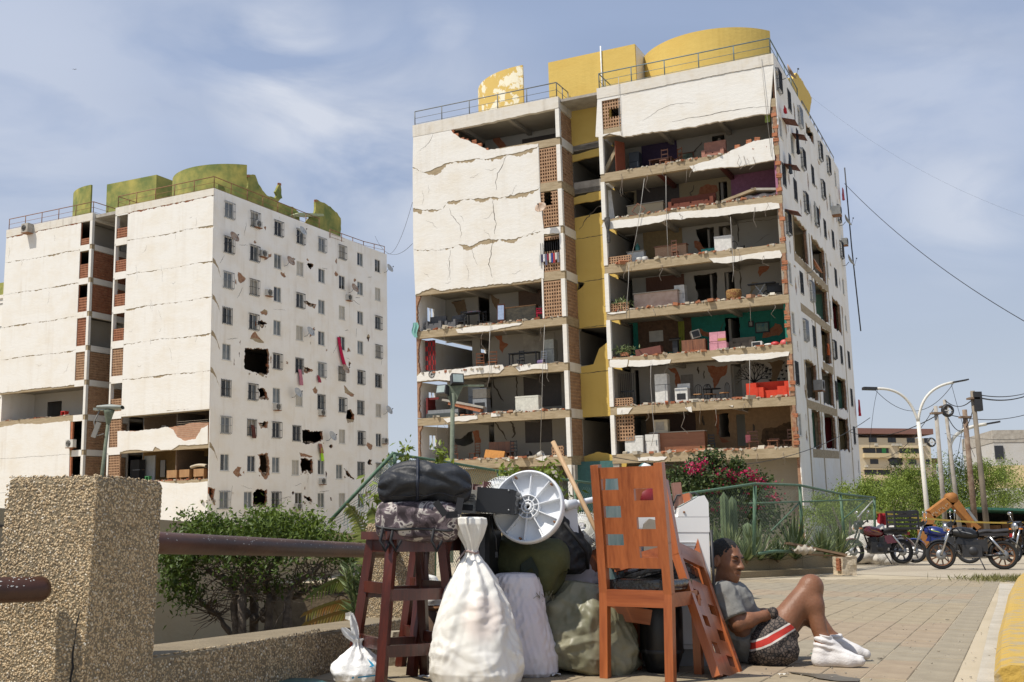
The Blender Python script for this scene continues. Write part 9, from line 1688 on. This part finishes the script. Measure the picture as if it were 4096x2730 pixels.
 for i,(x,r_,lab)in enumerate(((925,0,'iron chair left of the round table in the mural flat'),(1010,.4,'iron chair in front of the round table in the mural flat'),(1040,2.6,'iron chair behind the round table in the mural flat'),(1150,-.7,'iron chair right of the round table in the mural flat'))):
  t=item('iron_chair',lab,'chair',at_front(ZB4,x,860,1,.8+.25*(i%3)),.8+.25*(i%3),1,r_,'iron chairs in the mural flat');mb=MB()
  for a in(-.18,.18):
   for b in(-.17,.17):mb.tube([(a,b,0),(a*.85,b*.85,.45)],.018,5)
  mb.build('legs',BK,t);bx(t,'seat',WL_,(0,0,.46),(.4,.4,.05));mb=MB();mb.tube([(-.19,.18,.45),(-.19,.2,.85),(-.12,.2,.98),(0,.2,1.03),(.12,.2,.98),(.19,.2,.85),(.19,.18,.45)],.018,6);mb.tube([(-.06,.2,.46),(-.06,.2,1.0)],.012,5);mb.tube([(.06,.2,.46),(.06,.2,1.0)],.012,5);mb.build('back_hoop',BK,t)
 t=item('round_table','small round iron table between the iron chairs','table',at_front(ZB4,1045,850,1,1.2),1.2,1);mb=MB();mb.lathe([(.001,.74),(.5,.74),(.5,.77),(.001,.77)],22);mb.build('tabletop',BK,t);mb=MB();mb.tube([(0,0,0),(0,0,.74)],.04,6);mb.build('pedestal',BK,t);t=item('window_gate','black barred gate at the left of the mural flat','gate',B.front(*ZB4(330,700),1.0)[0],1.0,1)
 for i in range(8):bx(t,'bar',BK,(-.4+i*.115,0,1.0),(.025,.025,1.9))
 bx(t,'cross_rail',BK,(0,0,.9),(.85,.03,.08));
 freezer('white chest freezer at the left of the lowest right-hand room',ZB4,405,1270,0,.6,1.05,1.05);fridge('short white fridge beside the brown bar',ZB4,555,1270,0,.8,W_,1.1,.75);counter('long brown wooden bar in the lowest room',ZB4,760,1270,0,.9,mat_wood('bar_wood',(.20,.075,.03),(.30,.12,.055),.5,3,0,.1),3.1,1.15);t=item('open_oven','small cream oven with its door open on the bar','oven',at_front(ZB4,625,1120,0,1.2),1.2,0);bx(t,'case',mat('cream_oven',(.55,.47,.33),.5),(0,0,1.55),(.8,.4,.72));bx(t,'opening',conc_grey,(-.05,-.21,1.55),(.5,.02,.45))
 for x,r_,lab in((1390,.3,'dark wooden armchair by the pink bag'),(1700,-.3,'dark wooden armchair at the far right of the lowest room'),(1560,0,'low wooden bench before the armchairs')):chair(lab,ZB4,x,1255,0,1.1 if x!=1560 else .6,WD_,r_,1.05 if x!=1560 else .55,1.3)
 t=item('pink_bag','pink paper bag hanging in the lowest doorway','bag',at_front(ZB4,1346,1200,0,.9),.9,0);bx(t,'pouch',paint('bag_pink',(.50,.13,.15)),(0,0,.62),(.26,.1,.42));mb=MB();mb.tube([(-.08,0,.83),(0,0,1.0),(.08,0,.83)],.01,4);mb.build('handle',paint('bag_pink',(.5,.13,.15)),t);chair('small iron chair beside the burnt wall',ZB4,1045,1270,0,1.2,BK,.4,.95,.8)
 sofa('grey covered sofa at the open left corner',ZA8,325,1240,3,.9,G_,1.15,0,1.0);sofa('grey covered armchair beside the grey sofa',ZA8,490,1235,3,1.0,G_,.95,-.3,.95);table('black dining table with clothes on it',ZA8,665,1220,3,1.0,BK,1.15,.95);chair('black chair left of the black dining table',ZA8,560,1230,3,.9,BK,0,1.15);chair('black chair right of the black dining table',ZA8,735,1210,3,1.4,BK,-.4,1.1);t=item('folded_clothes','pink and grey clothes heaped on the black table','clothes',at_front(ZA8,660,1120,3,1.0),1.0,3);mb=MB();mb.grid(lambda a,b:Vector((math.cos(a*6.283)*.5*math.sin(b*3.1416),math.sin(a*6.283)*.25*math.sin(b*3.1416),1.03+math.cos(b*3.1416)*.06)),18,8);mb.build('heap',mat('clothes_mix',(.5,.2,.25),.9,col2=(.3,.33,.38),scale=5,mixlo=.48,mixhi=.52),t)
 t=item('wall_mirror','brown-framed mirror leaning by the stone bar','mirror',at_front(ZA8,905,1140,3,1.2),1.2,3,.2);bx(t,'frame',WD_,(0,0,.85),(.5,.05,1.1),Matrix.Rotation(-.1,3,'X'));bx(t,'glass',mat('mirror_glass',(.8,.8,.8),.03,metal=1),(0,-.03,.85),(.38,.012,.9),Matrix.Rotation(-.1,3,'X'));counter('stone-faced bar in the third left-hand room',ZA8,1080,1180,3,1.4,mat('slate_stone',(.10,.10,.08),.8,col2=(.22,.19,.13),scale=4,stretch=(1,1,2)),2.1,1.1,WL_);chair('small crimson chair at the end of the stone bar',ZA8,1255,1160,3,.7,paint('crimson',(.5,.015,.06)),.5,.8)
 t=item('red_patchwork_curtain','red and black patchwork curtain at the left edge','curtain',.75,.45,2);pm=mat('patchwork',(.4,.02,.02),.9);nt,N,L,b=nodes_of(pm);tc=N.new('ShaderNodeTexCoord');ck=N.new('ShaderNodeTexChecker');ck.inputs['Scale'].default_value=3.4;ck.inputs['Color1'].default_value=(.30,.012,.012,1);ck.inputs['Color2'].default_value=(.03,.025,.028,1);L.new(tc.outputs['Object'],ck.inputs[0]);L.new(ck.outputs[0],b.inputs['Base Color']);mb=MB();mb.grid(lambda a,b_:Vector(((a-.5)*.75,.04*math.sin(a*22),.25+1.9*b_)),18,8,False);mb.build('cloth',pm,t)
 chair('left slatted wooden armchair on the second left floor',ZB3,775,380,2,.6,WL_ if False else mat_wood('amber_wood',(.22,.07,.02),(.36,.14,.045),.5),.5,1.1,1.2);chair('right slatted wooden armchair on the second left floor',ZB3,895,380,2,.6,MATS['amber_wood'],.3,1.15,1.2);table('long dark table with a red basket',ZB3,1200,350,2,1.3,BK,1.9,.95,.6);fridge('fridge with its door torn open at the back',ZB3,1460,330,2,1.8,mat('fridge_grey',(.35,.37,.34),.5),1.7);chair('metal chair with a striped back by the open fridge',ZB3,1390,330,2,1.0,grey_metal,.3,.95,.8);chair('round-backed black chair by the long table',ZB3,1165,370,2,.8,BK,0,1.05,.85)
 t=item('pedestal_fan','fallen black desk fan at the second left edge','fan',at_front(ZB3,300,450,2,-.1),-.05,2);mb=MB();mb.tube([(.2*math.cos(a),0,-.05+.2*math.sin(a))for a in np.linspace(0,6.283,20)],.02,5,False);[mb.tube([(0,0,-.05),(.2*math.cos(a),0,-.05+.2*math.sin(a))],.008,4)for a in np.linspace(0,6,10)];mb.build('cage',BK,t);bx(t,'motor',BK,(0,.08,-.05),(.1,.14,.1))
 t=item('purple_basket','purple plastic basket on its side','basket',at_front(ZB3,1360,345,2,.35),.35,2);mb=MB();mb.lathe([(.001,-.2),(.15,-.2),(.17,.2)],18,Matrix.Translation((0,0,.17))@Matrix.Rotation(math.pi/2,4,'Y'));mb.build('tub',paint('basket_purple',(.14,.10,.20)),t)
 t=item('display_warmer','steel food warmer cabinet with a glass top','food warmer',at_front(ZB3,790,830,1,.8),.8,1);bx(t,'cabinet',grey_metal,(0,0,.5),(.95,.55,1.0));bx(t,'glass_case',mat('case_glass',(.30,.27,.22),.15),(0,0,1.32),(.95,.5,.55));bx(t,'lid',grey_metal,(0,0,1.62),(.98,.55,.05));bx(t,'burner_front',BK,(0,-.28,.6),(.7,.02,.35));freezer('white chest freezer with clips on the first left floor',ZB3,1245,800,1,.6,1.5,.98,mat('freezer_cream',(.58,.57,.50),.4));fridge('blue-grey door panel standing behind the food warmer',ZB3,740,800,1,1.6,mat('panel_bluegrey',(.17,.19,.21),.5),1.9,.85)
 t=item('collapsed_bed','broken bed with bedding under a fallen slab at the left corner','bed',1.55,.75,1);bx(t,'mattress',mat('mattress_grey',(.20,.21,.22),.9),(.1,0,.34),(2.2,1.0,.24));bx(t,'frame',mat('bed_base',(.05,.06,.06),.8),(.1,0,.12),(2.3,1.05,.24));bx(t,'headboard',mat('bed_red',(.14,.015,.012),.5),(-1.0,0,.75),(.12,1.0,1.0));bx(t,'headboard_rail',MATS['bed_red'],(-.7,-.3,1.2),(.9,.06,.14));t=item('fallen_wall_slab','fallen brick slab lying across the broken bed','rubble',3.1,.6,1);bx(t,'slab',conc_grey,(0,0,.75),(2.9,.9,.12),Matrix.Rotation(.22,3,'Y'));bx(t,'brick_core',brick,(.1,0,.55),(2.3,.8,.2),Matrix.Rotation(.26,3,'Y'))
 t=item('wooden_settee','dark wooden settee on the lowest left floor','settee',at_front(ZB3,960,1240,0,1.2),1.2,0);bx(t,'seat',WD_,(0,0,.42),(1.7,.6,.08));bx(t,'backrest',WD_,(0,.3,.8),(1.7,.06,.6))
 for a in(-.8,-.1,.6,.8):bx(t,'leg',WD_,(a,0,.2),(.07,.5,.42))
 chair('black dining chair beside the settee',ZB3,1095,1240,0,.7,BK,.3,1.1);chair('dark wooden armchair at the left of the lowest floor',ZB3,520,1270,0,.9,WD_,.6,1.0,1.2);chair('dark carved armchair under the broken wall hole',ZB3,720,1240,0,1.2,WD_,-.4,1.0,1.2);t=item('orange_cushion','orange foam cushion leaning before the settee','cushion',at_front(ZB3,915,1250,0,.45),.45,0);bx(t,'foam',mat('orange_foam',(.45,.20,.05),.9),(0,0,.3),(1.3,.16,.5),Matrix.Rotation(.12,3,'Y')@Matrix.Rotation(-.3,3,'X'))
 for i,(z,x,y,k,lab)in enumerate(((ZB3,1240,1230,0,'dark pail lying by white pots'),(ZB3,1355,1220,0,'white plastic pot on the lowest left floor'))):t=item('plastic_pail',lab,'bucket',at_front(z,x,y,k,.4),.4,k);mb=MB();mb.lathe([(.001,-.16),(.17,-.16),(.2,.16)],18,Matrix.Translation((0,0,.2))@Matrix.Rotation(1.2,4,'Y'));mb.build('pail',BK if i==0 else W_,t)
 for k,u,lab in((3,U2+.7,'potted plant in the clay screen box of the third floor'),(2,U2+.9,'bushy potted plant at the left of the teal floor')):
  t=thing('potted_plant',lab,'plant',M=B.place(u,.35,lv(k)+.25));n=160;r2=np.random.default_rng(k);v,f=leaf_arrays(r2.normal(size=(n,3))*np.array([.3,.15,.08])+np.array([0,0,.25]),.34,.2,5,.1,r2);np_mesh('leaves',v,f,agave_m,t,r2.random(n));bx(t,'pot',clay,(0,0,0),(.5,.25,.2))
 t=thing('laundry','row of small clothes drying under the barred laundry opening','laundry',M=B.place(9.3,-.12,10.92+1.5))
 for i in range(10):mb=MB();w,hh=.08,rn.uniform(.35,.75);mb.grid(lambda a,b:Vector((-.58+i*.13+(a-.5)*w*1.7,.03*math.sin(a*8),.1-b*hh)),4,5,False);mb.build('garment',paint('garment_%d'%i,[(.55,.55,.52),(.05,.04,.09),(.6,.6,.6),(.12,.13,.2),(.25,.02,.05),(.6,.58,.5),(.03,.06,.25),(.4,.04,.05),(.62,.6,.55),(.2,.2,.22)][i],.9),t)
 for i in range(9):bx(t,'bar',BK,(-.55+i*.14,.05,.45),(.018,.018,.7))
 t=thing('hanging_jacket','black jacket snagged on the corner post of the fifth floor','clothes',M=B.place(U2+.35,-.2,lv(5)-.1));mb=MB();mb.grid(lambda a,b:Vector((math.cos(a*6.283)*(.16+.04*math.sin(b*9))*(1-.5*b)+.05*b,math.sin(a*6.283)*.08,.15-b*1.5)),14,10);mb.build('cloth',mat('jacket_black',(.018,.018,.02),.8,col2=(.10,.09,.08),scale=5),t)
 t=thing('hanging_towel','mint green cloth hanging off the left corner of the third floor','cloth',M=B.place(.05,-.12,lv(3)+.3));mb=MB();mb.grid(lambda a,b:Vector(((a-.6)*.42*(.8+.35*math.sin(b*4))+.06*math.sin(b*7),.05*math.sin(a*12),.25-b*.95)),10,8,False);mb.build('cloth',mat('mint_cloth',(.20,.42,.38),.9),t)
 dish(B.M@Matrix.Translation((9.15,-.1,14.9)),'rusty dish lying sideways on the laundry screen',MATS['rusty_dish'],.36)
 rub=MB();r=random.Random(31)
 for k in range(0,8):
  for a,b,n in((.3,9.8,190 if k<4 else 0),(U2+.3,UW-.4,260 if k<7 else 0)):
   for i in range(n):
    c=r.choice((r.uniform(a,b),r.uniform(a,b),r.gauss((a+b)/2,1.2)));c=min(max(c,a),b);s=r.uniform(.05,.19)*(1.5 if r.random()<.12 else 1);rub.box((c,r.uniform(.02,.9)**1.2,lv(k)+s*.3),(s*r.uniform(.8,2),s*r.uniform(.6,1.4),s*r.uniform(.3,.8)),Matrix.Rotation(r.uniform(0,6),3,'Z')@Matrix.Rotation(r.uniform(-.5,.5),3,'X'))
 n=len(rub.f);o=rub.build('rubble',mat_tint('rubble_mix',[(0,(.30,.09,.04)),(.35,(.36,.16,.08)),(.5,(.40,.34,.25)),(.8,(.52,.48,.40)),(1,(.2,.17,.13))],.95));o.matrix_world=B.M;tt=[]
 for i in range(n//6):tt+=[r.random()]*6
 a_=o.data.attributes.new('tint','FLOAT','FACE');a_.data.foreach_set('value',tt);tag(o,'broken brick and plaster rubble strewn along the open floor edges','rubble',kind='stuff')
 Bl=LB
 for i,(x,lab)in enumerate(((1455,'left wooden drawer unit on the torn floor of the farther block'),(1560,'middle wooden drawer unit on the torn floor of the farther block'),(1680,'right wooden drawer unit on the torn floor of the farther block'))):
  u,v=Bl.front(*ZL3(x,1195),.4);t=thing('wooden_drawer_unit',lab,'cabinet',M=Bl.place(u,.4,.42),group='drawer units on the farther block');
  for name,c,s in(('box',(0,0,.5),(.95,.5,.55)),('leg',(-.4,0,.12),(.08,.4,.26)),('leg',(.4,0,.12),(.08,.4,.26))):mb=MB();mb.box(c,s);mb.build(name,WL_,t)
 u,v=Bl.front(*ZL3(1665,1110),.3);mb=MB();mb.grid(lambda a,b:Vector(((a-.5)*1.4,.25*math.cos(b*6.283),.12*math.sin(b*6.283)+.1*math.sin(a*3))),14,10,False);o=mb.build('rolled_mattress',mat('mattress_cream',(.45,.38,.28),.9));o.matrix_world=Bl.place(u,.35,1.35);tag(o,'rolled beige mattress on top of the drawer units','mattress')
 u,v=Bl.front(*ZL3(1240,1190),.5);t=thing('green_stool','small green plastic stool on the torn floor of the farther block','stool',M=Bl.place(u,.5,.42),group='plastic stools');g=paint('stool_green',(.06,.25,.09))
 for a in(-.15,.15):mb=MB();mb.box((a,0,.2),(.06,.3,.4));mb.build('leg',g,t)
 mb=MB();mb.box((0,0,.42),(.38,.32,.05));mb.build('seat',g,t)
 u,v=Bl.front(*ZL3(540,655),.6);t=thing('red_stool','red plastic stool in the opened room of the left wing','stool',M=Bl.place(u,.6,2.72*2+.42),group='plastic stools');g=paint('stool_red',(.5,.03,.02))
 for a in(-.2,.2):mb=MB();mb.box((a,0,.2),(.07,.35,.4));mb.build('leg',g,t)
 mb=MB();mb.box((0,0,.42),(.5,.4,.06));mb.build('seat',g,t);u,v=Bl.front(*ZL3(1150,1150),1.5);fr=thing('black_fridge','black fridge in the torn ochre room of the farther block','refrigerator',M=Bl.place(u,1.5,.42));mb=MB();mb.box((0,0,.5),(.9,.6,1.0));mb.build('body',BK,fr);mb=MB();mb.box((0,0,1.4),(.9,.6,.75));mb.build('freezer_door',BK,fr);mb=MB();mb.box((.2,-.32,1.0),(.7,.04,.05));mb.build('handle',grey_metal,fr)
 rub=MB();r=random.Random(8)
 for i in range(110):s=r.uniform(.05,.2);rub.box((r.uniform(.8,9.0),r.uniform(.0,.8),.42+s*.3),(s*1.6,s,s*.6),r.uniform(0,3))
 for i in range(90):s=r.uniform(.05,.2);rub.box((r.uniform(-13,-5),r.uniform(.0,.8),2.72*2+.42+s*.3),(s*1.6,s,s*.6),r.uniform(0,3))
 n=len(rub.f);o=rub.build('rubble',MATS['rubble_mix']);o.matrix_world=Bl.M;a_=o.data.attributes.new('tint','FLOAT','FACE');tt=[]
 for i in range(n//6):tt+=[r.random()]*6
 a_.data.foreach_set('value',tt);tag(o,'broken plaster rubble on the torn floors of the farther block','rubble',kind='stuff')
belongings()
